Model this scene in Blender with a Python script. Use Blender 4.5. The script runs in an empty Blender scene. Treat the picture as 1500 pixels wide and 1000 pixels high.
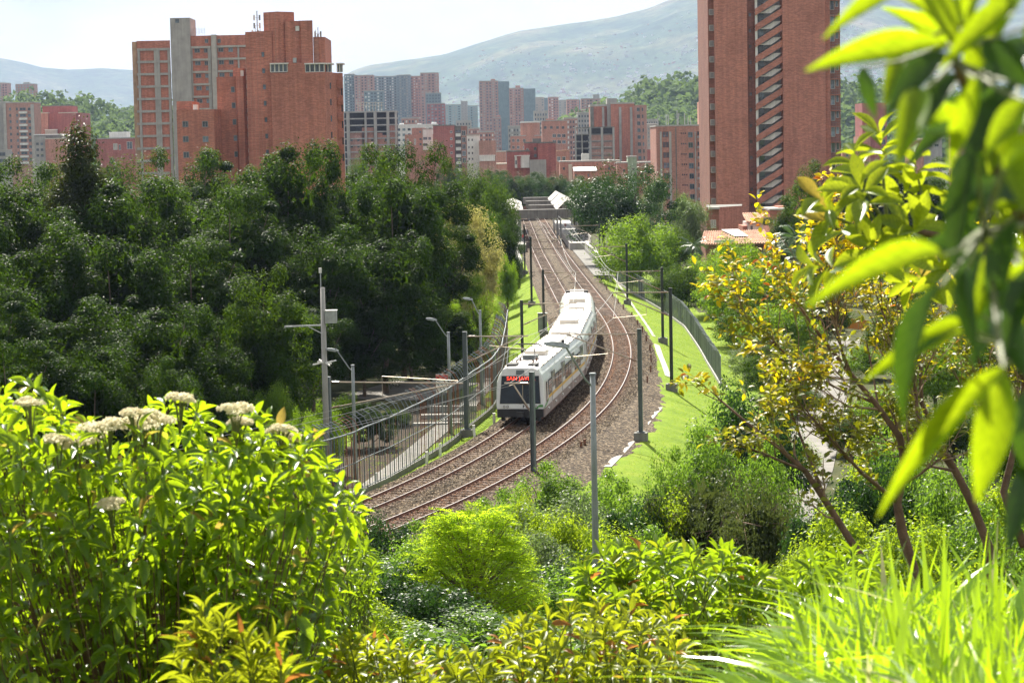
import bpy, math, random
import numpy as np
from mathutils import Vector, Matrix

# ------------------------------------------------------------------ camera, sky, sun, exposure
SC = bpy.context.scene
COL = SC.collection
F_PX, CX, CY = 3400.0, 750.0, 500.0            # lens in pixels of the 1500 x 1000 photograph
PITCH = math.atan(285.0 / F_PX)
ROLL = math.radians(1.15)
CAM_Z = 17.5                                   # above the level stretch of rails (z = 0)
_f = Vector((0, math.cos(PITCH), -math.sin(PITCH)))
_u0 = Vector((0, math.sin(PITCH), math.cos(PITCH)))
_r0 = Vector((1, 0, 0))
_r = _r0 * math.cos(ROLL) - _u0 * math.sin(ROLL)
_u = _u0 * math.cos(ROLL) + _r0 * math.sin(ROLL)
cam_d = bpy.data.cameras.new('camera')
cam = bpy.data.objects.new('camera', cam_d)
COL.objects.link(cam)
cam.matrix_world = Matrix(((_r.x, _u.x, -_f.x, 0), (_r.y, _u.y, -_f.y, 0), (_r.z, _u.z, -_f.z, CAM_Z), (0, 0, 0, 1)))
cam_d.sensor_fit = 'HORIZONTAL'
cam_d.sensor_width = 36.0
cam_d.lens = 36.0 * F_PX / 1500.0
cam_d.clip_start = 0.1
cam_d.clip_end = 30000
cam_d.dof.use_dof = True
cam_d.dof.focus_distance = 120.0
cam_d.dof.aperture_fstop = 10.0
SC.camera = cam

SUN_TO = Vector((-0.22, 0.92, 1.0)).normalized()
SUN_EL = math.asin(SUN_TO.z)
SUN_AZ = math.atan2(SUN_TO.x, SUN_TO.y)
world = bpy.data.worlds.new('World')
SC.world = world
world.use_nodes = True
wn, wl = world.node_tree.nodes, world.node_tree.links
wn.clear()
w_out = wn.new('ShaderNodeOutputWorld')
w_bg = wn.new('ShaderNodeBackground')
w_bg.inputs['Strength'].default_value = 0.056
w_sky = wn.new('ShaderNodeTexSky')
w_sky.sky_type = 'NISHITA'
w_sky.sun_disc = False
w_sky.sun_elevation = SUN_EL
w_sky.sun_rotation = SUN_AZ
w_sky.altitude = 1500
w_sky.air_density = 1.0
w_sky.dust_density = 1.5
w_tc = wn.new('ShaderNodeTexCoord')
w_map = wn.new('ShaderNodeMapping')
w_map.inputs['Scale'].default_value = (1.0, 1.0, 3.2)
w_noise = wn.new('ShaderNodeTexNoise')
w_noise.inputs['Scale'].default_value = 6.0
w_noise.inputs['Detail'].default_value = 8
w_noise.inputs['Roughness'].default_value = 0.58
w_ramp = wn.new('ShaderNodeValToRGB')
w_ramp.color_ramp.elements[0].position = 0.36
w_ramp.color_ramp.elements[0].color = (0.5, 0.5, 0.5, 1)
w_ramp.color_ramp.elements[1].position = 0.62
w_ramp.color_ramp.elements[1].color = (1, 1, 1, 1)
w_mix = wn.new('ShaderNodeMixRGB')
w_n2 = wn.new('ShaderNodeTexNoise')
w_n2.inputs['Scale'].default_value = 9.0
w_n2.inputs['Detail'].default_value = 7
w_r2 = wn.new('ShaderNodeValToRGB')
w_r2.color_ramp.elements[0].position = 0.38
w_r2.color_ramp.elements[0].color = (5.4, 5.6, 5.9, 1)
w_r2.color_ramp.elements[1].position = 0.58
w_r2.color_ramp.elements[1].color = (8.4, 8.0, 7.5, 1)
wl.new(w_map.outputs['Vector'], w_n2.inputs['Vector'])
wl.new(w_n2.outputs['Fac'], w_r2.inputs['Fac'])
wl.new(w_r2.outputs['Color'], w_mix.inputs['Color2'])
wl.new(w_tc.outputs['Generated'], w_map.inputs['Vector'])
wl.new(w_map.outputs['Vector'], w_noise.inputs['Vector'])
wl.new(w_noise.outputs['Fac'], w_ramp.inputs['Fac'])
wl.new(w_ramp.outputs['Color'], w_mix.inputs['Fac'])
wl.new(w_sky.outputs['Color'], w_mix.inputs['Color1'])
wl.new(w_mix.outputs['Color'], w_bg.inputs['Color'])
wl.new(w_bg.outputs['Background'], w_out.inputs['Surface'])

sun_d = bpy.data.lights.new('sun', 'SUN')
sun_d.energy = 5.0
sun_d.angle = math.radians(0.53)
sun_d.color = (1.0, 0.94, 0.82)
sun = bpy.data.objects.new('sun', sun_d)
COL.objects.link(sun)
sun.location = (-60, 80, 300)
sun.rotation_euler = SUN_TO.to_track_quat('Z', 'Y').to_euler()

SC.view_settings.view_transform = 'Standard'
SC.view_settings.look = 'None'
SC.view_settings.exposure = 1.4
SC.view_settings.gamma = 1.0
SC.view_settings.use_curve_mapping = False
SC.render.engine = 'CYCLES'
cy = SC.cycles
cy.use_denoising = True
cy.use_adaptive_sampling = True
cy.adaptive_threshold = 0.015
cy.max_bounces = 6
cy.diffuse_bounces = 3
cy.glossy_bounces = 2
cy.transmission_bounces = 3
cy.transparent_max_bounces = 4
cy.volume_bounces = 0
cy.sample_clamp_indirect = 6.0
cy.caustics_reflective = False
cy.caustics_refractive = False

# ------------------------------------------------------------------ from the photograph to places
def ray(px, py):
    return (_f + _r * ((px - CX) / F_PX) - _u * ((py - CY) / F_PX))

def at(px, py, Y):
    """the point seen at (px, py) that lies Y metres ahead"""
    d = ray(px, py)
    return Vector((0, 0, CAM_Z)) + d * (Y / d.y)

def on_z(px, py, z):
    d = ray(px, py)
    return Vector((0, 0, CAM_Z)) + d * ((z - CAM_Z) / d.z)

def track_z(Y):
    """height of the rails: level far off, falling gently towards the camera"""
    t = np.clip(190.0 - np.asarray(Y, float), 0, 90)
    return -0.022 * t * t / (t + 12.0)

# ------------------------------------------------------------------ mesh building
def link(o, parent=None):
    COL.objects.link(o)
    if parent is not None:
        o.parent = parent
    return o

def tag(o, label=None, category=None, group=None, kind=None):
    if label: o['label'] = label
    if category: o['category'] = category
    if group: o['group'] = group
    if kind: o['kind'] = kind
    return o

def thing(name, loc, label, category, group=None, rz=0.0):
    o = bpy.data.objects.new(name, None)
    o.empty_display_size = 0.3
    COL.objects.link(o)
    o.location = loc
    o.rotation_euler = (0, 0, rz)
    return tag(o, label, category, group)

def np_mesh(name, V, faces_quads=None, faces_tris=None, mats=(), smooth=False, attr=None, mat_index=None):
    V = np.asarray(V, np.float32).reshape(-1, 3)
    me = bpy.data.meshes.new(name)
    nq = 0 if faces_quads is None else len(faces_quads)
    nt = 0 if faces_tris is None else len(faces_tris)
    idx, tot = [], []
    if nq:
        idx.append(np.asarray(faces_quads, np.int32).ravel()); tot.append(np.full(nq, 4, np.int32))
    if nt:
        idx.append(np.asarray(faces_tris, np.int32).ravel()); tot.append(np.full(nt, 3, np.int32))
    idx = np.concatenate(idx); tot = np.concatenate(tot)
    start = np.concatenate(([0], np.cumsum(tot)[:-1])).astype(np.int32)
    me.vertices.add(len(V)); me.vertices.foreach_set('co', V.ravel())
    me.loops.add(len(idx)); me.loops.foreach_set('vertex_index', idx)
    me.polygons.add(len(tot)); me.polygons.foreach_set('loop_start', start); me.polygons.foreach_set('loop_total', tot)
    for m in mats: me.materials.append(m)
    if mat_index is not None:
        me.polygons.foreach_set('material_index', np.asarray(mat_index, np.int32))
    if smooth:
        me.polygons.foreach_set('use_smooth', np.ones(len(tot), bool))
    if attr is not None:
        for an, av in attr.items():
            av = np.asarray(av, np.float32)
            if av.ndim == 2:
                a = me.attributes.new(an, 'FLOAT_VECTOR', 'POINT'); a.data.foreach_set('vector', av.ravel())
            else:
                a = me.attributes.new(an, 'FLOAT', 'POINT'); a.data.foreach_set('value', av)
    me.update(calc_edges=True)
    me.validate()
    return me

def obj(name, me, parent=None, loc=None):
    o = bpy.data.objects.new(name, me)
    link(o, parent)
    if loc is not None: o.location = loc
    return o

class MB:
    """collects boxes, prisms, tubes and polygons; build() makes ONE mesh object of them"""
    def __init__(self, origin=(0, 0, 0)):
        self.v, self.f, self.m = [], [], []
        self.mats = []
        self.o = Vector(origin)
    def mi(self, mat):
        if mat not in self.mats: self.mats.append(mat)
        return self.mats.index(mat)
    def add(self, vs, fs, mat):
        b = len(self.v); k = self.mi(mat)
        self.v += [tuple(Vector(p) - self.o) for p in vs]
        for f in fs:
            self.f.append(tuple(b + i for i in f)); self.m.append(k)
        return self
    def box(self, x0, x1, y0, y1, z0, z1, mat):
        vs = [(x0, y0, z0), (x1, y0, z0), (x1, y1, z0), (x0, y1, z0), (x0, y0, z1), (x1, y0, z1), (x1, y1, z1), (x0, y1, z1)]
        return self.add(vs, [(0, 3, 2, 1), (4, 5, 6, 7), (0, 1, 5, 4), (1, 2, 6, 5), (2, 3, 7, 6), (3, 0, 4, 7)], mat)
    def obox(self, c, ax, ay, az, hx, hy, hz, mat):
        c, ax, ay, az = Vector(c), Vector(ax), Vector(ay), Vector(az)
        vs = [c + ax * (sx * hx) + ay * (sy * hy) + az * (sz * hz) for sz in (-1, 1) for sx, sy in ((-1, -1), (1, -1), (1, 1), (-1, 1))]
        return self.add(vs, [(0, 3, 2, 1), (4, 5, 6, 7), (0, 1, 5, 4), (1, 2, 6, 5), (2, 3, 7, 6), (3, 0, 4, 7)], mat)
    def prism(self, poly, z0, z1, mat, topmat=None):
        n = len(poly)
        vs = [(p[0], p[1], z0) for p in poly] + [(p[0], p[1], z1) for p in poly]
        self.add(vs, [(i, (i + 1) % n, n + (i + 1) % n, n + i) for i in range(n)] + [tuple(reversed(range(n)))], mat)
        return self.add([(p[0], p[1], z1) for p in poly], [tuple(range(n))], topmat or mat)
    def bar(self, a, b, w, h, mat, up=(0, 0, 1)):
        a, b = Vector(a), Vector(b)
        d = b - a; L = d.length
        if L < 1e-6: return self
        d /= L
        s = d.cross(Vector(up))
        if s.length < 1e-4: s = d.cross(Vector((1, 0, 0)))
        s.normalize(); t = s.cross(d)
        return self.obox((a + b) / 2, d, s, t, L / 2, w / 2, h / 2, mat)
    def tube(self, pts, radii, mat, n=6, cap=True):
        pts = [Vector(p) for p in pts]
        if not hasattr(radii, '__len__'): radii = [radii] * len(pts)
        vs, fs = [], []
        ref = None
        for i, p in enumerate(pts):
            d = (pts[min(i + 1, len(pts) - 1)] - pts[max(i - 1, 0)])
            d = d.normalized() if d.length > 1e-9 else Vector((0, 0, 1))
            if ref is None:
                ref = Vector((1, 0, 0)) if abs(d.x) < 0.8 else Vector((0, 1, 0))
            s = (ref - d * ref.dot(d)).normalized(); t = d.cross(s); ref = s
            for k in range(n):
                a = 2 * math.pi * k / n
                vs.append(p + (s * math.cos(a) + t * math.sin(a)) * radii[i])
        for i in range(len(pts) - 1):
            for k in range(n):
                fs.append((i * n + k, i * n + (k + 1) % n, (i + 1) * n + (k + 1) % n, (i + 1) * n + k))
        if cap:
            fs.append(tuple(reversed(range(n)))); fs.append(tuple((len(pts) - 1) * n + k for k in range(n)))
        return self.add(vs, fs, mat)
    def mesh(self, name, smooth=False):
        me = bpy.data.meshes.new(name)
        me.from_pydata(self.v, [], self.f)
        for m in self.mats: me.materials.append(m)
        me.polygons.foreach_set('material_index', self.m)
        if smooth: me.polygons.foreach_set('use_smooth', [True] * len(self.f))
        me.update()
        return me
    def build(self, name, parent=None, loc=None, smooth=False):
        return obj(name, self.mesh(name, smooth), parent, loc)

# ------------------------------------------------------------------ materials
MATS = {}
def _new(name):
    m = bpy.data.materials.new(name); m.use_nodes = True
    nt = m.node_tree; nt.nodes.clear()
    out = nt.nodes.new('ShaderNodeOutputMaterial')
    MATS[name] = m
    return m, nt, out

def _ramp(nt, stops):
    r = nt.nodes.new('ShaderNodeValToRGB')
    el = r.color_ramp.elements
    while len(el) > 1: el.remove(el[-1])
    el[0].position = stops[0][0]; el[0].color = (*stops[0][1], 1)
    for p, c in stops[1:]:
        e = el.new(p); e.color = (*c, 1)
    return r

def _noise(nt, vec, scale, detail=4, rough=0.55):
    n = nt.nodes.new('ShaderNodeTexNoise')
    n.inputs['Scale'].default_value = scale; n.inputs['Detail'].default_value = detail; n.inputs['Roughness'].default_value = rough
    if vec is not None: nt.links.new(vec, n.inputs['Vector'])
    return n

def _mix(nt, a, b, fac, mode='MIX'):
    m = nt.nodes.new('ShaderNodeMixRGB'); m.blend_type = mode
    for inp, v in (('Fac', fac), ('Color1', a), ('Color2', b)):
        if hasattr(v, 'is_linked') or hasattr(v, 'links'): nt.links.new(v, m.inputs[inp])
        elif isinstance(v, (int, float)): m.inputs[inp].default_value = v
        else: m.inputs[inp].default_value = (*v, 1)
    return m.outputs['Color']

def surf(name, col, rough=0.7, var=0.25, scale=1.5, fine=18.0, metal=0.0, spec=0.4, bump=0.0, bscale=30.0, streak=0.0, col2=None, emit=None):
    """plain weathered surface: colour that drifts with two sizes of noise, optional rain streaks and relief"""
    m, nt, out = _new(name)
    tc = nt.nodes.new('ShaderNodeTexCoord')
    v = tc.outputs['Object']
    lo = tuple(c * (1 - var) for c in col); hi = tuple(min(1, c * (1 + var)) for c in (col2 or col))
    n1 = _noise(nt, v, scale, 5); r1 = _ramp(nt, [(0.3, lo), (0.7, hi)])
    nt.links.new(n1.outputs['Fac'], r1.inputs['Fac'])
    n2 = _noise(nt, v, fine, 3); r2 = _ramp(nt, [(0.3, (1 - var * 0.6,) * 3), (0.7, (1 + var * 0.3,) * 3)])
    nt.links.new(n2.outputs['Fac'], r2.inputs['Fac'])
    c = _mix(nt, r1.outputs['Color'], r2.outputs['Color'], 1.0, 'MULTIPLY')
    if streak:
        mp = nt.nodes.new('ShaderNodeMapping'); mp.inputs['Scale'].default_value = (2.2, 2.2, 0.12)
        nt.links.new(v, mp.inputs['Vector'])
        n3 = _noise(nt, mp.outputs['Vector'], 1.3, 5); r3 = _ramp(nt, [(0.42, (1 - streak,) * 3), (0.62, (1, 1, 1))])
        nt.links.new(n3.outputs['Fac'], r3.inputs['Fac'])
        c = _mix(nt, c, r3.outputs['Color'], 1.0, 'MULTIPLY')
    b = nt.nodes.new('ShaderNodeBsdfPrincipled')
    b.inputs['Roughness'].default_value = rough; b.inputs['Metallic'].default_value = metal
    b.inputs['Specular IOR Level'].default_value = spec
    nt.links.new(c, b.inputs['Base Color'])
    if emit:
        b.inputs['Emission Color'].default_value = (*emit[0], 1); b.inputs['Emission Strength'].default_value = emit[1]
    if bump:
        nb = _noise(nt, v, bscale, 4); bp = nt.nodes.new('ShaderNodeBump'); bp.inputs['Strength'].default_value = bump
        nt.links.new(nb.outputs['Fac'], bp.inputs['Height']); nt.links.new(bp.outputs['Normal'], b.inputs['Normal'])
    nt.links.new(b.outputs['BSDF'], out.inputs['Surface'])
    return m

def brick(name, col, mortar, var=0.22, bw=0.5, bh=0.14, streak=0.18):
    """brickwork too far off to pick single bricks: courses, mixed firings, rain marks"""
    m, nt, out = _new(name)
    tc = nt.nodes.new('ShaderNodeTexCoord'); v = tc.outputs['Object']
    sep = nt.nodes.new('ShaderNodeSeparateXYZ'); nt.links.new(v, sep.inputs['Vector'])
    add = nt.nodes.new('ShaderNodeMath'); add.operation = 'ADD'
    nt.links.new(sep.outputs['X'], add.inputs[0]); nt.links.new(sep.outputs['Y'], add.inputs[1])
    cmb = nt.nodes.new('ShaderNodeCombineXYZ'); nt.links.new(add.outputs[0], cmb.inputs['X']); nt.links.new(sep.outputs['Z'], cmb.inputs['Y'])
    bt = nt.nodes.new('ShaderNodeTexBrick')
    bt.inputs['Scale'].default_value = 1.0; bt.inputs['Brick Width'].default_value = bw; bt.inputs['Row Height'].default_value = bh
    bt.inputs['Mortar Size'].default_value = 0.018; bt.inputs['Bias'].default_value = -0.1
    bt.inputs['Color1'].default_value = (*[c * (1 - var) for c in col], 1)
    bt.inputs['Color2'].default_value = (*[min(1, c * (1 + var)) for c in col], 1)
    bt.inputs['Mortar'].default_value = (*mortar, 1)
    nt.links.new(cmb.outputs['Vector'], bt.inputs['Vector'])
    n1 = _noise(nt, v, 0.22, 6, 0.6); r1 = _ramp(nt, [(0.28, (0.78, 0.76, 0.76)), (0.5, (1, 1, 1)), (0.75, (1.12, 1.1, 1.06))])
    nt.links.new(n1.outputs['Fac'], r1.inputs['Fac'])
    c = _mix(nt, bt.outputs['Color'], r1.outputs['Color'], 1.0, 'MULTIPLY')
    mp = nt.nodes.new('ShaderNodeMapping'); mp.inputs['Scale'].default_value = (1.4, 1.4, 0.06); nt.links.new(v, mp.inputs['Vector'])
    n3 = _noise(nt, mp.outputs['Vector'], 1.2, 5); r3 = _ramp(nt, [(0.4, (1 - streak,) * 3), (0.6, (1, 1, 1))])
    nt.links.new(n3.outputs['Fac'], r3.inputs['Fac'])
    c = _mix(nt, c, r3.outputs['Color'], 1.0, 'MULTIPLY')
    n4 = _noise(nt, v, 3.0, 4, 0.7); r4 = _ramp(nt, [(0.3, (0.86, 0.86, 0.86)), (0.7, (1.1, 1.1, 1.1))])
    nt.links.new(n4.outputs['Fac'], r4.inputs['Fac'])
    c = _mix(nt, c, r4.outputs['Color'], 1.0, 'MULTIPLY')
    b = nt.nodes.new('ShaderNodeBsdfPrincipled'); b.inputs['Roughness'].default_value = 0.85; b.inputs['Specular IOR Level'].default_value = 0.25
    nt.links.new(c, b.inputs['Base Color']); nt.links.new(b.outputs['BSDF'], out.inputs['Surface'])
    return m

def glass(name, col=(0.03, 0.04, 0.05), rough=0.08):
    m, nt, out = _new(name)
    tc = nt.nodes.new('ShaderNodeTexCoord')
    oi = nt.nodes.new('ShaderNodeObjectInfo')
    n = _noise(nt, tc.outputs['Object'], 1.1, 2)
    ad = nt.nodes.new('ShaderNodeMath'); ad.operation = 'ADD'; nt.links.new(n.outputs['Fac'], ad.inputs[0]); nt.links.new(oi.outputs['Random'], ad.inputs[1])
    hf = nt.nodes.new('ShaderNodeMath'); hf.operation = 'MULTIPLY'; hf.inputs[1].default_value = 0.6; nt.links.new(ad.outputs[0], hf.inputs[0])
    r = _ramp(nt, [(0.25, tuple(c * 0.5 for c in col)), (0.75, tuple(c * 2.2 for c in col)), (0.9, tuple(min(1, c * 5) for c in col))])
    nt.links.new(hf.outputs[0], r.inputs['Fac'])
    b = nt.nodes.new('ShaderNodeBsdfPrincipled'); b.inputs['Roughness'].default_value = rough; b.inputs['IOR'].default_value = 1.5
    nt.links.new(r.outputs['Color'], b.inputs['Base Color']); nt.links.new(b.outputs['BSDF'], out.inputs['Surface'])
    return m

def leaf_mat(name, dark, light, trans, tfac=0.4, rough=0.42, spec=0.5, odd=None, odd_at=0.93, vein=0.0, tip=None, use_obj=False):
    """leaf: colour by the leaf's own random number ('leaf' attribute = along, across, random), light passes through"""
    m, nt, out = _new(name)
    at_ = nt.nodes.new('ShaderNodeAttribute'); at_.attribute_name = 'leaf'
    sep = nt.nodes.new('ShaderNodeSeparateXYZ'); nt.links.new(at_.outputs['Vector'], sep.inputs['Vector'])
    rnd = sep.outputs['Z']
    if use_obj:
        oi = nt.nodes.new('ShaderNodeObjectInfo'); ad = nt.nodes.new('ShaderNodeMath'); ad.operation = 'ADD'
        nt.links.new(rnd, ad.inputs[0]); nt.links.new(oi.outputs['Random'], ad.inputs[1])
        fr = nt.nodes.new('ShaderNodeMath'); fr.operation = 'FRACT'; nt.links.new(ad.outputs[0], fr.inputs[0]); rnd = fr.outputs[0]
    stops = [(0.0, dark), (0.85, light)]
    tst = [(0.0, tuple(t * 0.75 for t in trans)), (0.85, trans)]
    if odd:
        stops += [(odd_at, light), (odd_at + 0.02, odd)]; tst += [(odd_at, trans), (odd_at + 0.02, tuple(min(1, o * 1.6) for o in odd))]
    r = _ramp(nt, stops); nt.links.new(rnd, r.inputs['Fac'])
    t = _ramp(nt, tst); nt.links.new(rnd, t.inputs['Fac'])
    c, tcx = r.outputs['Color'], t.outputs['Color']
    if tip:
        rt = _ramp(nt, [(0.35, (0, 0, 0)), (1.0, (0.8, 0.8, 0.8))]); nt.links.new(sep.outputs['X'], rt.inputs['Fac'])
        c = _mix(nt, c, tip, rt.outputs['Color'])
    if vein:
        ab = nt.nodes.new('ShaderNodeMath'); ab.operation = 'ABSOLUTE'; nt.links.new(sep.outputs['Y'], ab.inputs[0])
        rv = _ramp(nt, [(0.0, (1 + vein, 1 + vein, 1 + vein * 0.7)), (0.10, (1, 1, 1)), (1.0, (0.92, 0.94, 0.9))]); nt.links.new(ab.outputs[0], rv.inputs['Fac'])
        c = _mix(nt, c, rv.outputs['Color'], 1.0, 'MULTIPLY')
        # side veins: stripes slanting from the midrib
        ml = nt.nodes.new('ShaderNodeMath'); ml.operation = 'MULTIPLY_ADD'; ml.inputs[1].default_value = -0.22
        nt.links.new(ab.outputs[0], ml.inputs[0]); nt.links.new(sep.outputs['X'], ml.inputs[2])
        m2 = nt.nodes.new('ShaderNodeMath'); m2.operation = 'MULTIPLY'; m2.inputs[1].default_value = 62.0; nt.links.new(ml.outputs[0], m2.inputs[0])
        sn = nt.nodes.new('ShaderNodeMath'); sn.operation = 'SINE'; nt.links.new(m2.outputs[0], sn.inputs[0])
        rs = _ramp(nt, [(0.0, (0.9, 0.92, 0.88)), (0.8, (1.0, 1.0, 1.0)), (1.0, (1.18, 1.15, 1.1))]); 
        mr = nt.nodes.new('ShaderNodeMath'); mr.operation = 'MULTIPLY_ADD'; mr.inputs[1].default_value = 0.5; mr.inputs[2].default_value = 0.5
        nt.links.new(sn.outputs[0], mr.inputs[0]); nt.links.new(mr.outputs[0], rs.inputs['Fac'])
        c = _mix(nt, c, rs.outputs['Color'], 1.0, 'MULTIPLY')
        tcx = _mix(nt, tcx, rs.outputs['Color'], 1.0, 'MULTIPLY')
        # blemishes: mottling that differs from leaf to leaf and a few brown spots
        sc2 = nt.nodes.new('ShaderNodeVectorMath'); sc2.operation = 'MULTIPLY_ADD'; sc2.inputs[1].default_value = (5.0, 1.6, 40.0)
        nt.links.new(at_.outputs['Vector'], sc2.inputs[0])
        cb = nt.nodes.new('ShaderNodeCombineXYZ'); nt.links.new(rnd, cb.inputs['X']); nt.links.new(cb.outputs['Vector'], sc2.inputs[2])
        nm = _noise(nt, sc2.outputs['Vector'], 1.4, 4, 0.6); rm = _ramp(nt, [(0.3, (0.72, 0.76, 0.7)), (0.6, (1.05, 1.05, 1.0)), (0.75, (1.2, 1.1, 1.0))]); nt.links.new(nm.outputs['Fac'], rm.inputs['Fac'])
        c = _mix(nt, c, rm.outputs['Color'], 1.0, 'MULTIPLY'); tcx = _mix(nt, tcx, rm.outputs['Color'], 1.0, 'MULTIPLY')
        ns = _noise(nt, sc2.outputs['Vector'], 3.2, 2, 0.5); rsp = _ramp(nt, [(0.70, (0, 0, 0)), (0.74, (0.8, 0.8, 0.8))]); nt.links.new(ns.outputs['Fac'], rsp.inputs['Fac'])
        c = _mix(nt, c, (0.16, 0.09, 0.03), rsp.outputs['Color']); tcx = _mix(nt, tcx, (0.20, 0.10, 0.02), rsp.outputs['Color'])
    b = nt.nodes.new('ShaderNodeBsdfPrincipled')
    b.inputs['Roughness'].default_value = rough; b.inputs['Specular IOR Level'].default_value = spec
    tr = nt.nodes.new('ShaderNodeBsdfTranslucent')
    mx = nt.nodes.new('ShaderNodeMixShader'); mx.inputs['Fac'].default_value = tfac
    nt.links.new(c, b.inputs['Base Color']); nt.links.new(tcx, tr.inputs['Color'])
    nt.links.new(b.outputs['BSDF'], mx.inputs[1]); nt.links.new(tr.outputs['BSDF'], mx.inputs[2])
    nt.links.new(mx.outputs['Shader'], out.inputs['Surface'])
    return m

M = {}
M['brick_red'] = brick('brick_red', (0.51, 0.182, 0.127), (0.44, 0.25, 0.19))
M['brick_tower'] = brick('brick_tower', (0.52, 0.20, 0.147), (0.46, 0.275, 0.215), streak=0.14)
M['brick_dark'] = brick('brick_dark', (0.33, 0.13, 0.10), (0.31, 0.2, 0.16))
M['brick_orange'] = brick('brick_orange', (0.53, 0.235, 0.175), (0.47, 0.31, 0.25))
M['brick_pink'] = brick('brick_pink', (0.5, 0.26, 0.21), (0.42, 0.3, 0.25))
M['brick_crimson'] = brick('brick_crimson', (0.43, 0.13, 0.115), (0.40, 0.2, 0.18))
M['tan'] = surf('tan_strip', (0.45, 0.30, 0.2), streak=0.2, scale=0.6)
M['concrete'] = surf('concrete', (0.38, 0.37, 0.35), rough=0.85, var=0.16, scale=0.5, streak=0.14)
M['concrete_light'] = surf('concrete_light', (0.44, 0.42, 0.385), rough=0.85, var=0.15, scale=0.8, streak=0.12)
M['concrete_dark'] = surf('concrete_dark', (0.20, 0.195, 0.18), rough=0.9, var=0.25, scale=0.6, streak=0.2)
M['concrete_blue'] = surf('concrete_bluegrey', (0.20, 0.27, 0.30), rough=0.8, var=0.12, scale=0.4, streak=0.15)
M['white'] = surf('white_paint', (0.75, 0.74, 0.71), rough=0.6, var=0.08, scale=0.8, streak=0.15)
M['white_roof'] = surf('white_roof_sheet', (0.78, 0.78, 0.77), rough=0.45, var=0.06, scale=0.5, streak=0.1)
M['green_wall'] = surf('pale_green_wall', (0.33, 0.42, 0.28), var=0.12, streak=0.2)
M['teal'] = surf('teal_cladding', (0.26, 0.36, 0.37), var=0.1, scale=0.3)
M['cream'] = surf('cream_render', (0.60, 0.53, 0.43), var=0.12, scale=0.5, streak=0.2)
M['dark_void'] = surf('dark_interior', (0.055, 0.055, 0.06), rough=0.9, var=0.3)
M['interior'] = surf('grey_blue_interior', (0.34, 0.37, 0.40), rough=0.8, var=0.15, scale=0.6)
M['glass'] = glass('window_glass')
M['glass_blue'] = glass('blue_window_glass', (0.05, 0.07, 0.085))
M['glass_train'] = glass('train_glass', (0.035, 0.04, 0.04), 0.06)
M['frame_white'] = surf('white_window_frame', (0.66, 0.65, 0.62), rough=0.5, var=0.08)
M['frame_grey'] = surf('grey_window_frame', (0.24, 0.24, 0.24), rough=0.5, var=0.1)
M['steel'] = surf('galvanised_steel', (0.42, 0.44, 0.45), rough=0.45, var=0.15, scale=3, metal=0.55, streak=0.15)
M['steel_pole'] = surf('grey_lamp_pole', (0.30, 0.33, 0.33), rough=0.5, var=0.15, scale=2.0, metal=0.3, streak=0.2)
M['post_dark'] = surf('dark_green_steel', (0.035, 0.045, 0.042), rough=0.5, var=0.3, scale=3, spec=0.5)
M['post_grey'] = surf('grey_steel_mast', (0.13, 0.16, 0.17), rough=0.5, var=0.2, scale=2, spec=0.5, streak=0.2)
M['arm'] = surf('cantilever_tube', (0.42, 0.37, 0.30), rough=0.45, var=0.25, scale=2, metal=0.4, col2=(0.45, 0.36, 0.27))
M['wire'] = surf('bare_wire', (0.36, 0.36, 0.34), rough=0.4, var=0.15, metal=0.5)
M['rust_steel'] = surf('rusty_rail_side', (0.16, 0.075, 0.045), rough=0.8, var=0.3, scale=4, col2=(0.22, 0.10, 0.06))
M['rail_top'] = surf('polished_rail_head', (0.62, 0.58, 0.54), rough=0.28, var=0.08, metal=0.85)
M['sleeper'] = surf('weathered_sleeper', (0.15, 0.105, 0.08), rough=0.9, var=0.35, scale=5, bump=0.3)
M['insulator'] = surf('brown_insulator', (0.16, 0.07, 0.045), rough=0.25, var=0.15)
M['wood'] = surf('brown_wood', (0.30, 0.13, 0.06), rough=0.75, var=0.3, scale=3, fine=30)
M['bark'] = surf('bark', (0.13, 0.095, 0.07), rough=0.95, var=0.4, scale=4, fine=30, bump=0.5, bscale=22)
M['bark_pale'] = surf('pale_twig_bark', (0.26, 0.18, 0.13), rough=0.9, var=0.3, scale=6, fine=40, bump=0.4, bscale=40)
M['bark_brown'] = surf('red_brown_bark', (0.13, 0.08, 0.055), rough=0.9, var=0.35, scale=8, fine=50, bump=0.6, bscale=45)
M['stem_green'] = surf('green_stem', (0.12, 0.14, 0.04), rough=0.6, var=0.25, scale=12)
M['tile'] = surf('clay_tile', (0.42, 0.20, 0.13), rough=0.85, var=0.35, scale=1.2, fine=9, col2=(0.5, 0.30, 0.2))
M['orange'] = surf('orange_sheet', (0.65, 0.23, 0.04), rough=0.6, var=0.12)
M['red'] = surf('red_paint', (0.55, 0.05, 0.04), rough=0.5, var=0.1)
M['path'] = surf('concrete_path', (0.19, 0.178, 0.162), rough=0.9, var=0.25, scale=0.7, fine=12)
M['asphalt'] = surf('pale_old_asphalt', (0.17, 0.165, 0.16), rough=0.9, var=0.2, scale=0.4, fine=20)
M['skin'] = surf('skin', (0.35, 0.20, 0.13), rough=0.6, var=0.05)
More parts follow.
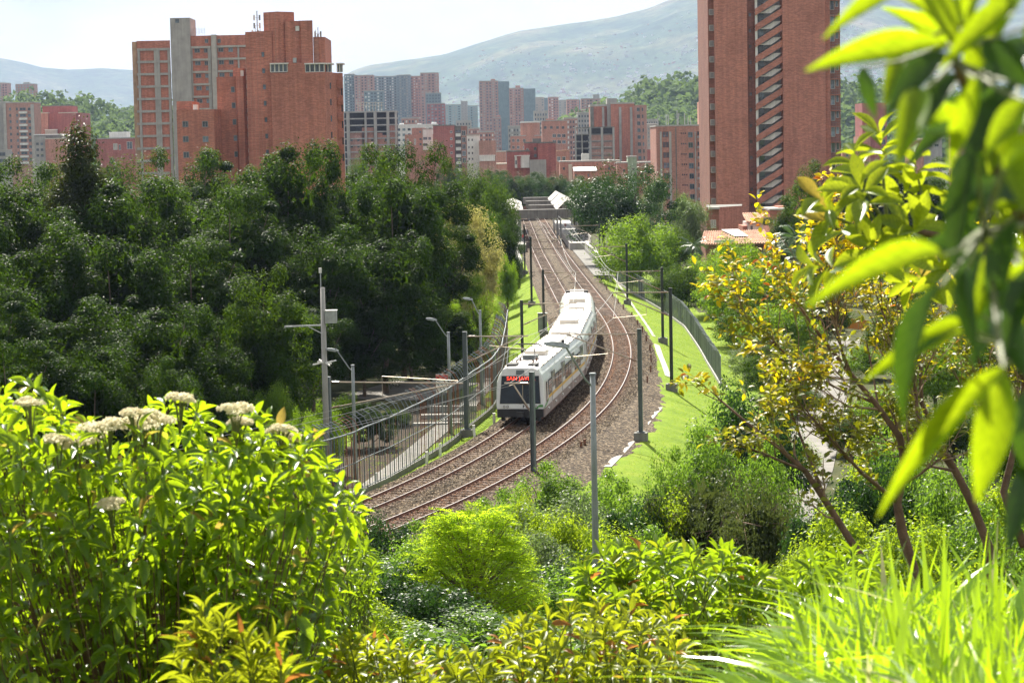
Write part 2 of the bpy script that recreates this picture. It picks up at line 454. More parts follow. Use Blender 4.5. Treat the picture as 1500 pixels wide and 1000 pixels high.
# ------------------------------------------------------------------ course of the railway
R_PX = [(553, 797), (652, 739), (750, 688), (812, 650), (865, 608), (894, 576), (908, 547), (914, 515), (908, 490), (902, 476),
        (889, 458), (870, 434), (843, 398), (821, 368), (804.5, 340), (794, 322)]
def solve_track(px, py):
    z = 0.0
    for _ in range(12):
        p = on_z(px, py, z); z = float(track_z(p.y))
    return p
_pts = [solve_track(*p) for p in R_PX]
_far = (_pts[-1] - _pts[-3]).normalized()
_d1 = (_pts[1] - _pts[2]).normalized()
def _rot(v, a): return Vector((v.x * math.cos(a) - v.y * math.sin(a), v.x * math.sin(a) + v.y * math.cos(a), 0))
_near = []
_p, _v = _pts[1].copy(), Vector((_d1.x, _d1.y, 0)).normalized()
for k in range(9):
    _v = _rot(_v, -0.085); _p = _p + _v * 10; _near.append(_p.copy())
_ctrl = list(reversed(_near)) + _pts[1:] + [_pts[-1] + _far * 90, _pts[-1] + _far * 260]
# least-noise smoothing: resample in y, then average
_cy = np.array([p.y for p in _ctrl]); _cx = np.array([p.x for p in _ctrl])
_yy = np.arange(_cy.min(), _cy.max(), 1.0)
_xx = np.interp(_yy, _cy, _cx)
for _ in range(14):
    k = np.ones(9) / 9; pad = np.concatenate((2 * _xx[0] - _xx[4:0:-1], _xx, 2 * _xx[-1] - _xx[-2:-6:-1])); _xx = np.convolve(pad, k, 'valid')
_tx, _ty = np.gradient(_xx), np.gradient(_yy)
_tl = np.hypot(_tx, _ty); _tx, _ty = _tx / _tl, _ty / _tl
GAP = 3.75
def offset_line(off):
    """points of a line off metres to the right of the right-hand track's centre"""
    X = _xx + _ty * off; Y = _yy - _tx * off
    return X, Y
_mx, _my = offset_line(-GAP / 2)
_mtx = _tx / _ty
def dist_track(X, Y):
    Yc = np.clip(Y, _my[0], _my[-1])
    xm = np.interp(Yc, _my, _mx); hd = np.interp(Yc, _my, _mtx)
    return (X - xm) / np.sqrt(1 + hd * hd)
def sm(a, b, x):
    t = np.clip((x - a) / (b - a), 0, 1); return t * t * (3 - 2 * t)
class Line:
    """a path along the railway measured in metres of its own length"""
    def __init__(self, off):
        self.off = off
        X, Y = offset_line(off)
        self.X, self.Y = X, Y
        self.Z = track_z(_yy)
        s = np.concatenate(([0], np.cumsum(np.hypot(np.diff(X), np.diff(Y)))))
        self.s = s
    def p(self, s):
        return Vector((np.interp(s, self.s, self.X), np.interp(s, self.s, self.Y), np.interp(s, self.s, self.Z)))
    def t(self, s):
        d = self.p(s + 0.6) - self.p(s - 0.6); return d.normalized()
    def s_of_y(self, y): return float(np.interp(y, self.Y, self.s))
LR, LL = Line(0.0), Line(-GAP)

from mathutils import noise as mnoise
def wide(Y):
    """extra width of the gravel on the right of the near stretch"""
    return 2.1 * (1 - sm(148, 190, Y))
def terrain(X, Y):
    X = np.asarray(X, float); Y = np.asarray(Y, float)
    zt = track_z(Y)
    d = dist_track(X, Y)
    base_r = np.full_like(X, -3.2) + 0.25 * np.sin(X * 0.05) * np.cos(Y * 0.04)
    base_l = -3.4 + (zt - 1.15 + 3.4) * (1 - sm(205, 255, Y))
    base = np.where(d > 0, base_r, base_l)
    right = zt - 0.55 - np.clip(d - 5.0 - wide(Y), 0, 50) * (0.36 - 0.10 * (1 - sm(130, 170, Y)))
    left = zt - 0.55 - np.clip(-d - 4.4, 0, 50) * 0.48
    bank = np.where(d > 0, right, left)
    z = np.maximum(bank, base)
    z = np.where((d < 5.0 + wide(Y)) & (d > -4.4), zt - 0.55, z)
    hill = 15.6 - 0.178 * Y + 0.35 * np.sin(X * 0.21 + 1.3) * np.sin(Y * 0.17) - 0.0016 * np.clip(np.abs(X) - 6, 0, 60) ** 2
    hill = hill + 1.55 * sm(-0.25, 0.75, X - 0.045 * Y) * (1 - sm(9.0, 17.0, Y))
    # foot of the hill eased into the flat
    zz = np.where(hill > z, z + np.sqrt((hill - z) ** 2 + 0.8) - 0.6, z + 0.3 * np.exp(-(z - hill) * 0.8))
    w = sm(5.5, 12.0, np.abs(d))
    w = np.where(Y > 135, w * (1 - sm(135, 160, Y)), w)
    return z * (1 - w) + zz * w
def terr(x, y): return float(terrain(np.array([x]), np.array([y]))[0])
def on_ground(px, py, y0=112.0, y1=700.0):
    d = ray(px, py)
    ys = np.arange(y0, y1, 0.5)
    P = np.array([0, 0, CAM_Z])[None, :] + np.array(d)[None, :] * (ys / d.y)[:, None]
    h = P[:, 2] - terrain(P[:, 0], P[:, 1])
    k = int(np.argmax(h < 0)) if (h < 0).any() else len(ys) - 1
    k = max(k, 1)
    a = h[k - 1] / max(1e-6, h[k - 1] - h[k])
    y = ys[k - 1] + 0.5 * a
    p = Vector((0, 0, CAM_Z)) + d * (y / d.y)
    return Vector((p.x, p.y, terr(p.x, p.y)))

# ------------------------------------------------------------------ ground
def ground_material():
    m, nt, out = _new('ground_cover')
    tc = nt.nodes.new('ShaderNodeTexCoord'); v = tc.outputs['Object']
    at_ = nt.nodes.new('ShaderNodeAttribute'); at_.attribute_name = 'zone'
    sep = nt.nodes.new('ShaderNodeSeparateXYZ'); nt.links.new(at_.outputs['Vector'], sep.inputs['Vector'])
    n1 = _noise(nt, v, 0.5, 6, 0.65); n2 = _noise(nt, v, 7.0, 4, 0.7)
    g = _ramp(nt, [(0.25, (0.10, 0.17, 0.010)), (0.5, (0.17, 0.255, 0.018)), (0.78, (0.25, 0.30, 0.035))]); nt.links.new(n1.outputs['Fac'], g.inputs['Fac'])
    g2 = _ramp(nt, [(0.25, (0.62, 0.66, 0.55)), (0.6, (1.05, 1.05, 1.0)), (0.8, (1.3, 1.25, 1.1))]); nt.links.new(n2.outputs['Fac'], g2.inputs['Fac'])
    grass = _mix(nt, g.outputs['Color'], g2.outputs['Color'], 1.0, 'MULTIPLY')
    s = _ramp(nt, [(0.3, (0.035, 0.045, 0.015)), (0.55, (0.07, 0.075, 0.028)), (0.75, (0.13, 0.095, 0.055))]); nt.links.new(n1.outputs['Fac'], s.inputs['Fac'])
    soil = _mix(nt, s.outputs['Color'], g2.outputs['Color'], 1.0, 'MULTIPLY')
    t = _ramp(nt, [(0.40, (0.03, 0.055, 0.02)), (0.55, (0.08, 0.085, 0.05)), (0.75, (0.17, 0.12, 0.09))]); nt.links.new(n1.outputs['Fac'], t.inputs['Fac'])
    dr = _ramp(nt, [(0.3, (0.03, 0.022, 0.014)), (0.7, (0.075, 0.052, 0.034))]); nt.links.new(n1.outputs['Fac'], dr.inputs['Fac'])  # brown soil behind the left fence, its shadow put into the dark colour
    # ragged edges between the kinds of ground
    def edge(sock):
        a = nt.nodes.new('ShaderNodeMath'); a.operation = 'MULTIPLY_ADD'; a.inputs[1].default_value = 0.9; a.inputs[2].default_value = -0.45
        nt.links.new(n1.outputs['Fac'], a.inputs[0])
        b = nt.nodes.new('ShaderNodeMath'); b.operation = 'ADD'; nt.links.new(a.outputs[0], b.inputs[0]); nt.links.new(sock, b.inputs[1])
        r = _ramp(nt, [(0.42, (0, 0, 0)), (0.58, (1, 1, 1))]); nt.links.new(b.outputs[0], r.inputs['Fac']); return r.outputs['Color']
    c = _mix(nt, soil, grass, edge(sep.outputs['X']))
    c = _mix(nt, c, t.outputs['Color'], edge(sep.outputs['Y']))
    c = _mix(nt, c, dr.outputs['Color'], edge(sep.outputs['Z']))
    b = nt.nodes.new('ShaderNodeBsdfPrincipled'); b.inputs['Roughness'].default_value = 0.95; b.inputs['Specular IOR Level'].default_value = 0.15
    bp = nt.nodes.new('ShaderNodeBump'); bp.inputs['Strength'].default_value = 0.5; bp.inputs['Distance'].default_value = 0.1
    nt.links.new(n2.outputs['Fac'], bp.inputs['Height']); nt.links.new(bp.outputs['Normal'], b.inputs['Normal'])
    nt.links.new(c, b.inputs['Base Color']); nt.links.new(b.outputs['BSDF'], out.inputs['Surface'])
    return m

def grid_faces(nr, nc):
    i = np.arange(nr - 1)[:, None] * nc + np.arange(nc - 1)[None, :]
    return np.stack((i, i + 1, i + nc + 1, i + nc), -1).reshape(-1, 4)

_gy = np.concatenate((np.linspace(-40, 0, 14)[:-1], np.arange(0, 24, 0.5), np.arange(24, 330, 1.0), np.arange(330, 700, 5.0), np.geomspace(700, 18300, 48)))
_gxp = np.concatenate((np.arange(0, 42, 0.7), np.geomspace(42, 15300, 48)))
_gx = np.concatenate((-_gxp[:0:-1], _gxp))
GX, GY = np.meshgrid(_gx, _gy)
GZ = terrain(GX, GY)
_d = dist_track(GX, GY)
zone = np.zeros(GX.shape + (3,))
_bank = (((_d > 4.6) & (_d < 15.5)) | ((_d < -4.6) & (_d > -10))) & (GY > 118) & (GY < 420)
zone[..., 0] = np.where(_bank, 1.0, np.where((_d < -10) & (GY < 160) & (GY > 110), 0.62, np.where((GY < 14) & (GX > 0), 0.9, 0.3)))
zone[..., 1] = np.where((GY > 420) & (np.abs(_d) > 18), 1.0, 0.0)
zone[..., 2] = np.where((_d < -7.0) & (_d > -13) & (GY > 118) & (GY < 175), 0.66, 0.0)
M['ground'] = ground_material()
ground = obj('ground', np_mesh('ground', np.stack((GX, GY, GZ), -1), grid_faces(*GX.shape), mats=[M['ground']], smooth=True, attr={'zone': zone.reshape(-1, 3)}))
tag(ground, 'grassy banks, hillside and valley floor', kind='structure')

# ------------------------------------------------------------------ mountains and wooded hills
def hill_mat(name, stops, scale, blotch):
    m, nt, out = _new(name)
    tc = nt.nodes.new('ShaderNodeTexCoord'); v = tc.outputs['Object']
    n1 = _noise(nt, v, scale, 9, 0.62); r = _ramp(nt, stops); nt.links.new(n1.outputs['Fac'], r.inputs['Fac'])
    n2 = _noise(nt, v, scale * 9, 5, 0.7); r2 = _ramp(nt, [(0.3, (1 - blotch,) * 3), (0.7, (1 + blotch,) * 3)]); nt.links.new(n2.outputs['Fac'], r2.inputs['Fac'])
    c = _mix(nt, r.outputs['Color'], r2.outputs['Color'], 1.0, 'MULTIPLY')
    b = nt.nodes.new('ShaderNodeBsdfPrincipled'); b.inputs['Roughness'].default_value = 1.0; b.inputs['Specular IOR Level'].default_value = 0.05
    nt.links.new(c, b.inputs['Base Color']); nt.links.new(b.outputs['BSDF'], out.inputs['Surface']); return m
M['mountain'] = hill_mat('mountain_scrub', [(0.3, (0.02, 0.05, 0.03)), (0.48, (0.05, 0.085, 0.04)), (0.62, (0.12, 0.13, 0.07)), (0.78, (0.22, 0.18, 0.12))], 0.0022, 0.7)
M['wood_hill'] = hill_mat('wooded_hill', [(0.3, (0.02, 0.05, 0.018)), (0.6, (0.05, 0.09, 0.03)), (0.8, (0.14, 0.14, 0.06))], 0.01, 0.4)

def ridge_hill(name, ridge, d0, d1, zfoot, amp, nscale, mat, label, power=1.0, nc=220, nr=70, ext=0.35):
    rx = np.array([p[0] for p in ridge], float); ry = np.array([p[1] for p in ridge], float)
    cols = np.linspace(rx[0], rx[-1], nc)
    V = np.zeros((nr, nc, 3))
    for j, c in enumerate(cols):
        top = at(c, float(np.interp(c, rx, ry)), d1)
        for i in range(nr):
            t = i / (nr - 1) * (1 + ext)
            D = d0 + (d1 - d0) * t
            X = top.x / d1 * D
            if t <= 1: h = zfoot + (top.z - zfoot) * (0.15 * t + 0.85 * t ** power)
            else: h = top.z - (top.z - zfoot) * ((t - 1) / ext) ** 1.6 * 0.9
            fall = min(1.0, t * 2.2) * (0.25 + 0.75 * min(1.0, abs(1 - t) * 6))
            q = Vector((X * nscale, D * nscale, 0.3))
            n = mnoise.fractal(q, 1.0, 2.0, 7) - 0.35 * abs(mnoise.fractal(q * 2.3 + Vector((7, 3, 1)), 1.0, 2.1, 5))
            V[i, j] = (X, D, h + amp * fall * n)
    o = obj(name, np_mesh(name, V, grid_faces(nr, nc), mats=[mat], smooth=True))
    tag(o, label, kind='structure')
    return V
_mv = ridge_hill('mountain', [(300, 170), (470, 125), (505, 112), (515, 105), (545, 95), (600, 87), (650, 79), (700, 62), (760, 44), (800, 37), (850, 30), (900, 21), (950, 9),
    (1000, -12), (1100, -40), (1200, -52), (1300, -45), (1500, -20), (1900, 30), (2400, 90)], 7000, 12000, -6, 100, 0.0005, M['mountain'],
    'hazy green mountain rising behind the city towers', 1.15)
ridge_hill('far_ridge', [(-700, 60), (-300, 66), (-60, 78), (0, 84), (30, 90), (60, 98), (100, 101), (150, 98), (190, 101), (300, 110), (505, 120), (640, 150)], 11500, 14500, -6, 60, 0.0004, M['mountain'],
    'pale far mountain ridge at the left horizon', 1.0, 110, 40, 0.2)
_wr = ridge_hill('wooded_hill', [(820, 212), (870, 186), (905, 167), (940, 152), (985, 144), (1010, 139), (1036, 140), (1100, 137), (1230, 142), (1300, 158), (1500, 165), (1800, 180)], 1500, 2050, -5, 5, 0.004, M['wood_hill'],
    'tree covered hill behind the tall brick tower', 0.8, 110, 40)
_wl = ridge_hill('wooded_rise', [(-500, 150), (-200, 156), (0, 160), (60, 162), (110, 167), (160, 169), (195, 173), (300, 175), (480, 205)], 1300, 1900, -5, 5, 0.004, M['wood_hill'],
    'tree covered rise beside the brick blocks', 0.8, 90, 40)

def blob_forest(name, V, n, seed, mat, label, rmin, rmax, tmax):
    """distant woodland that reads as one mass: ragged leaf lumps over the hill"""
    rg = np.random.default_rng(seed)
    nr, nc, _ = V.shape
    i = rg.integers(2, int(nr * tmax), n); j = rg.integers(1, nc - 1, n)
    c = V[i, j] + (V[np.minimum(i + 1, nr - 1), j] - V[i, j]) * rg.random((n, 1)) + (V[i, j + 1] - V[i, j]) * rg.random((n, 1))
    r = rg.uniform(rmin, rmax, n) * rg.choice([1, 1, 1, 1.4], n)
    k = 105
    dirs = rg.normal(size=(n, k, 3)); dirs /= np.linalg.norm(dirs, axis=2, keepdims=True); dirs[..., 2] = np.abs(dirs[..., 2]) * 1.15 - 0.15
    lump = 1 + 0.35 * np.sin(dirs[..., 0] * 4 + c[:, None, 0]) * np.cos(dirs[..., 1] * 5 + c[:, None, 1])
    pos = c[:, None, :] + dirs * r[:, None, None] * lump[..., None] + np.array([0, 0, 1])[None, None] * r[:, None, None] * 0.5
    nrm = dirs + rg.normal(size=dirs.shape) * 0.45; nrm /= np.linalg.norm(nrm, axis=2, keepdims=True)
    a = np.cross(nrm, rg.normal(size=dirs.shape)); a /= np.linalg.norm(a, axis=2, keepdims=True); b = np.cross(nrm, a)
    sz = (r[:, None] * rg.uniform(0.12, 0.27, (n, k)))[..., None]
    Q = np.stack((pos - a * sz, pos + b * sz * 0.7, pos + a * sz, pos - b * sz * 0.7), 2).reshape(-1, 3)
    F = np.arange(len(Q)).reshape(-1, 4)
    rnd = np.repeat(np.clip(np.repeat(rg.random(n), k) * 0.7 + rg.random(n * k) * 0.3, 0, 1), 4)
    at3 = np.stack((np.zeros_like(rnd), np.zeros_like(rnd), rnd), -1)
    o = obj(name, np_mesh(name, Q, F, mats=[mat], attr={'leaf': at3}))
    return tag(o, label, kind='stuff')
M['far_leaf'] = leaf_mat('far_foliage', (0.05, 0.10, 0.03), (0.11, 0.17, 0.06), (0.18, 0.27, 0.07), 0.35, 0.7, 0.05)
blob_forest('forest', _wr, 1000, 5, M['far_leaf'], 'mass of trees covering the hill behind the tall tower', 6, 11, 0.80)
blob_forest('woodland', _wl, 800, 6, M['far_leaf'], 'mass of trees covering the rise at the left horizon', 5, 9, 0.80)

# houses far up the mountain side: specks that nobody could count
_rg = np.random.default_rng(11)
_mb = MB()
for _ in range(3200):
    i = int(15 + abs(_rg.normal()) * 9); j = int(_rg.integers(18, 112))
    if i > 42: continue
    c = _mv[i, j] + (_mv[i, j + 1] - _mv[i, j]) * _rg.random() + (_mv[i + 1, j] - _mv[i, j]) * _rg.random()
    w, h = _rg.uniform(3, 8), _rg.uniform(2, 5)
    m = M['white'] if _rg.random() < 0.5 else (M['brick_pink'] if _rg.random() < 0.25 else M['concrete_light'])
    _mb.box(c[0] - w, c[0] + w, c[1] - 5, c[1] + 5, c[2] - 4, c[2] + h, m)
tag(_mb.build('hillside_houses'), 'scatter of tiny pale houses on the lower mountain side', kind='stuff')
# ------------------------------------------------------------------ air
M['haze'], _nt, _out = _new('haze')
_pv = _nt.nodes.new('ShaderNodeVolumePrincipled')
_pv.inputs['Color'].default_value = (0.50, 0.62, 0.90, 1)
_pv.inputs['Density'].default_value = 0.000055
_pv.inputs['Anisotropy'].default_value = 0.15
_nt.links.new(_pv.outputs['Volume'], _out.inputs['Volume'])
M['haze'].cycles.homogeneous_volume = True
tag(MB().box(-15500, 15500, -60, 18600, -12, 1300, M['haze']).build('haze'), 'thin blue haze over the valley', kind='stuff')
# ------------------------------------------------------------------ ballast, tracks
def ballast_material():
    m, nt, out = _new('ballast')
    tc = nt.nodes.new('ShaderNodeTexCoord'); v = tc.outputs['Object']
    at_ = nt.nodes.new('ShaderNodeAttribute'); at_.attribute_name = 'rust'
    vo = nt.nodes.new('ShaderNodeTexVoronoi'); vo.inputs['Scale'].default_value = 9.0; nt.links.new(v, vo.inputs['Vector'])
    sp = nt.nodes.new('ShaderNodeSeparateXYZ'); nt.links.new(vo.outputs['Color'], sp.inputs['Vector'])
    g = _ramp(nt, [(0.0, (0.012, 0.008, 0.0045)), (0.4, (0.045, 0.031, 0.018)), (0.75, (0.098, 0.070, 0.043)), (0.96, (0.27, 0.21, 0.14))]); nt.links.new(sp.outputs['X'], g.inputs['Fac'])
    ru = _ramp(nt, [(0.0, (0.026, 0.011, 0.006)), (0.5, (0.085, 0.036, 0.018)), (1.0, (0.20, 0.10, 0.055))]); nt.links.new(sp.outputs['Y'], ru.inputs['Fac'])
    n = _noise(nt, v, 0.6, 6, 0.7)
    ad = nt.nodes.new('ShaderNodeMath'); ad.operation = 'MULTIPLY_ADD'; ad.inputs[1].default_value = 0.8; ad.inputs[2].default_value = -0.4; nt.links.new(n.outputs['Fac'], ad.inputs[0])
    ad2 = nt.nodes.new('ShaderNodeMath'); ad2.operation = 'ADD'; ad2.use_clamp = True; nt.links.new(ad.outputs[0], ad2.inputs[0]); nt.links.new(at_.outputs['Fac'], ad2.inputs[1])
    c = _mix(nt, g.outputs['Color'], ru.outputs['Color'], ad2.outputs[0])
    b = nt.nodes.new('ShaderNodeBsdfPrincipled'); b.inputs['Roughness'].default_value = 0.9; b.inputs['Specular IOR Level'].default_value = 0.2
    bp = nt.nodes.new('ShaderNodeBump'); bp.inputs['Strength'].default_value = 0.9; bp.inputs['Distance'].default_value = 0.06
    nt.links.new(vo.outputs['Distance'], bp.inputs['Height']); nt.links.new(bp.outputs['Normal'], b.inputs['Normal'])
    nt.links.new(c, b.inputs['Base Color']); nt.links.new(b.outputs['BSDF'], out.inputs['Surface'])
    return m
M['ballast'] = ballast_material()
_rg = np.random.default_rng(3)
_off = np.arange(-6.3, 3.3, 0.36)             # across, measured from the right track's centre
_prof = -0.185 - 0.42 * sm(1.7, 2.7, np.maximum(_off - 0.3, -(_off + GAP)))
_rows = []
_rust = np.exp(-(np.abs(np.abs(_off) - 0.75) / 0.45) ** 2) * 0.55 + np.exp(-(np.abs(np.abs(_off + GAP) - 0.75) / 0.45) ** 2) * 0.3 + 0.5 * (np.abs(_off) < 0.8) + 0.18 * (np.abs(_off + GAP) < 0.8)
for k in range(0, len(_yy)):
    _o = np.where(_off > 1.6, 1.6 + (_off - 1.6) * (1 + wide(_yy[k]) / 1.5), _off)
    X = _xx[k] + _ty[k] * _o; Y = _yy[k] - _tx[k] * _o
    _rows.append(np.stack((X, Y, track_z(_yy[k]) + _prof + _rg.normal(0, 0.022, len(_off))), -1))
_B = np.array(_rows)
ballast = obj('ballast_bed', np_mesh('ballast_bed', _B, grid_faces(*_B.shape[:2])[:, ::-1], mats=[M['ballast']], smooth=True,
              attr={'rust': np.tile(_rust, len(_B))}))
tag(ballast, 'brown gravel bed carrying the two curving tracks', kind='structure')

# loose stones on the near stretch
def stones(name, n, seed, ymax):
    rg = np.random.default_rng(seed)
    ok = np.where((_yy < ymax) & (_yy > 112))[0]
    k = rg.choice(ok, n, p=(1 / _yy[ok]) / (1 / _yy[ok]).sum()); o = rg.uniform(-6.2, 2.9, n)
    for rail in (-0.7525, 0.7525, -GAP - 0.7525, -GAP + 0.7525):
        o = np.where(np.abs(o - rail) < 0.11, o + 0.25, o)
    along = rg.uniform(-0.5, 0.5, n)
    X = _xx[k] + _ty[k] * o + _tx[k] * along; Y = _yy[k] - _tx[k] * o + _ty[k] * along
    Z = track_z(_yy[k]) + np.interp(o, _off, _prof) + 0.02
    base = np.array([(1, 0, 0), (-0.5, 0.8, 0.1), (-0.6, -0.8, 0), (0.1, 0.1, 0.85), (0.6, 0.7, 0.4)])
    tri = np.array([(0, 4, 3), (4, 1, 3), (1, 2, 3), (2, 0, 3)])
    ang = rg.uniform(0, 6.28, n); ca, sa = np.cos(ang), np.sin(ang)
    sz = rg.uniform(0.035, 0.085, n)
    bx = base[None, :, 0] * ca[:, None] - base[None, :, 1] * sa[:, None]; by = base[None, :, 0] * sa[:, None] + base[None, :, 1] * ca[:, None]
    V = np.stack((X[:, None] + bx * sz[:, None], Y[:, None] + by * sz[:, None], Z[:, None] + base[None, :, 2] * sz[:, None] * 1.1), -1)
    F = (tri[None] + 5 * np.arange(n)[:, None, None]).reshape(-1, 3)
    r = np.repeat(np.interp(o, _off, _rust), 5)
    return obj(name, np_mesh(name, V.reshape(-1, 3), None, F, mats=[M['ballast']], attr={'rust': r}), ballast)
tag(stones('gravel', 38000, 8, 240), kind='stuff')

def rail_mesh(name, off, y0, y1, step=1.0):
    ln = Line(off)
    s = np.arange(ln.s_of_y(y0), ln.s_of_y(y1), step)
    prof = [(-0.07, -0.15), (-0.07, -0.135), (-0.012, -0.11), (-0.012, -0.04), (-0.036, -0.03), (-0.036, 0.0), (0.036, 0.0), (0.036, -0.03), (0.012, -0.04), (0.012, -0.11), (0.07, -0.135), (0.07, -0.15)]
    n = len(prof); V = []
    for q in s:
        p, t = ln.p(q), ln.t(q); side = Vector((t.y, -t.x, 0)).normalized()
        for a, b in prof: V.append(p + side * a + Vector((0, 0, b)))
    F, mi = [], []
    for i in range(len(s) - 1):
        for k in range(n):
            F.append((i * n + k, (i + 1) * n + k, (i + 1) * n + (k + 1) % n, i * n + (k + 1) % n)); mi.append(1 if k in (5,) else 0)
    return np_mesh(name, [tuple(v) for v in V], F, mats=[M['rust_steel'], M['rail_top']], mat_index=mi)
_sl = MB().box(-1.25, 1.25, -0.12, 0.12, -0.20, 0.0, M['sleeper'])
for s_ in (-1, 1): _sl.box(s_ * 0.7525 - 0.16, s_ * 0.7525 + 0.16, -0.09, 0.09, 0.002, 0.022, M['rust_steel'])
SLEEPER = _sl.mesh('sleeper')
def build_track(line, off, label):
    s0, s1 = line.s_of_y(62), line.s_of_y(690)
    root = thing('railway_track', line.p(line.s_of_y(118)), label, 'railway track', 'the two parallel tracks of the curve')
    inv = -root.location
    for sgn in (-1, 1):
        r = obj('rail', rail_mesh('rail', off + sgn * 0.7525, 62, 690), root); r.location = inv
    rest = MB(); n = 0
    s = line.s_of_y(117)
    while s < line.s_of_y(540):
        p, t = line.p(s), line.t(s)
        if n < 150:
            o = obj('sleeper', SLEEPER, root)
            o.location = p + Vector((0, 0, -0.155)) - root.location
            o.rotation_euler = (0, 0, math.atan2(t.y, t.x) - math.pi / 2)
        else:
            sd = Vector((t.y, -t.x, 0))
            rest.obox(p + Vector((0, 0, -0.235)), sd, Vector((t.x, t.y, 0)), (0, 0, 1), 1.25, 0.12, 0.08, M['sleeper'])
        n += 1; s += 0.75
    tag(obj('far_sleepers', rest.mesh('far_sleepers'), root, inv), kind='stuff')
    return root
build_track(LR, 0.0, 'right hand railway track, empty, with rust brown rails sweeping round the curve')
build_track(LL, -GAP, 'left hand railway track that the white train stands on')

# ------------------------------------------------------------------ drains, paths, streets on the ground
def strip_px(name, pxs, width, mat, label, lift=0.03, y0=112.0, kind='structure', thick=0.0):
    P = [on_ground(x, y, y0) for x, y in pxs]
    return strip(name, P, width, mat, label, lift, kind)
def strip(name, P, width, mat, label, lift=0.03, kind='structure', cross=4):
    # fine sampling so that the sheet follows the ground
    Q = []
    for a, b in zip(P[:-1], P[1:]):
        n = max(2, int((b - a).length / 0.8))
        Q += [a.lerp(b, i / n) for i in range(n)]
    Q.append(P[-1])
    for _ in range(6):
        Q = [Q[0]] + [(Q[i - 1] + Q[i] * 2 + Q[i + 1]) / 4 for i in range(1, len(Q) - 1)] + [Q[-1]]
    V = []
    for i, p in enumerate(Q):
        d = Q[min(i + 1, len(Q) - 1)] - Q[max(i - 1, 0)]; sd = Vector((d.y, -d.x, 0)).normalized()
        for k in range(cross + 1):
            q = p + sd * width * (k / cross - 0.5); V.append((q.x, q.y, terr(q.x, q.y) + lift))
    V = np.array(V)
    o = obj(name, np_mesh(name, V, grid_faces(len(Q), cross + 1), mats=[mat], smooth=True))
    return tag(o, label, kind=kind)
strip_px('drain_channel', [(897, 402), (915, 430), (930, 452), (946, 474), (958, 493)], 0.34, M['concrete_light'], 'narrow concrete drain along the top of the right bank')
strip_px('drain_channel', [(962, 505), (967, 520), (973, 535), (979, 552)], 0.5, M['concrete_light'], 'wide pale concrete drain beside the masts on the right bank', 0.04)
strip_px('drain_channel', [(966, 597), (950, 615), (936, 634), (915, 658), (890, 684)], 0.48, M['concrete_light'], 'pale concrete drain slanting towards the lower shrubs', 0.04)
# ------------------------------------------------------------------ the train
M['train_white'] = surf('train_white', (0.74, 0.75, 0.74), rough=0.32, var=0.06, scale=0.7, streak=0.10)
M['train_roof'] = surf('train_roof', (0.78, 0.76, 0.72), rough=0.5, var=0.08, scale=0.6, fine=6)
M['train_pale'] = surf('train_pale_green', (0.62, 0.66, 0.61), rough=0.35, var=0.06)
M['train_skirt'] = surf('train_skirt', (0.36, 0.29, 0.25), rough=0.7, var=0.25, scale=1.5, streak=0.25)
M['train_dark'] = surf('train_dark', (0.025, 0.025, 0.027), rough=0.6, var=0.2)
M['train_rubber'] = surf('train_rubber', (0.05, 0.05, 0.05), rough=0.8, var=0.2)
M['stripe_yellow'] = surf('stripe_yellow', (0.72, 0.46, 0.09), rough=0.4, var=0.06)
M['stripe_green'] = surf('stripe_green', (0.10, 0.33, 0.09), rough=0.4, var=0.08)
M['roof_box'] = surf('roof_box_beige', (0.66, 0.60, 0.53), rough=0.6, var=0.08)
M['windscreen'] = surf('windscreen', (0.006, 0.016, 0.026), rough=0.12, var=0.5, scale=1.2, spec=0.28)
M['led_red'] = surf('led_red', (0.6, 0.05, 0.03), var=0.02, emit=((1.0, 0.05, 0.02), 1.1))
M['lamp_lens'] = surf('lamp_lens', (0.55, 0.55, 0.5), rough=0.15, var=0.05)
M['plate'] = surf('pale_plate', (0.70, 0.70, 0.68), rough=0.4, var=0.04)

CAR_L = 22.2
HALF = [(0.0, 3.70), (0.85, 3.68), (1.18, 3.56), (1.42, 3.18), (1.57, 2.74), (1.60, 2.0), (1.60, 1.12), (1.58, 0.98)]
def hull(x0, x1, nose=0.0):
    """closed car shell along x; nose > 0 leans the x1 end back towards the roof"""
    V, F, mi = [], [], []
    prof = [(y, z) for y, z in HALF] + [(-y, z) for y, z in reversed(HALF) if y > 0]
    n = len(prof)
    def lean(z): return nose * max(0, (z - 1.1)) / 2.6
    xs = [x0] + list(np.linspace(x0 + 0.5, x1 - 1.2, 6)) + [x1 - 0.12, x1]
    for i, x in enumerate(xs):
        k = 0.965 if (i == len(xs) - 1 and nose) else 1.0
        for y, z in prof:
            zz = z if not (i == len(xs) - 1 and nose) else 0.98 + (z - 0.98) * 0.975
            V.append((x - (lean(z) if i >= len(xs) - 2 else 0), y * k, zz))
    for i in range(len(xs) - 1):
        for k in range(n):
            k2 = (k + 1) % n
            F.append((i * n + k, (i + 1) * n + k, (i + 1) * n + k2, i * n + k2))
            hi = max(prof[k][1], prof[k2][1]); lo = min(prof[k][1], prof[k2][1])
            mi.append(1 if lo > 3.5 else (2 if lo > 2.65 else 0))
    F.append(tuple(range(n))); mi.append(0)
    F.append(tuple((len(xs) - 1) * n + k for k in reversed(range(n)))); mi.append(0)
    me = bpy.data.meshes.new('car_body'); me.from_pydata(V, [], F)
    for m in (M['train_white'], M['train_roof'], M['train_pale']): me.materials.append(m)
    me.polygons.foreach_set('material_index', mi)
    me.polygons.foreach_set('use_smooth', [False] * len(F)); me.update()
    return me

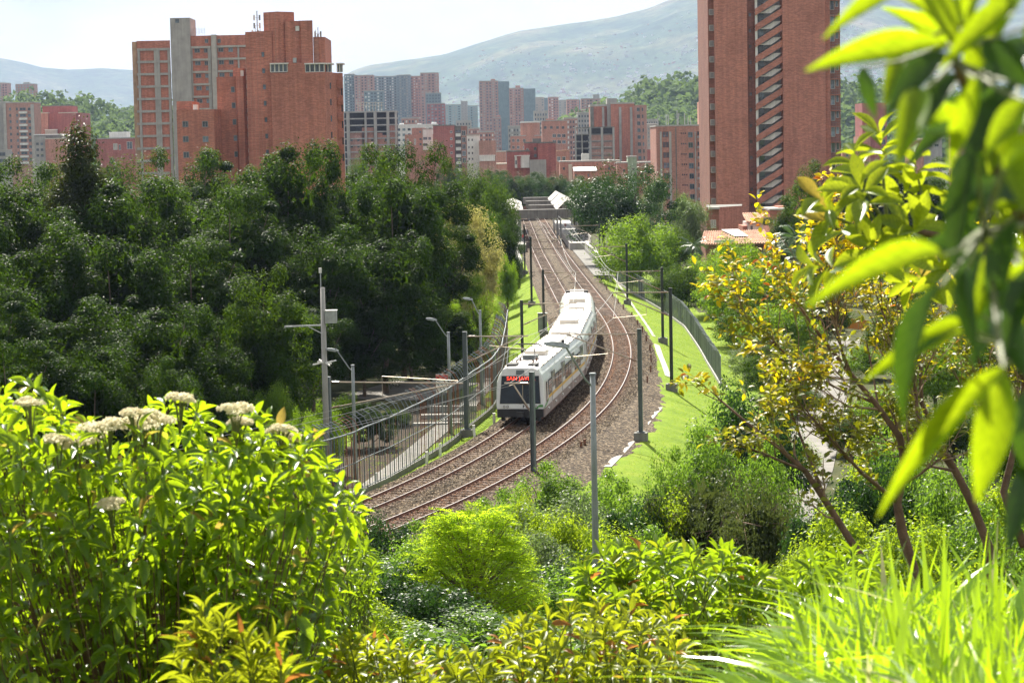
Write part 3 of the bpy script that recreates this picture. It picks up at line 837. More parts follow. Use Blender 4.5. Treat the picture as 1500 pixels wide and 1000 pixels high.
WIN = MB().box(-0.78, 0.78, -0.012, 0.02, -0.50, 0.50, M['train_rubber'])
WIN.box(-0.72, -0.03, 0.02, 0.026, -0.44, 0.18, M['glass_train']).box(0.03, 0.72, 0.02, 0.026, -0.44, 0.18, M['glass_train'])
WIN.box(-0.72, -0.03, 0.02, 0.03, 0.22, 0.44, M['glass_train']).box(0.03, 0.72, 0.02, 0.03, 0.22, 0.44, M['glass_train'])
for a, b in ((-0.70, -0.05), (0.05, 0.70)): WIN.box(a, b, 0.026, 0.05, 0.185, 0.215, M['frame_white'])
WIN_ME = WIN.mesh('train_window')
DOOR = MB().box(-0.68, 0.68, -0.015, 0.012, -1.0, 0.98, M['train_rubber'])
for a, b in ((-0.65, -0.015), (0.015, 0.65)):
    DOOR.box(a, b, 0.012, 0.03, -0.97, -0.12, M['train_white']).box(a + 0.08, b - 0.08, 0.03, 0.036, -0.10, 0.80, M['glass_train'])
    DOOR.box(a, a + 0.07, 0.012, 0.032, -0.12, 0.95, M['train_pale']).box(b - 0.07, b, 0.012, 0.032, -0.12, 0.95, M['train_pale'])
    DOOR.box(a, b, 0.03, 0.034, -0.62, -0.42, M['stripe_yellow'])
DOOR_ME = DOOR.mesh('train_door')
CABWIN_ME = MB().box(-0.24, 0.24, -0.012, 0.016, -0.72, 0.62, M['train_rubber']).box(-0.19, 0.19, 0.016, 0.022, -0.66, 0.56, M['glass_train']).mesh('cab_window')
STEP_ME = MB().box(-0.22, 0.22, -0.02, 0.10, -0.05, 0.05, M['white']).mesh('step_plate')

_fs = solve_track(764, 620).y
S_FRONT = LL.s_of_y(_fs)
front_p = LL.p(S_FRONT)
train = thing('metro_train', front_p, 'white three car metro train with a yellow stripe coming round the curve', 'train')
def place_car(o, s_a, s_b):
    a, b = LL.p(s_a), LL.p(s_b)
    d = (a - b).normalized()                     # forward, towards the camera
    o.location = (a + b) / 2 - train.location
    o.rotation_euler = (0, math.atan2(-d.z, math.hypot(d.x, d.y)), math.atan2(d.y, d.x))
for c in range(3):
    first = c == 0
    s_a = S_FRONT + c * (CAR_L + 0.75); s_b = s_a + CAR_L
    h = CAR_L / 2
    body = obj('car_body', hull(-h, h, 0.42 if first else 0.0), train)
    place_car(body, s_a, s_b)
    # skirt, bogies and floor
    sk = MB()
    for y in (-1, 1):
        sk.box(-h + 0.15, h - 0.2, y * 1.53 - 0.05, y * 1.53 + 0.05, 0.42, 0.985, M['train_skirt'])
    sk.box(-h + 0.1, h - 0.25, -1.48, 1.48, 0.55, 0.99, M['train_dark'])
    sk.build('skirt', body)
    for bx in (-h + 3.2, h - 3.2):
        bg = MB().box(bx - 1.5, bx + 1.5, -1.1, 1.1, 0.28, 0.62, M['train_dark'])
        for ax in (-1.05, 1.05):
            for y in (-0.75, 0.75): bg.tube([(bx + ax, y - 0.07, 0.42), (bx + ax, y + 0.07, 0.42)], 0.42, M['train_rubber'], 14)
        bg.build('bogie', body)
    # side openings, both sides
    doors = [h - 4.6, h - 9.9, h - 15.2, h - 20.3] if first else [h - 2.2, h - 7.5, h - 12.8, h - 18.1]
    for sd in (-1, 1):
        rz = math.pi if sd < 0 else 0.0
        for dx in doors:
            o = obj('door', DOOR_ME, body); o.location = (dx, sd * 1.60, 2.03); o.rotation_euler = (0, 0, rz)
            for w in (1.68, 3.42):
                wx = dx - w - 0.05
                if wx - 0.8 > -h + 0.1:
                    q = obj('window', WIN_ME, body); q.location = (wx, sd * 1.60, 2.13); q.rotation_euler = (0, 0, rz)
        if first:
            o = obj('cab_window', CABWIN_ME, body); o.location = (h - 1.35, sd * 1.60, 2.0); o.rotation_euler = (0, 0, rz)
            q = obj('window', WIN_ME, body); q.location = (h - 2.9, sd * 1.60, 2.13); q.rotation_euler = (0, 0, rz)
        st = MB()
        ys = sd * 1.604; yo = sd * 1.612
        lo, hi = min(ys, yo), max(ys, yo)
        cuts = sorted(doors)
        edges = [-h + 0.15]
        for dx in cuts: edges += [dx - 0.69, dx + 0.69]
        edges.append(h - 2.2 if first else h - 0.15)
        for a, b in zip(edges[0::2], edges[1::2]):
            if b > a + 0.1: st.box(a, b, lo, hi, 1.40, 1.60, M['stripe_yellow'])
        st.build('yellow_stripe', body)
        if first:
            g = MB()
            g.add([(h - 2.2, yo, 1.30), (h - 2.2, yo, 1.46), (h - 1.1, yo, 1.30), (h - 0.05, yo, 1.12), (h - 0.03, yo, 1.0), (h - 1.1, yo, 1.10)], [(0, 1, 2, 5), (5, 2, 3, 4)], M['stripe_green'])
            g.build('green_stripe', body)
        for k in range(6):
            o = obj('step_plate', STEP_ME, body); o.location = (h - 2.0 - k * 3.55, sd * 1.58, 0.80); o.rotation_euler = (0, 0, rz)
    # roof: long raised duct, hatch rows, ends
    MB().box(-h + 2.0, h - 7.5, -0.62, 0.62, 3.66, 3.83, M['train_roof']).build('roof_duct', body)
    MB().box(h - 8.6, h - 7.3, -0.72, 0.72, 3.66, 4.02, M['roof_box']).build('roof_unit', body)
    MB().box(-h + 1.0, -h + 1.96, -0.66, 0.66, 3.66, 3.98, M['roof_box']).build('roof_unit', body)
    rr = MB()
    for y in (-1.2, 1.2):
        rr.box(-h + 0.3, h - 1.6, y - 0.03, y + 0.03, 3.56, 3.62, M['roof_box'])
        for k in range(9): rr.box(-h + 1.2 + k * 2.3, -h + 1.34 + k * 2.3, y - 0.05, y + 0.05, 3.56, 3.66, M['train_dark'])
    rr.build('roof_rail', body)
    if c < 2:
        gw = MB()
        for k in range(5): gw.box(-h - 0.75 + k * 0.15, -h - 0.75 + k * 0.15 + 0.1, -1.3 + 0.06 * (k % 2), 1.3 - 0.06 * (k % 2), 0.8, 3.35, M['train_rubber'])
        gw.build('gangway_bellows', body)
    if first:
        # cab front: leaning face with windscreen, display, lights, bumper
        def fx(z): return h - 0.42 * (z - 1.1) / 2.6
        fn = Vector((2.6, 0, 0.42)).normalized(); up = Vector((-0.42, 0, 2.6)).normalized()
        def face_quad(mb, y0b, y1b, y0t, y1t, z0, z1, lift, mat):
            pts = []
            for yy_, zz_ in ((y0b, z0), (y1b, z0), (y1t, z1), (y0t, z1)):
                p = Vector((fx(zz_), yy_, zz_)) + fn * lift; pts.append(p)
            b_ = [p - fn * 0.03 for p in pts]
            mb.add(pts + b_, [(0, 1, 2, 3), (0, 4, 5, 1), (1, 5, 6, 2), (2, 6, 7, 3), (3, 7, 4, 0)], mat); return mb
        ws = face_quad(MB(), -1.36, 1.36, -1.24, 1.24, 1.32, 3.13, 0.02, M['train_rubber'])
        face_quad(ws, -1.32, 1.32, -1.21, 1.21, 1.36, 2.76, 0.032, M['windscreen'])
        ws.build('windscreen', body)
        ds = face_quad(MB(), -1.22, 1.22, -1.19, 1.19, 2.80, 3.10, 0.034, M['windscreen']).build('destination_display', body)
        cu = bpy.data.curves.new('destination_text', 'FONT'); cu.body = 'SAN JAVIER'; cu.size = 0.36; cu.extrude = 0.004; cu.align_x = 'CENTER'; cu.align_y = 'CENTER'
        cu.space_character = 1.05
        cu.materials.append(M['led_red'])
        _tmp = bpy.data.objects.new('text_tmp', cu); COL.objects.link(_tmp)
        bpy.context.view_layer.update()
        tme = bpy.data.meshes.new_from_object(_tmp.evaluated_get(bpy.context.evaluated_depsgraph_get()))
        bpy.data.objects.remove(_tmp)
        tme.materials.clear(); tme.materials.append(M['led_red'])
        tx = obj('destination_text', tme, body)
        zc = 2.95; p = Vector((fx(zc), 0.05, zc)) + fn * 0.045
        R3 = Matrix((Vector((0, 1, 0)), up, fn)).transposed()
        tx.matrix_local = Matrix.Translation(p) @ R3.to_4x4()
        face_quad(MB(), -0.28, 0.28, -0.27, 0.27, 3.2, 3.5, 0.02, M['post_grey']).build('roof_lamp_box', body)
        wp = MB()
        for y in (0.0,):
            a = Vector((fx(1.30), y, 1.30)) + fn * 0.06; b = Vector((fx(1.95), y + 0.5, 1.95)) + fn * 0.06
            wp.tube([a, b], 0.02, M['train_dark'], 5)
        wp.build('wiper', body)
        for y in (-1, 1):
            hl = MB()
            for q in (0.62, 0.84):
                pc = Vector((fx(1.14), y * q + y * 0.22, 1.13)) + fn * 0.015
                hl.tube([pc - fn * 0.03, pc + fn * 0.03], [0.085, 0.085], M['train_dark'], 10)
                hl.tube([pc + fn * 0.02, pc + fn * 0.035], [0.06, 0.06], M['lamp_lens'], 10)
            hl.build('headlight', body)
        face_quad(MB(), -0.62, 0.0, -0.62, 0.0, 1.02, 1.27, 0.012, M['plate']).build('front_panel', body)
        # fleet emblem: a small dark angular mark
        em = MB()
        face_quad(em, 0.18, 0.24, 0.18, 0.24, 1.05, 1.24, 0.014, M['train_dark'])
        face_quad(em, 0.24, 0.30, 0.24, 0.30, 1.16, 1.20, 0.014, M['train_dark'])
        face_quad(em, 0.34, 0.50, 0.34, 0.50, 1.22, 1.26, 0.014, M['train_dark'])
        face_quad(em, 0.46, 0.50, 0.46, 0.50, 1.06, 1.22, 0.014, M['train_dark'])
        face_quad(em, 0.38, 0.46, 0.38, 0.46, 1.05, 1.09, 0.014, M['train_dark'])
        em.build('emblem', body)
        # green flash that wraps onto the front corner (camera's right side)
        gf = MB()
        gx = h + 0.012
        gf.add([(gx, 1.30, 1.26), (gx, 1.52, 1.26), (gx, 1.52, 1.10), (gx, 1.22, 1.10), (gx, 0.92, 0.99), (gx, 1.18, 0.99)], [(0, 3, 2, 1), (3, 0, 4, 5)], M['stripe_green'])
        gf.build('green_flash', body)
        bm_ = MB().box(h - 1.1, h + 0.02, -1.52, 1.52, 0.42, 0.98, M['train_dark'])
        bm_.box(h - 0.3, h + 0.35, -0.22, 0.22, 0.50, 0.80, M['train_rubber'])
        for y in (-1, 1): bm_.box(h - 0.6, h - 0.2, y * 1.2 - 0.1, y * 1.2 + 0.1, 0.15, 0.45, M['train_rubber'])
        bm_.build('bumper', body)
        # pantograph and roof gear
        pg = MB()
        bx = h - 3.4
        for y in (-0.55, 0.55):
            pg.tube([(bx - 0.9, y, 3.92), (bx + 0.9, y, 3.92)], 0.035, M['train_dark'], 6)
            for x in (-0.8, 0.8): pg.tube([(bx + x, y, 3.66), (bx + x, y, 3.92)], 0.06, M['insulator'], 8)
        pg.tube([(bx - 0.7, -0.5, 3.95), (bx - 1.6, -0.3, 4.35)], 0.035, M['train_dark'], 6).tube([(bx - 0.7, 0.5, 3.95), (bx - 1.6, 0.3, 4.35)], 0.035, M['train_dark'], 6)
        pg.tube([(bx - 1.6, -0.3, 4.35), (bx - 0.3, -0.55, 4.85)], 0.028, M['train_dark'], 6).tube([(bx - 1.6, 0.3, 4.35), (bx - 0.3, 0.55, 4.85)], 0.028, M['train_dark'], 6)
        pg.tube([(bx - 1.6, -0.34, 4.35), (bx - 1.6, 0.34, 4.35)], 0.03, M['train_dark'], 6)
        for dx in (-0.42, -0.16):
            pg.tube([(bx + dx, -1.0, 4.72), (bx + dx, -0.75, 4.88), (bx + dx, 0.75, 4.88), (bx + dx, 1.0, 4.72)], 0.03, M['train_dark'], 6)
        pg.tube([(bx - 0.9, -0.55, 3.95), (bx - 0.9, 0.55, 3.95)], 0.035, M['train_dark'], 6).tube([(bx + 0.9, -0.55, 3.95), (bx + 0.9, 0.55, 3.95)], 0.035, M['train_dark'], 6)
        pg.build('pantograph', body)
        for bb in ((h - 2.1, h - 1.0, -1.0, -0.35, 3.62, 3.82), (h - 2.1, h - 1.2, 0.4, 1.0, 3.62, 3.80), (h - 5.6, h - 4.9, -0.5, 0.5, 3.64, 3.98)):
            MB().box(*bb, M['train_rubber'] if bb[0] > h - 3 else M['post_grey']).build('roof_equipment', body)
    if c == 2:
        MB().box(-h + 0.2, -h + 1.1, -1.05, 1.05, 3.62, 3.86, M['train_dark']).build('roof_equipment', body)
        pg = MB()
        pg.tube([(-h + 1.6, -0.6, 3.8), (-h + 0.9, 0, 4.6), (-h + 1.6, 0.6, 3.8)], 0.03, M['train_dark'], 5)
        pg.tube([(-h + 0.9, -0.8, 4.62), (-h + 0.9, 0.8, 4.62)], 0.03, M['train_dark'], 5)
        pg.build('pantograph', body)
# ------------------------------------------------------------------ overhead line masts
def nearest_s(line, p):
    k = int(np.argmin((line.X - p.x) ** 2 + (line.Y - p.y) ** 2)); return float(line.s[k])
TIPS = {'R': [], 'L': []}
def mast(base_px, top_y, side, label, mat, w=0.22, base=None, foot=True, arm=True, drop=0.3):
    b = base or on_ground(*base_px)
    line = LR if side == 'R' else LL
    z_top = at(base_px[0], top_y, b.y).z
    root = thing('overhead_line_mast', b, label, 'mast', 'masts carrying the overhead wires')
    s = nearest_s(line, b); c = line.p(s); t = line.t(s)
    inw = Vector((c.x - b.x, c.y - b.y, 0)); L = inw.length; inw.normalize(); al = Vector((-inw.y, inw.x, 0))
    H = z_top - b.z
    pm = MB()                                      # H section: two flanges and a web
    for q in (-1, 1):
        pm.obox((inw * q * (w / 2 - 0.012)) + Vector((0, 0, H / 2 - 0.15)), inw, al, (0, 0, 1), 0.012, w / 2, H / 2 + 0.15, mat)
    pm.obox((0, 0, H / 2 - 0.15), inw, al, (0, 0, 1), w / 2 - 0.025, 0.014, H / 2 + 0.15, mat)
    pm.obox((0, 0, H + 0.012), inw, al, (0, 0, 1), w / 2 + 0.01, w / 2 + 0.01, 0.012, mat)
    pm.build('post', root)
    if foot:
        MB().obox((0, 0, 0.1), inw, al, (0, 0, 1), 0.42, 0.42, 0.42, M['concrete_dark']).obox((0, 0, 0.55), inw, al, (0, 0, 1), 0.24, 0.24, 0.03, mat).build('foot', root)
    if arm:
        za = H - drop
        tip = inw * L + Vector((0, 0, za))
        MB().tube([inw * (w / 2) + Vector((0, 0, za)), tip + inw * 0.3], 0.045, M['arm'], 6).build('arm', root)
        zb = za - min(1.75, H * 0.26)
        MB().tube([inw * (w / 2) + Vector((0, 0, zb)), tip * 1.0 - inw * 0.25 + Vector((0, 0, -0.06))], 0.045, M['arm'], 6).build('brace', root)
        zs = c.z + 4.75 - b.z
        mid = inw * (L * 0.42) + Vector((0, 0, zb + (za - zb) * 0.38))
        sa = MB().tube([Vector((mid.x, mid.y, zs + 0.25)), inw * L + Vector((0, 0, zs + 0.02))], 0.022, M['arm'], 5)
        sa.tube([mid, Vector((mid.x, mid.y, zs + 0.25))], 0.02, M['arm'], 5)
        sa.build('steady_arm', root)
        for zz in (za, zb):
            ins = MB()
            dirv = (tip - (inw * (w / 2) + Vector((0, 0, zz)))).normalized()
            for k in range(5):
                p0 = inw * (w / 2) + Vector((0, 0, zz)) + dirv * (0.15 + k * 0.09)
                ins.tube([p0, p0 + dirv * 0.05], 0.065, M['insulator'], 8)
            ins.build('insulator', root)
        TIPS[side].append((s, Vector((c.x, c.y, b.z + za))))
    return root
g_, d_ = M['post_grey'], M['post_dark']
mast((782, 700), 545, 'R', 'grey mast standing right in front of the train', g_, 0.26, foot=False, drop=0.66)
mast((939, 645), 482, 'R', 'grey mast on the right bank beside the pale slanting drain', g_, 0.26)
mast((984, 572), 422, 'R', 'tall dark mast nearest the camera in the pair on the right bank', d_, 0.24)
mast((971, 503), 392, 'R', 'thinner dark mast just behind the tall one on the right bank', d_, 0.24)
mast((919, 446), 357, 'R', 'dark mast in front of the shaded trees by the end of the parapet', d_, 0.24)
mast((879, 400), 327, 'R', 'mast beside the platform with the trees right behind it', d_, 0.22)
mast((484, 697), 552, 'L', 'grey mast next to the tall concrete pole with the box', g_, 0.28)
mast((684, 640), 486, 'L', 'grey mast on a concrete foot inside the long left fence', g_, 0.28)
mast((766, 556), 440, 'L', 'dark mast on the left grass just beyond the train front', d_, 0.24)
mast((797, 492), 395, 'L', 'dark mast with a grey cabinet at its foot left of the train roof', d_, 0.24)
mast((779, 448), 347, 'L', 'dark mast at the top of the left grass slope', d_, 0.24)
mast((769, 402), 329, 'L', 'farthest dark mast by the left platform end', d_, 0.22)
# cabinet at the foot of one mast
_b = on_ground(795, 487)
cab = thing('track_cabinet', _b, 'grey metal cabinet at the foot of the mast left of the train roof', 'cabinet')
MB().box(-0.45, 0.45, -0.3, 0.3, 0.0, 1.9, M['concrete_dark']).build('case', cab)
MB().box(-0.40, 0.40, -0.33, -0.302, 0.1, 1.8, M['steel_pole']).build('door', cab)
MB().box(-0.5, 0.5, -0.36, 0.33, 1.902, 1.96, M['steel_pole']).build('lid', cab)

# wires hung from arm tip to arm tip
def wires(side, line, far_label, near_label):
    tp = sorted(TIPS[side], key=lambda q: q[0])
    s0, s1 = tp[0][0] - 55, tp[-1][0] + 160
    pts = [(s0, line.p(s0) + Vector((0, 0, 6.0)))] + tp + [(s1, line.p(s1) + Vector((0, 0, 6.1)))]
    mw, cw = [], []
    dr = MB()
    for (sa, a), (sb, b) in zip(pts[:-1], pts[1:]):
        ca = Vector((a.x, a.y, line.p(sa).z + 4.75)); cb = Vector((b.x, b.y, line.p(sb).z + 4.75))
        n = 14
        for i in range(n):
            t = i / n
            sag = 4 * t * (1 - t) * min(0.75, (sb - sa) * 0.016)
            mw.append(a.lerp(b, t) - Vector((0, 0, sag))); cw.append(ca.lerp(cb, t))
            if i in (3, 7, 11): dr.tube([mw[-1], cw[-1]], 0.007, M['wire'], 4)
    o = mw[0].copy()
    root = thing('messenger_wire', o, far_label, 'overhead wire', 'overhead wires above the tracks')
    w = MB(o).tube(mw, 0.014, M['wire'], 5).build('strand', root)
    root2 = thing('contact_wire', cw[0].copy(), near_label, 'overhead wire', 'overhead wires above the tracks')
    MB(cw[0]).tube(cw, 0.011, M['wire'], 5).build('strand', root2)
    dr.o = o
    d2 = MB(o); d2.v = [tuple(Vector(v) - o) for v in dr.v]; d2.f = dr.f; d2.m = dr.m; d2.mats = dr.mats
    tag(d2.build('dropper_wires', root), kind='stuff')
wires('R', LR, 'upper sagging wire above the right hand track', 'lower contact wire above the right hand track')
wires('L', LL, 'upper sagging wire above the track with the train', 'lower contact wire above the track with the train')

# ------------------------------------------------------------------ street lamps
def street_lamp(base, top, head, label, r=0.085, mat=None):
    """base, top: points of the pole; head: where the lantern hangs"""
    mat = mat or M['steel_pole']
    root = thing('street_lamp', base, label, 'street lamp', 'grey street lamps')
    b, t, h = Vector((0, 0, 0)), top - base, head - base
    MB().tube([b - Vector((0, 0, 0.4)), b + (t - b) * 0.33, b + (t - b) * 0.66, t], [r * 1.25, r * 1.15, r, r * 0.9], mat, 12).build('pole', root, smooth=True)
    MB().tube([t, t + Vector((0, 0, 0.04))], [r * 1.25, r * 1.1], mat, 12).build('cap', root)
    d = (h - t); st = t - Vector((0, 0, 0.35))
    MB().tube([st, st.lerp(h, 0.25) - Vector((0, 0, 0.10)), h], r * 0.36, mat, 8).build('arm', root)
    hz = Vector((d.x, d.y, 0)).normalized(); sd = Vector((-hz.y, hz.x, 0))
    ax = (hz + Vector((0, 0, 0.18))).normalized(); upv = ax.cross(sd) * -1
    if upv.z < 0: upv = -upv
    lm = MB(); L, W = 0.75, 0.17
    c0 = h - ax * 0.08
    rows = [(0.0, 0.35, 0.06), (0.25, 0.85, 0.10), (0.55, 1.0, 0.11), (0.85, 0.85, 0.09), (1.0, 0.45, 0.05)]
    vs = []
    for q, ww, hh in rows:
        c = c0 + ax * (q * L)
        vs += [c + sd * W * ww - upv * 0.02, c + sd * W * ww * 0.7 + upv * hh, c - sd * W * ww * 0.7 + upv * hh, c - sd * W * ww - upv * 0.02]
    fs = [(0, 1, 2, 3), (19, 18, 17, 16)]
    for i in range(4):
        for k in range(4): fs.append((i * 4 + k, (i + 1) * 4 + k, (i + 1) * 4 + (k + 1) % 4, i * 4 + (k + 1) % 4))
    lm.add(vs, fs, mat); lant = lm.build('lantern', root)
    MB().obox(c0 + ax * (0.55 * L) - upv * 0.035, ax, sd, upv, 0.24, W * 0.75, 0.015, M['lamp_lens']).build('lens', lant)
    MB().tube([c0 + ax * 0.2 + upv * 0.10, c0 + ax * 0.2 + upv * 0.18], 0.04, M['train_dark'], 8).build('light_sensor', lant)
    return root
_Y = 64.0
_t = at(868, 548, _Y); _b = at(878, 850, _Y); _b = Vector((_t.x, _t.y, terr(_t.x, _t.y)))
street_lamp(_b, _t, at(829, 508, _Y - 0.4), 'large grey street lamp in the foreground, its lantern over the train roof', 0.082)
for (bx, by), (tx_, ty_), (hx, hy), lab in (((521, 705), (516, 535), (494, 514), 'street lamp beside the tall concrete pole behind the left fence'),
        ((660, 634), (655, 487), (638, 469), 'street lamp behind the middle of the left fence near the small sign'),
        ((706, 592), (703, 455), (691, 439), 'farthest street lamp behind the left fence under the pale green trees')):
    b = on_ground(bx, by); t = at(tx_, ty_, b.y); t = Vector((b.x, b.y, t.z))
    street_lamp(b, t, at(hx, hy, b.y), lab, 0.10, M['steel_pole'])
# ------------------------------------------------------------------ tall pole with the box
b = on_ground(480, 705)
_T = at(469, 421, b.y); H = _T.z - b.z
pole = thing('service_pole', b, 'tall concrete pole with a pale box and an antenna', 'pole')
MB().tube([(0, 0, -0.3), (0, 0, H * 0.5), (0, 0, H)], [0.20, 0.17, 0.13], M['concrete'], 12).build('shaft', pole, smooth=True)
sx = 1.0 / (F_PX / b.y)
MB().tube([(-0.1, 0, H - 0.3), (-0.1, 0, H + 1.1)], 0.03, M['steel'], 8).box(-0.19, -0.03, -0.08, 0.08, H + 0.85, H + 1.15, M['white']).build('antenna', pole)
zb = at(483, 473, b.y).z - b.z
MB().box(0.12, 0.80, -0.28, 0.28, zb, zb + 0.72, M['steel']).box(0.09, 0.83, -0.31, 0.31, zb + 0.722, zb + 0.77, M['white']).build('box', pole)
za = at(440, 478, b.y).z - b.z
MB().bar((-2.3, 0, za), (0, 0, za + 0.05), 0.07, 0.09, M['steel']).bar((-0.9, 0, za - 0.02), (-0.1, 0, za - 0.45), 0.05, 0.05, M['steel']).build('cross_arm', pole)
zi = at(474, 531, b.y).z - b.z
im = MB()
for k in range(6):
    a = k * math.pi / 3; im.tube([(math.cos(a) * 0.15, math.sin(a) * 0.15, zi), (math.cos(a) * 0.7, math.sin(a) * 0.7, zi + 0.12 * (-1) ** k)], 0.05, M['white'], 6)
im.build('spike_ring', pole)
# ------------------------------------------------------------------ small sign behind the fence
b = on_ground(649, 612); zt_ = at(648, 548, b.y).z - b.z
sg = thing('notice_sign', b, 'small white notice board with a red top behind the left fence', 'sign')
MB().tube([(0, 0, 0), (0, 0, zt_)], 0.04, M['steel'], 8).build('post', sg)
MB().box(-0.45, 0.45, -0.06, -0.03, zt_ - 1.3, zt_, M['white']).box(-0.45, 0.45, -0.066, -0.061, zt_ - 0.38, zt_ - 0.02, M['red']).build('board', sg)
# ------------------------------------------------------------------ fences
def resample(P, step):
    d = [0.0]
    for a, b in zip(P[:-1], P[1:]): d.append(d[-1] + (b - a).length)
    n = max(1, int(d[-1] / step)); out = []
    for i in range(n + 1):
        q = d[-1] * i / n; k = max(0, min(len(P) - 2, int(np.searchsorted(d, q)) - 1))
        out.append(P[k].lerp(P[k + 1], (q - d[k]) / max(1e-6, d[k + 1] - d[k])))
    for _ in range(3):
        out = [out[0]] + [(out[i - 1] + out[i] * 2 + out[i + 1]) / 4 for i in range(1, len(out) - 1)] + [out[-1]]
    for p in out: p.z = terr(p.x, p.y)
    return out
def fence(pxs, step, H, arm, lean, label, rails, r, wall_h, mats, seed, slats=0, link=False):
    P = resample([on_ground(*p) for p in pxs], step)
    root = thing('security_fence', P[0], label, 'fence')
    o = P[0]; rg = random.Random(seed)
    tops = []
    for i, p in enumerate(P):
        t = P[min(i + 1, len(P) - 1)] - P[max(i - 1, 0)]; sd = Vector((t.y, -t.x, 0)).normalized() * lean
        j = Vector((rg.uniform(-0.03, 0.03), rg.uniform(-0.03, 0.03), 0))
        h = H * rg.uniform(0.985, 1.015)
        m = mats[0] if rg.random() < 0.68 else mats[1]
        MB().tube([(0, 0, -0.2), j + Vector((0, 0, h)), j + sd * arm * 0.35 + Vector((0, 0, h + arm * 0.62)), j + sd * arm + Vector((0, 0, h + arm))], r, m, 6).build('post', root, p - o)
        tops.append((p, j, sd, h))
    for zr, rr in rails:
        MB(o).tube([p + j * (zr / H) + Vector((0, 0, zr)) + sd * -0.06 for p, j, sd, h in tops], rr, mats[0], 6).build('rail', root)
    for k in range(3):
        q = 0.35 + 0.32 * k
        MB(o).tube([p + j + sd * arm * (q * 0.9) + Vector((0, 0, h + arm * (0.55 + 0.4 * q))) for p, j, sd, h in tops], 0.008, M['post_grey'], 4).build('barbed_wire', root)
    if wall_h:
        w = MB(o)
        for a, b in zip(P[:-1], P[1:]):
            w.bar(a + Vector((0, 0, wall_h / 2 - 0.2)), b + Vector((0, 0, wall_h / 2 - 0.2)), 0.22, wall_h + 0.4, M['concrete'] if link else M['concrete_dark'])
        w.build('base_wall', root)
    if slats:
        m = MB(o)
        for a, b in zip(P[:-1], P[1:]):
            for k in range(1, slats):
                q = a.lerp(b, k / slats); m.tube([q + Vector((0, 0, wall_h)), q + Vector((0, 0, H - 0.05))], r * 0.42, mats[rg.randrange(2)], 4, cap=False)
        tag(m.build('infill_bars', root), kind='stuff')
    if link:                                       # chain link: crossing wires
        m = MB(o)
        for a, b in zip(P[:-1], P[1:]):
            L = (b - a).length; n = max(2, int(L / 0.3))
            for k in range(-int(H / 0.3), n):
                for sgn in (0, 1):
                    q0, q1 = k / n, (k + int(H / 0.3)) / n
                    z0, z1 = (wall_h, H) if sgn == 0 else (H, wall_h)
                    c0, c1 = max(0, q0), min(1, q1)
                    if c1 - c0 < 0.02: continue
                    f0 = (c0 - q0) / (q1 - q0); f1 = (c1 - q0) / (q1 - q0)
                    m.bar(a.lerp(b, c0) + Vector((0, 0, z0 + (z1 - z0) * f0)), a.lerp(b, c1) + Vector((0, 0, z0 + (z1 - z0) * f1)), 0.012, 0.012, M['post_grey'])
        tag(m.build('chain_link', root), kind='stuff')
    return root
fence([(380, 800), (450, 762), (532, 724), (570, 707), (616, 680), (658, 655), (688, 630), (720, 604), (735, 580), (741, 545), (744, 515)],
      0.85, 3.9, 0.75, -1, 'tall steel pipe fence with outward bent tops along the left side of the tracks', [(3.85, 0.05), (2.1, 0.028), (0.45, 0.025)], 0.034, 0.35, (M['post_grey'], M['rust_steel']), 4, slats=2)
fence([(903, 414), (929, 432), (967, 454), (1003, 480), (1026, 514), (1037, 534), (1056, 566)],
      1.5, 2.5, 0.6, 1, 'chain link fence on a pale kerb with slanted tops below the right bank', [(2.45, 0.03)], 0.045, 0.3, (M['steel_pole'], M['post_grey']), 9, slats=2, link=True)
fence([(700, 470), (722, 428), (735, 415), (765, 408)], 1.6, 2.6, 0.5, -1, 'short dark fence at the top of the left grass slope', [(2.5, 0.03), (1.2, 0.02)], 0.04, 0.0, (M['post_grey'], M['post_dark']), 12, slats=4)

# ------------------------------------------------------------------ marker stakes along the gravel
def stake(px, py, h, mat, label, group, w=0.06):
    b = on_ground(px, py)
    o = MB().box(-w, w, -w, w, -0.15, h, mat).box(-w * 1.15, w * 1.15, -w * 1.15, w * 1.15, h + 0.002, h + 0.05, mat).build('marker_stake', None, b)
    o.rotation_euler = (random.Random(px).uniform(-0.06, 0.06), random.Random(py).uniform(-0.06, 0.06), 0.3)
    tag(o, label, 'stake', group)
ORD = ('first', 'second', 'third', 'fourth', 'fifth', 'sixth', 'seventh', 'eighth', 'ninth', 'tenth', 'eleventh', 'last')
for k, (x, y) in enumerate(((889, 428), (897, 437), (906, 448), (913, 456), (925, 468), (934, 480), (941, 490), (947, 504), (952, 518), (954, 534), (953, 550), (948, 566))):
    stake(x, y, 0.75, M['rust_steel'], ORD[k] + ' rusty stake from the far end of the row right of the gravel', 'stakes right of the gravel', 0.05)
for x, y, lab in ((552, 712, 'white marker post nearest the camera at the left gravel edge'), (625, 680, 'white marker post left of the pair below the fence mast'), (645, 668, 'white marker post right of the pair below the fence mast'),
                  (695, 640, 'white marker post just right of the mast with the concrete foot'), (724, 622, 'white marker post close to the left corner of the train')):
    stake(x, y, 0.75, M['white'], lab, 'white marker posts left of the gravel', 0.075)
for x, y, lab in ((851, 664, 'short dark stub left of the pair on the near right gravel'), (857, 660, 'short dark stub right of the pair on the near right gravel')):
    stake(x, y, 0.7, M['rust_steel'], lab, 'stubs on the near gravel', 0.07)

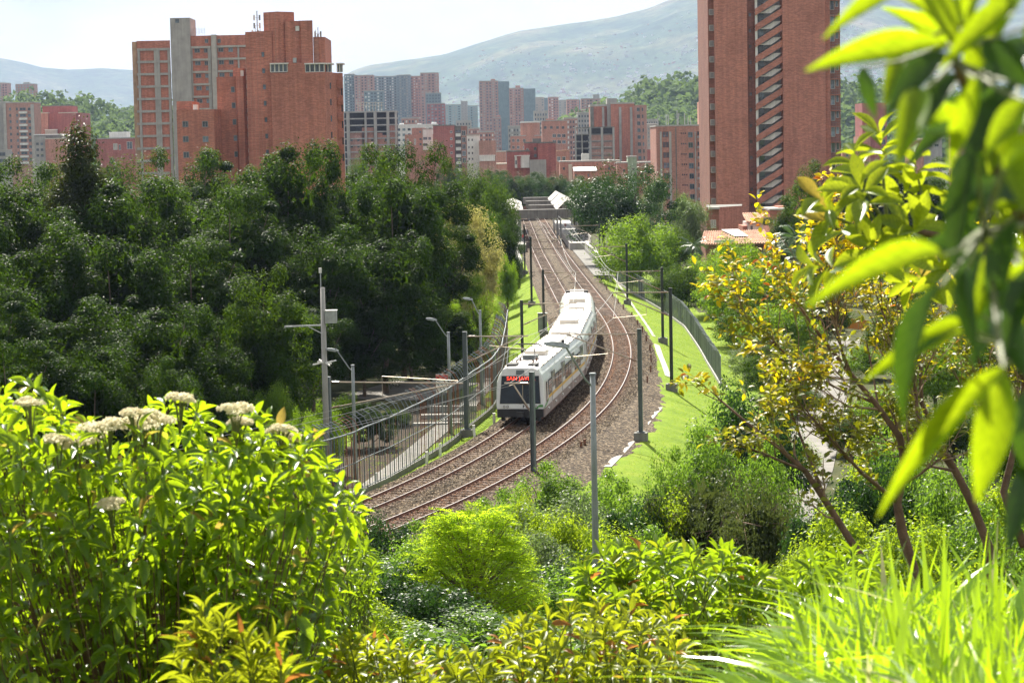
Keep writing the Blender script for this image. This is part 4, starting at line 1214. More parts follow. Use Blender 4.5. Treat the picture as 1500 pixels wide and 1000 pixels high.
# ------------------------------------------------------------------ paths left of the fence, street on the right
strip_px('footpath', [(440, 770), (520, 728), (560, 700), (600, 668), (640, 634), (680, 600), (712, 565), (726, 530)], 1.3, M['path'], 'pale concrete footpath running behind the left fence', 0.05)
for k, (x, y) in enumerate(((640, 622), (652, 612), (664, 602))):
    b = on_ground(x, y)
    o = MB().box(-1.7, 1.7, -0.28, 0.28, -0.2, 0.16 + 0.12 * k, M['concrete_light']).build('path_step', None, b)
    tag(o, ('lowest', 'middle', 'highest')[k] + ' of the three pale concrete steps beside the footpath', 'step', 'concrete steps behind the fence')
strip_px('parking_area', [(560, 586), (600, 572), (640, 560)], 7.5, M['path'], 'sunlit pale paving under the trees behind the left fence', 0.06)
STREET = [on_ground(1236, 500, 130), on_ground(1210, 580, 120), on_ground(1180, 690, 112), on_ground(1130, 790, 100)]
strip('street', STREET, 3.4, M['path'], 'pale street running past the yellow leaved tree', 0.05, cross=6)
# ------------------------------------------------------------------ buildings
ZB = -4.5
_WM = {}
def win_mesh(w, h, frame, pane, mull=1, sill=True):
    k = (round(w, 2), round(h, 2), frame.name, pane.name, mull)
    if k not in _WM:
        m = MB(); f = min(0.09, w * 0.1)
        m.box(-w / 2, w / 2, -0.07, -0.003, h / 2 - f, h / 2, frame).box(-w / 2, w / 2, -0.07, -0.003, -h / 2, -h / 2 + f, frame)
        m.box(-w / 2, -w / 2 + f, -0.068, -0.003, -h / 2 + f, h / 2 - f, frame).box(w / 2 - f, w / 2, -0.068, -0.003, -h / 2 + f, h / 2 - f, frame)
        for i in range(mull):
            x = -w / 2 + w * (i + 1) / (mull + 1); m.box(x - 0.03, x + 0.03, -0.055, -0.012, -h / 2 + f, h / 2 - f, frame)
        m.box(-w / 2 + f, w / 2 - f, -0.012, -0.004, -h / 2 + f, h / 2 - f, pane)
        _WM[k] = m.mesh('window')
    return _WM[k]
class Bld:
    def __init__(self, name, px, D, label, group=None, cat='building'):
        self.D = D; self.s = F_PX / D
        p = at(px, 300, D)
        self.o = Vector((p.x, D, ZB)); self.root = thing(name, self.o, label, cat, group)
    def X(self, px, py, d=0.0): return at(px, py, self.D + d).x
    def Z(self, px, py, d=0.0): return at(px, py, self.D + d).z
    def vol(self, px0, px1, ytop, d0, d1, mat, name='wall', ybot=None, top=None, parent=None, cap=0.0, capmat=None):
        x0, x1 = self.X(px0, ytop, d0), self.X(px1, ytop, d0); z1 = self.Z((px0 + px1) / 2, ytop, d0)
        z0 = ZB if ybot is None else self.Z((px0 + px1) / 2, ybot, d0)
        m = MB(self.o).box(x0, x1, self.D + d0, self.D + d1, z0, z1, mat)
        if cap: m.box(x0 - 0.12, x1 + 0.12, self.D + d0 - 0.12, self.D + d1 + 0.12, z1 + 0.003, z1 + cap, capmat or M['concrete'])
        return m.build(name, parent or self.root)
    def poly(self, pts, ytop, mat, name='wall', top=None, ybot=None, parent=None):
        """pts: (px, depth offset) round the footprint, px read at the roof line"""
        P = [(self.X(px, ytop, d), self.D + d) for px, d in pts]
        z1 = self.Z(sum(p[0] for p in pts) / len(pts), ytop, min(p[1] for p in pts))
        z0 = ZB if ybot is None else self.Z(sum(p[0] for p in pts) / len(pts), ybot, 0)
        return MB(self.o).prism(P, z0, z1, mat, top).build(name, parent or self.root)
    def win(self, px, yref, py, wpx, hpx, d=0.0, frame=None, pane=None, mull=1, name='window', parent=None, rz=0.0):
        w, h = round(wpx / self.s, 2), round(hpx / self.s, 2)
        o = obj(name, win_mesh(w, h, frame or M['frame_grey'], pane or M['glass'], mull), parent or self.root)
        o.location = Vector((self.X(px, yref, d), self.D + d, self.Z(px, py, d))) - self.o
        o.rotation_euler = (0, 0, rz)
        return o
    def band(self, px0, px1, y0, y1, d, proud, mat, name, parent=None, yref=None):
        yr = yref if yref is not None else y0
        x0, x1 = self.X(px0, yr, d), self.X(px1, yr, d)
        return MB(self.o).box(x0, x1, self.D + d - proud, self.D + d - 0.003, self.Z((px0 + px1) / 2, y1, d), self.Z((px0 + px1) / 2, y0, d), mat).build(name, parent or self.root)
    def grid(self, px0, px1, ytop, ybot, nx, nz, d, wf, hf, mat, name='window_rows', parent=None, proud=0.08, alt=None, seed=1, skip=0.0):
        """far windows, too small to pick apart: real boxes joined into one part"""
        rg = random.Random(seed); m = MB(self.o)
        xa, xb = self.X(px0, ytop, d), self.X(px1, ytop, d); za, zb = self.Z(px0, ybot, d), self.Z(px0, ytop, d)
        cw, ch = (xb - xa) / nx, (zb - za) / nz
        for i in range(nx):
            for k in range(nz):
                if rg.random() < skip: continue
                cx, cz = xa + cw * (i + 0.5), za + ch * (k + 0.45)
                mm = mat if alt is None or (i % 3 != 1 and rg.random() < 0.93) else alt
                m.box(cx - cw * wf / 2, cx + cw * wf / 2, self.D + d - proud, self.D + d - 0.003, cz - ch * hf / 2, cz + ch * hf / 2, mm)
        return tag(m.build(name, parent or self.root), kind='stuff')
def antenna(B, px, ybase, ytop, d, name='antenna', r=0.06, plates=0):
    x = B.X(px, ybase, d); y = B.D + d
    m = MB(B.o).tube([(x, y, B.Z(px, ybase, d) - 0.3), (x, y, B.Z(px, ytop, d))], r, M['steel'], 6)
    for k in range(plates):
        z = B.Z(px, ytop, d) - 0.7 - 1.3 * (k // 2); q = -0.45 if k % 2 else 0.45
        m.box(x + q - 0.14, x + q + 0.14, y - 0.35, y - 0.2, z - 0.9, z, M['white'] if k % 3 else M['steel_pole'])
        m.bar((x, y, z - 0.4), (x + q, y - 0.25, z - 0.4), 0.05, 0.05, M['steel'])
    return m.build(name, B.root)

# ---- A: brick tower with an exposed concrete frame (left)
A = Bld('apartment_tower', 270, 505, 'brick apartment tower with grey concrete frame bands and a tall grey shaft', None)
A.poly([(199.9, 3), (200, 0), (249, 0), (249, 16), (199.9, 16)], 60, M['brick_red'], 'left_wing')
A.vol(193, 199.8, 61.5, 0.4, 7, M['tan'], 'corner_strip')  # tan coloured strip down the left corner
A.vol(248.8, 277.6, 26.5, -0.6, 9, M['concrete'], 'shaft')
A.vol(277.6, 366, 52, 0.2, 16, M['brick_red'], 'right_wing')
A.vol(308.8, 316.4, 51, -0.5, 1.5, M['concrete_light'], 'column')
for a, b in ((201, 204.6), (225, 233.5), (245, 248.7)): A.vol(a, b, 72.7, -0.25, 0.3, M['concrete'], 'column')
for a, b in ((279.5, 281.6), (304, 308.7), (316.5, 318), (347.5, 350)): A.vol(a, b, 68, -0.05, 0.5, M['concrete'], 'column')
for k in range(13):
    y = 72.7 + 18.1 * k
    A.band(201, 248.6, y - 1.7, y + 1.8, 0, 0.32, M['concrete'], 'floor_band')
    A.band(277.8, 308.6, y - 4.6, y - 1.6, 0.2, 0.35, M['concrete_light'], 'floor_band')
    A.band(316.6, 362, y - 6.0, y - 3.0, 0.2, 0.35, M['concrete_light'], 'floor_band')
for k in range(6):
    for x, w in ((289, 8), (301.5, 5.2)): A.win(x + k * 0.35, 75, 74.5 + 18.4 * k, w, 6.2, 0.2)
    for x, w in ((323.5, 7.6), (338, 6.8)):
        if k < 4: A.win(x + k * 0.3, 75, 73.2 + 18.4 * k, w, 6.4, 0.2)
for x in (302.5, 321): A.win(x, 60, 60.3, 5, 6, 0.2)
A.win(259.5, 31, 31, 6.5, 6.5, -0.6, mull=0)
rl = MB(A.o)
for q in (0, 0.5, 1.0):
    rl.bar((A.X(279, 50, 1), A.D + 1, A.Z(279, 52, 1) + 0.5 + q * 0.8), (A.X(300, 48, 1), A.D + 1, A.Z(300, 52, 1) + 0.5 + q * 0.8), 0.06, 0.06, M['steel'])
for i in range(6):
    x = A.X(279 + i * 4.2, 50, 1); rl.bar((x, A.D + 1, A.Z(290, 52, 1)), (x, A.D + 1, A.Z(290, 52, 1) + 1.7), 0.06, 0.06, M['steel'])
rl.build('roof_railing', A.root)

# ---- B: stepped plain brick tower (left)
B = Bld('apartment_tower', 400, 378, 'stepped plain brick tower with white glazed penthouse below its top')
B.poly([(258.5, 0), (313, 0), (323, 4), (323, 18), (258.5, 18)], 160.7, M['brick_red'], 'low_wing')
B.vol(258.5, 281, 148.6, 5, 14, M['brick_red'], 'low_wing_top')
B.vol(282.6, 288, 153.5, 3, 5, M['white'], 'roof_box', ybot=161.5)
for y in (182, 204, 227):
    for x in (271.5, 300.5): B.win(x, 182, y, 8.6, 9, 0)
B.poly([(317, 6), (345, 6), (347, 5), (356, 4.4), (366, 5.6), (366, 18), (317, 18)], 112, M['brick_red'], 'middle_wing')
B.poly([(341, 7), (352, 6.4), (366, 7), (366, 17), (341, 17)], 100, M['brick_red'], 'middle_wing_top')
B.vol(352, 356.5, 103.5, 5.6, 6.3, M['white'], 'flue', ybot=117)
for k, y in enumerate((131.4, 154.6, 178.8, 202.5, 226)): B.win(341 + k * 0.6, 131, y, 5.6, 8.5, 6, mull=0)
bal = 88.0
k = 0
while bal < 245:
    B.band(362.5, 367.6, bal, bal + 6.2, 4.5, 0.9, M['concrete_light'], 'balcony_front', yref=150)
    B.band(362.7, 367.4, bal + 6.4, bal + 11.4, 4.9, 0.3, M['frame_grey'], 'balcony_shade', yref=150)
    bal += 11.8; k += 1
B.poly([(359, 3), (385, 1.2), (398, 1.2), (398, 20), (359, 20)], 46, M['brick_red'], 'main_wall')
B.poly([(385.6, 2.5), (406, 0.6), (430.7, 3), (430.7, 16), (385.6, 16)], 17.2, M['brick_red'], 'lift_tower')
B.poly([(416.8, 1.2), (438, 1.0), (441, 0.4), (457.6, 0.2), (457.6, 16), (416.8, 16)], 30.5, M['brick_red'], 'upper_wall')
B.vol(458.6, 475.6, 54.4, 1.2, 15, M['brick_red'], 'upper_wall')
B.vol(459, 466, 57, 1.05, 1.25, M['brick_orange'], 'patched_panel', ybot=92)
B.poly([(396.4, 0.4), (421.5, 0.0), (446.5, -0.3), (475.6, -0.6), (486, 2.5), (494, 5.5), (502, 6), (502, 20), (396.4, 20)], 106, M['brick_red'], 'main_wall')
B.poly([(421.5, -0.05), (446.6, -0.35), (446.6, 10), (421.5, 10)], 92.5, M['brick_red'], 'centre_panel', ybot=240)
B.win(435.5, 42, 42, 7, 8.5, 0.7, M['brick_dark'], M['white'], 0)
for px0, px1, d, n in ((396.4, 421, 0.5, 4), (447, 475, -0.2, 4), (475.5, 485.5, 2.4, 2), (494, 501.5, 5.6, 2)):
    B.band(px0, px1, 94.5, 105.8, d, 0.05, M['glass_blue'], 'penthouse_glazing', yref=100)
    fr = MB(B.o)
    for i in range(n + 1):
        x = B.X(px0 + (px1 - px0) * i / n, 100, d); fr.box(x - 0.09, x + 0.09, B.D + d - 0.12, B.D + d - 0.052, B.Z(px0, 105.9, d), B.Z(px0, 94.4, d), M['white'])
    fr.box(B.X(px0, 100, d), B.X(px1, 100, d), B.D + d - 0.14, B.D + d - 0.053, B.Z(px0, 106.4, d), B.Z(px0, 105.5, d), M['white'])
    fr.build('penthouse_frame', B.root)
    B.vol(px0 - 1.4, px1 + 1.4, 92.4, d - 0.9, d + 3, M['white'], 'penthouse_roof', ybot=94.3)
for k, y in enumerate((80, 104, 127.6, 151.6, 175.6, 199.6, 223)): B.win(385.8 + k * 0.45, 104, y, 4.8, 7.6, 1.2 if k else 1.2, M['brick_dark'], M['glass'], 0)
for y in (126, 150, 174, 198, 222):
    B.win(483.5, 150, y, 5, 9.5, 1.5, M['brick_dark'], M['glass'], 1)
    B.band(495, 502.6, y - 8, y + 3.5, 6, 1.0, M['brick_red'], 'balcony', yref=150)
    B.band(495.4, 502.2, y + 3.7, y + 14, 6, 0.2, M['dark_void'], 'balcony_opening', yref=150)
antenna(B, 377, 46, 16, 6, r=0.09, plates=5); antenna(B, 374, 46, 38, 7, r=0.05, plates=2); antenna(B, 381, 46, 38, 6, r=0.05); antenna(B, 462, 54, 44, 4, plates=1); antenna(B, 466, 54, 40, 5, plates=2)
B.vol(429, 434, 85, -0.4, 0.4, M['steel'], 'roof_vent', ybot=92)

# ---- T: tall brick tower with the open stair (right)
T = Bld('stair_tower', 1130, 388, 'tall brick tower with white diagonal stair flights up its middle')
FL = 23.22 / T.s
def tz(py): return T.Z(1120, py)
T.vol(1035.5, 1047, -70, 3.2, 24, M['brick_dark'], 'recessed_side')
T.vol(1046.4, 1093.2, -70, 0, 22, M['brick_tower'], 'left_slab')
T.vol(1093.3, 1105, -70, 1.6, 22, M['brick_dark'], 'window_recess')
T.vol(1105.1, 1146, -70, 3.6, 22, M['interior'], 'stair_back_wall')
T.vol(1145.2, 1208, -70, 0, 22, M['brick_tower'], 'right_slab')
T.vol(1208.1, 1214.8, -70, 0.9, 22, M['brick_tower'], 'edge_slab')
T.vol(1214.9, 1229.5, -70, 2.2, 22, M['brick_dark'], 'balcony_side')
xa, xb = T.X(1105.1, -70) + 0.02, T.X(1145.2, -70) - 0.02
SL = FL * 1.02
for k in range(-3, 17):
    z0 = tz(14 + 23.22 * k)          # landing level at the left of this storey
    yA = T.D + 0.25
    # brick parapet climbing to the right
    pr = MB(T.o); th = 1.12
    vs = [(xa, yA, z0 - 1.0), (xb, yA, z0 - 1.0 + SL), (xb, yA, z0 - 1.0 + SL + th), (xa, yA, z0 - 1.0 + th)]
    vs += [(x, y + 0.2, z) for x, y, z in vs]
    pr.add(vs, [(0, 1, 2, 3), (4, 7, 6, 5), (0, 4, 5, 1), (3, 2, 6, 7), (1, 5, 6, 2), (0, 3, 7, 4)], M['brick_tower'])
    pr.build('stair_parapet', T.root)
    fl = MB(T.o)                       # pale flight seen through the gap above the parapet
    def U(u): return xa + (xb - xa) * u
    c = z0 + 0.12 + 0.22 * SL + 1.30; yb = yA + 0.7
    quad = [(U(0.24), c), (U(0.60), c), (U(0.99), z0 + 3.25), (U(0.70), z0 + 3.25)]
    vs = [(x, yb, z) for x, z in quad] + [(x, yb + 0.25, z) for x, z in quad]
    fl.add(vs, [(0, 1, 2, 3), (7, 6, 5, 4), (0, 4, 5, 1), (1, 5, 6, 2), (2, 6, 7, 3), (3, 7, 4, 0)], M['white'])
    fl.box(U(0.0), U(0.30), yb - 0.1, yb + 0.2, c + 0.003, c + 0.22, M['white'])
    fl.build('stair_flight', T.root)
    MB(T.o).box(U(0.0) + 0.01, U(0.09), yA + 0.3, yA + 0.6, z0 - 0.1, c, M['white']).build('landing_wall', T.root)
    MB(T.o).box(xa + 0.9, xa + 1.7, T.D + 3.55, T.D + 3.597, z0 - 1.6, z0 - 0.5, M['glass_blue']).build('landing_window', T.root)
for k in range(-1, 15):
    y = 16 + 23.22 * k
    T.win(1099.3, 100, y + 6, 4.0, 5.5, 1.6, M['brick_dark'], M['glass'], 1)
    # air conditioners in the recess, one a storey
    z = T.Z(1042, y); x0 = T.X(1039.3, 100, 3.2)
    ac = MB(T.o).box(x0, x0 + 0.75, T.D + 2.5, T.D + 3.18, z - 0.55, z + 0.42, M['concrete_light'])
    ac.box(x0 + 0.08, x0 + 0.62, T.D + 2.46, T.D + 2.498, z - 0.45, z + 0.30, M['frame_grey'])
    ac.bar((x0, T.D + 2.5, z - 0.58), (x0 + 0.75, T.D + 2.5, z - 0.58), 0.06, 0.06, M['steel'])
    ac.build('air_conditioner', T.root)
    # balconies at the right edge
    if y > -15:
        T.win(1219.5, 100, y - 9, 6.4, 15.5, 2.2, M['frame_white'], M['glass_blue'], 0)
        T.win(1226.3, 100, y - 11, 4.4, 11, 2.2, M['frame_white'], M['glass_blue'], 0)
        x0, x1 = T.X(1216, 100, 2.2), T.X(1229.6, 100, 2.2); z = T.Z(1222, y)
        rb = MB(T.o)
        for q in (0, 0.45, 0.9): rb.bar((x0, T.D + 1.5, z - 0.6 + q), (x1, T.D + 1.5, z - 0.6 + q), 0.04, 0.04, M['frame_grey'])
        for i in range(6): rb.bar((x0 + (x1 - x0) * i / 5, T.D + 1.5, z - 0.7), (x0 + (x1 - x0) * i / 5, T.D + 1.5, z + 0.32), 0.03, 0.03, M['frame_grey'])
        rb.box(x0 - 0.1, x1 + 0.1, T.D + 1.4, T.D + 2.19, z - 0.85, z - 0.7, M['brick_tower'])
        rb.build('balcony', T.root)

# ---- U: brick block left of the tall tower
U = Bld('apartment_block', 1000, 596, 'flat roofed brick block touching the left of the tall stair tower')
U.vol(961, 1032, 185, 0, 25, M['brick_orange'], 'wall', cap=0.35, capmat=M['concrete_light'])
U.vol(1029.6, 1040, 148, 4, 22, M['brick_orange'], 'stair_core')
for x0, x1 in ((966.5, 969.3), (980, 983.4), (1017.6, 1019)): U.vol(x0, x1, 193, -0.3, 0.2, M['concrete_light'], 'downpipe_band')
U.vol(989.2, 990.6, 186.5, -0.15, 0.1, M['concrete_dark'], 'expansion_joint')
for k in range(7):
    y = 197 + 15.15 * k
    U.win(974.8 + k * 0.3, 200, y, 9, 8.6, 0, M['brick_dark'], M['glass'], 1)
    for q in (998, 1001, 1004): U.win(q + k * 0.3, 200, y - 1.5, 2.0, 2.4, 0, M['brick_dark'], M['glass'], 0)
    U.win(1011.3 + k * 0.3, 200, y + 0.5, 7, 8, 0, M['frame_grey'], M['glass'], 1)
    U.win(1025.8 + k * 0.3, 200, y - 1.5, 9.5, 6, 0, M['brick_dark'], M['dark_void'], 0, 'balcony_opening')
    U.band(1020.8, 1030.8, y + 2.0, y + 5.2, 0, 0.6, M['concrete'], 'balcony_front', yref=200)
for px, yt in ((964, 164), (976, 167), (979, 168), (992, 162), (993.5, 166), (1003, 166), (1008, 172), (1012, 170), (1027, 170)): antenna(U, px, 186, yt, 6, r=0.10, plates=1 if px in (964, 992, 1027) else 0)

# ---- V: tall brick slab whose window side has its sunlight put into a pinker brick, W: unfinished block in front
V_ = Bld('apartment_slab', 905, 895, 'brick slab block with grey pilasters and a windowed end wall coloured as sunlit')
V_.vol(864.8, 895, 156, 2, 20, M['brick_red'], 'rear_wall', cap=0.8, capmat=M['concrete_light']); V_.vol(864.6, 869.5, 157, 1.5, 6, M['concrete_dark'], 'dark_edge')
V_.vol(889, 903.7, 144.3, 1, 10, M['concrete'], 'lift_shaft')
V_.vol(894.7, 929, 152.4, 0, 22, M['brick_red'], 'front_wall', cap=0.6, capmat=M['concrete_light'])
V_.poly([(928.8, 0.02), (940, 0.1), (947, 3), (947, 22), (928.8, 22)], 154, M['brick_pink'], 'end_wall')
for x0, x1 in ((882, 885), (906.4, 910), (922.5, 926.2)): V_.vol(x0, x1, 157, -0.3, 2.2, M['concrete'], 'pilaster')
for k in range(9):
    y = 160.5 + 10.15 * k
    V_.win(935 + k * 0.2, 170, y, 4.6, 5.6, 0.02, M['frame_grey'], M['glass'], 1)
    V_.win(941.3 + k * 0.2, 170, y, 2.0, 5.2, 0.1, M['frame_grey'], M['glass'], 0)
W_ = Bld('unfinished_block', 870, 870, 'unfinished block of bare floors beside the brick slab')
for k in range(7):
    y = 186 + 10.3 * k
    W_.vol(841.6, 900, y, 0, 18, M['concrete_dark'], 'floor_slab', ybot=y + 1.6)
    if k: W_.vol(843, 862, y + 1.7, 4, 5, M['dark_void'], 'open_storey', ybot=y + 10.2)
for x0, x1 in ((842, 844), (851.5, 853), (863, 866), (880, 883.5), (897, 900)): W_.vol(x0, x1, 186.5, -0.2, 0.8, M['concrete'], 'column')
W_.vol(866, 900, 197, 0.4, 17, M['brick_pink'], 'infill_wall')
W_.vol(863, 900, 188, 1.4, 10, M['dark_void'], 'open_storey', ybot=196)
for k in range(5):
    W_.band(867, 879.5, 206 + k * 9, 207 + k * 9, 0.4, 0.2, M['concrete_light'], 'sill_band'); W_.band(884, 896.5, 206 + k * 9, 207 + k * 9, 0.4, 0.2, M['concrete_light'], 'sill_band')

# ---- helper for plain blocks in the middle distance
def block(name, label, D, vols, wins=(), grids=(), group='city blocks beyond the station'):
    b = Bld(name, vols[0][0], D, label, group)
    for v in vols:
        b.vol(v[0], v[1], v[2], v[3], v[4], M[v[5]], v[6] if len(v) > 6 else 'wall', cap=(0.4 if len(v) > 7 else 0), capmat=(M[v[7]] if len(v) > 7 else None), ybot=(v[8] if len(v) > 8 else None))
    for w in wins: b.win(*w[:6], **(w[6] if len(w) > 6 else {}))
    for g in grids: b.grid(g[0], g[1], g[2], g[3], g[4], g[5], g[6], g[7], g[8], M[g[9]], name=g[10] if len(g) > 10 else 'window_rows', alt=M[g[11]] if len(g) > 11 else None, seed=int(g[0]))
    return b
HI = 'far towers under the mountain'
# crimson block with a white bay
X1 = block('crimson_block', 'crimson brick block with a white bay facing the tracks', 640, [
    (742, 776, 222.4, 0, 12, 'brick_crimson', 'wall', 'concrete_dark'), (768, 789, 210, 2, 14, 'brick_crimson', 'rear_wall', 'concrete_dark'), (780, 793, 203, 6, 12, 'concrete_dark', 'lift_core'),
    (788, 814, 210, -1, 14, 'brick_crimson', 'right_wall', 'concrete_dark'), (754, 775.4, 229.6, -1.2, 0.2, 'white', 'white_bay', 'white', 246), (757.6, 762.5, 231, -1.5, -1.25, 'brick_crimson', 'red_fin', 'brick_crimson', 246), (776, 800, 234, -2, 4, 'concrete', 'grey_annex')],
    wins=[(784, 218, 218, 4, 4.5, 1.95), (784, 218, 228, 4, 4.5, 1.95), (772.5, 218, 219, 3.5, 3, 1.95, {'frame': M['frame_white']}), (756, 240, 238, 2, 6, -1.2)])
block('white_block', 'narrow white block with small dark windows left of the pink brick block', 760, [(683.6, 702, 199, 0, 14, 'white', 'wall', 'concrete_light')],
      wins=[(x, 220, y, 2.0, 3.2, 0) for y in (205, 216, 224.5, 233, 241.5) for x in (687, 692)], group=None)
block('pink_block', 'windowless pink brick block with a white band', 750, [(701.5, 726, 206, 0, 14, 'brick_pink'), (702, 725, 229, -0.3, 0.2, 'white', 'white_band', 'white', 236)], group=None)
block('low_block', 'low grey brick block right of the pink brick block', 820, [(726, 741.5, 223, 0, 12, 'brick_pink', 'wall', 'concrete_light'), (720, 744, 241, -20, -6, 'brick_orange', 'front_house', 'cream')])
# brick block with the dark stair strip
X12 = block('brick_block', 'brick block with a dark balcony strip at its right end', 880, [(634.3, 665.5, 184.6, 0, 20, 'brick_crimson', 'wall', 'concrete_dark'), (665.4, 675.4, 184.6, 1.2, 20, 'concrete_dark', 'balcony_strip'), (675.3, 683, 184.6, 0, 20, 'brick_dark', 'end_wall')],
    wins=[(661, 200, y, 3.4, 3.4, 0, {'frame': M['frame_white']}) for y in (193.5, 203.5, 214, 224)] + [(679.3, 200, y, 5.6, 7.5, 0, {'frame': M['frame_white'], 'mull': 1}) for y in (195, 205, 215, 225, 235)], group=None)
for k in range(6):
    X12.band(667.5, 675, 195.6 + 10.2 * k, 200 + 10.2 * k, 1.2, 0.9, M['white'], 'balcony_front', yref=200); X12.band(667.5, 675, 190.4 + 10.2 * k, 194 + 10.2 * k, 1.2, 0.1, M['glass'], 'balcony_window', yref=200)
block('white_terrace', 'white terrace with roof tanks behind the low brick blocks', 980, [(579, 640, 183.5, 0, 14, 'white', 'wall', 'white_roof'), (585, 591, 180.5, 3, 6, 'white_roof', 'roof_tank'), (611, 617, 181, 3, 6, 'white_roof', 'roof_tank'), (632, 639, 179, 3, 6, 'white_roof', 'roof_tank')],
      grids=[(580, 634, 186, 232, 7, 6, 0, 0.55, 0.45, 'glass_blue', 'window_rows', 'concrete_blue')], group=None)
X11 = block('brick_terrace', 'stepped brick terrace in front of the white terrace', 905, [(593, 634, 197, 0, 12, 'brick_orange'), (603, 622, 187.5, 0.5, 12, 'brick_orange', 'raised_wall'), (619, 633.6, 190, -0.5, 8, 'white', 'white_bay', 'concrete_light', 220)],
      wins=[(615.5, 195, 193.5, 3, 3, 0.5), (623, 205, 203, 6, 4, -0.5), (623, 215, 212, 6, 4, -0.5), (629.5, 205, 203, 4, 4, -0.5), (597.5, 210, 208, 3, 9, 0, {'frame': M['frame_white'], 'pane': M['concrete_light']}), (608, 210, 208, 3, 9, 0, {'frame': M['frame_white'], 'pane': M['concrete_light']}), (616, 210, 211.5, 3, 3, 0), (616, 203, 204, 3.4, 3, 0)], group=None)
# ---- unfinished frame with scaffolding
N = Bld('half_built_block', 545, 920, 'half built concrete frame with brick filled lower storeys and scaffolding on top')
for k in range(9):
    y = 163 + 9.75 * k; N.vol(503, 581, y, 0, 16, M['concrete'], 'floor_slab', ybot=y + 1.9)
for x0, x1 in ((507, 511.6), (533.5, 536.5), (547, 551.5), (565.6, 569.8), (578, 581)): N.vol(x0, x1, 163.5, -0.3, 1.0, M['concrete'], 'column')
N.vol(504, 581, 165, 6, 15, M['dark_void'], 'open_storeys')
for x0, x1, yt in ((511.5, 533, 194), (530, 547, 187), (551.5, 560, 195), (560, 566, 198), (569.5, 578, 184)): N.vol(x0, x1, yt, 0.9, 3, M['brick_orange' if x0 > 545 or x0 < 540 and x0 > 520 else 'brick_pink'], 'infill_wall')
for x, y in ((515, 205), (525, 205), (515, 214.5), (525, 214.5), (545.5, 205), (545.5, 214), (565.5, 205), (565.5, 214), (565.5, 223)): N.win(x, 205, y, 3.6, 4.2, 0.9)
sc_ = MB(N.o)
for i in range(9):
    x = N.X(524 + i * 4.4, 160, 4); sc_.bar((x, N.D + 4, N.Z(530, 164, 4)), (x, N.D + 4, N.Z(530, 149.5 + (i % 3), 4)), 0.16, 0.16, M['cream'])
for q in (150.5, 154.5): sc_.bar((N.X(524, 160, 4), N.D + 4, N.Z(530, q, 4)), (N.X(562, 160, 4), N.D + 4, N.Z(560, q, 4)), 0.16, 0.16, M['cream'])
sc_.build('scaffolding', N.root)
for px in (572, 576, 580): antenna(N, px, 163, 154 + (px % 3) * 2, 5, 'rebar', 0.06)

# ---- far tower blocks
def far_tower(label, D, px0, px1, ytop, mat, side=None, nx=4, pitch=2.75, group=HI, hat=None, dark='glass', depth=18, ybot=245, alt='concrete_light', wf=0.5, hf=0.5, d=0.0):
    b = Bld('tower_block', (px0 + px1) / 2, D, label, group)
    b.vol(px0, px1, ytop, d, d + depth, M[mat], 'wall', cap=0.7, capmat=M['concrete_light'])
    z1, z0 = b.Z(px0, ytop), b.Z(px0, ybot); nz = max(3, int((z1 - z0) / pitch))
    b.grid(px0 + 0.4, px1 - 0.4, ytop + 0.8, ybot, nx, nz, d, wf, hf, M[dark], alt=M[alt] if alt else None, seed=int(px0 * 7))
    if side: b.poly([(side[0], d + 0.3), (side[1], d + side[3]), (side[1], d + depth + side[3]), (side[0], d + depth)], ytop, M[side[2]], 'side_wall')
    if hat: b.vol(hat[0], hat[1], hat[2], d + 3, d + 9, M[hat[3]], 'lift_house')
    for i in range(1, nx):
        if i % 2 == 0:
            px = px0 + (px1 - px0) * i / nx; b.vol(px - 0.35, px + 0.35, ytop + 0.5, d - 0.5, d + 0.2, M[mat], 'rib')
    return b
far_tower('left of the twin high towers in the centre, with a blue side', 2260, 701.6, 729.5, 119.5, 'brick_pink', (729.5, 745.6, 'concrete_blue', 4), 6, hat=(718.7, 725.5, 116, 'brick_orange'))
far_tower('right of the twin high towers in the centre, with a blue side', 2300, 745.7, 766.6, 130, 'brick_pink', (766.6, 784, 'concrete_blue', 4), 5, hat=(755, 762, 125.5, 'brick_orange'))
far_tower('lower tower with a blue side standing before the twin towers', 2000, 722, 734, 173, 'brick_pink', (734, 746.6, 'concrete_blue', 3), 3, hat=(727, 733, 169, 'brick_orange'))
far_tower('pale blue grey tower right of the twin towers', 2450, 784, 797, 143.5, 'concrete_light', (797, 803, 'concrete_blue', 3), 3, dark='concrete_blue')
far_tower('pinkish tower with white windows right of the pale blue tower', 2400, 803, 818, 143, 'brick_pink', None, 4, alt='white')
far_tower('plain pale slab between two pink towers under the mountain', 2500, 818, 830, 147.5, 'concrete_light', None, 3, dark='concrete_blue')
far_tower('pink tower with a blue flank near the tall brick slab', 2350, 830, 848, 146.5, 'brick_pink', (848, 856, 'concrete_blue', 3), 5)
far_tower('highest pink tower left of the tall brick slab', 2300, 851, 880, 145, 'brick_pink', (880, 891, 'concrete_light', 3), 7, hat=(868.5, 878, 138.5, 'concrete'))
far_tower('teal slab left of the slim grey tower', 2600, 652, 675, 154, 'teal', None, 5, dark='concrete_light', alt='glass_blue')
far_tower('slim grey windowless tower between two teal slabs', 2550, 675, 684.6, 149, 'concrete', None, 2, dark='concrete_dark', alt=None, wf=0.15)
far_tower('teal slab right of the slim grey tower', 2620, 685, 699.5, 155.5, 'teal', None, 4, dark='concrete_light', alt='glass_blue')
far_tower('leftmost section of the long pink housing slab', 2320, 504, 519, 109.5, 'concrete_blue', None, 4, alt='white')
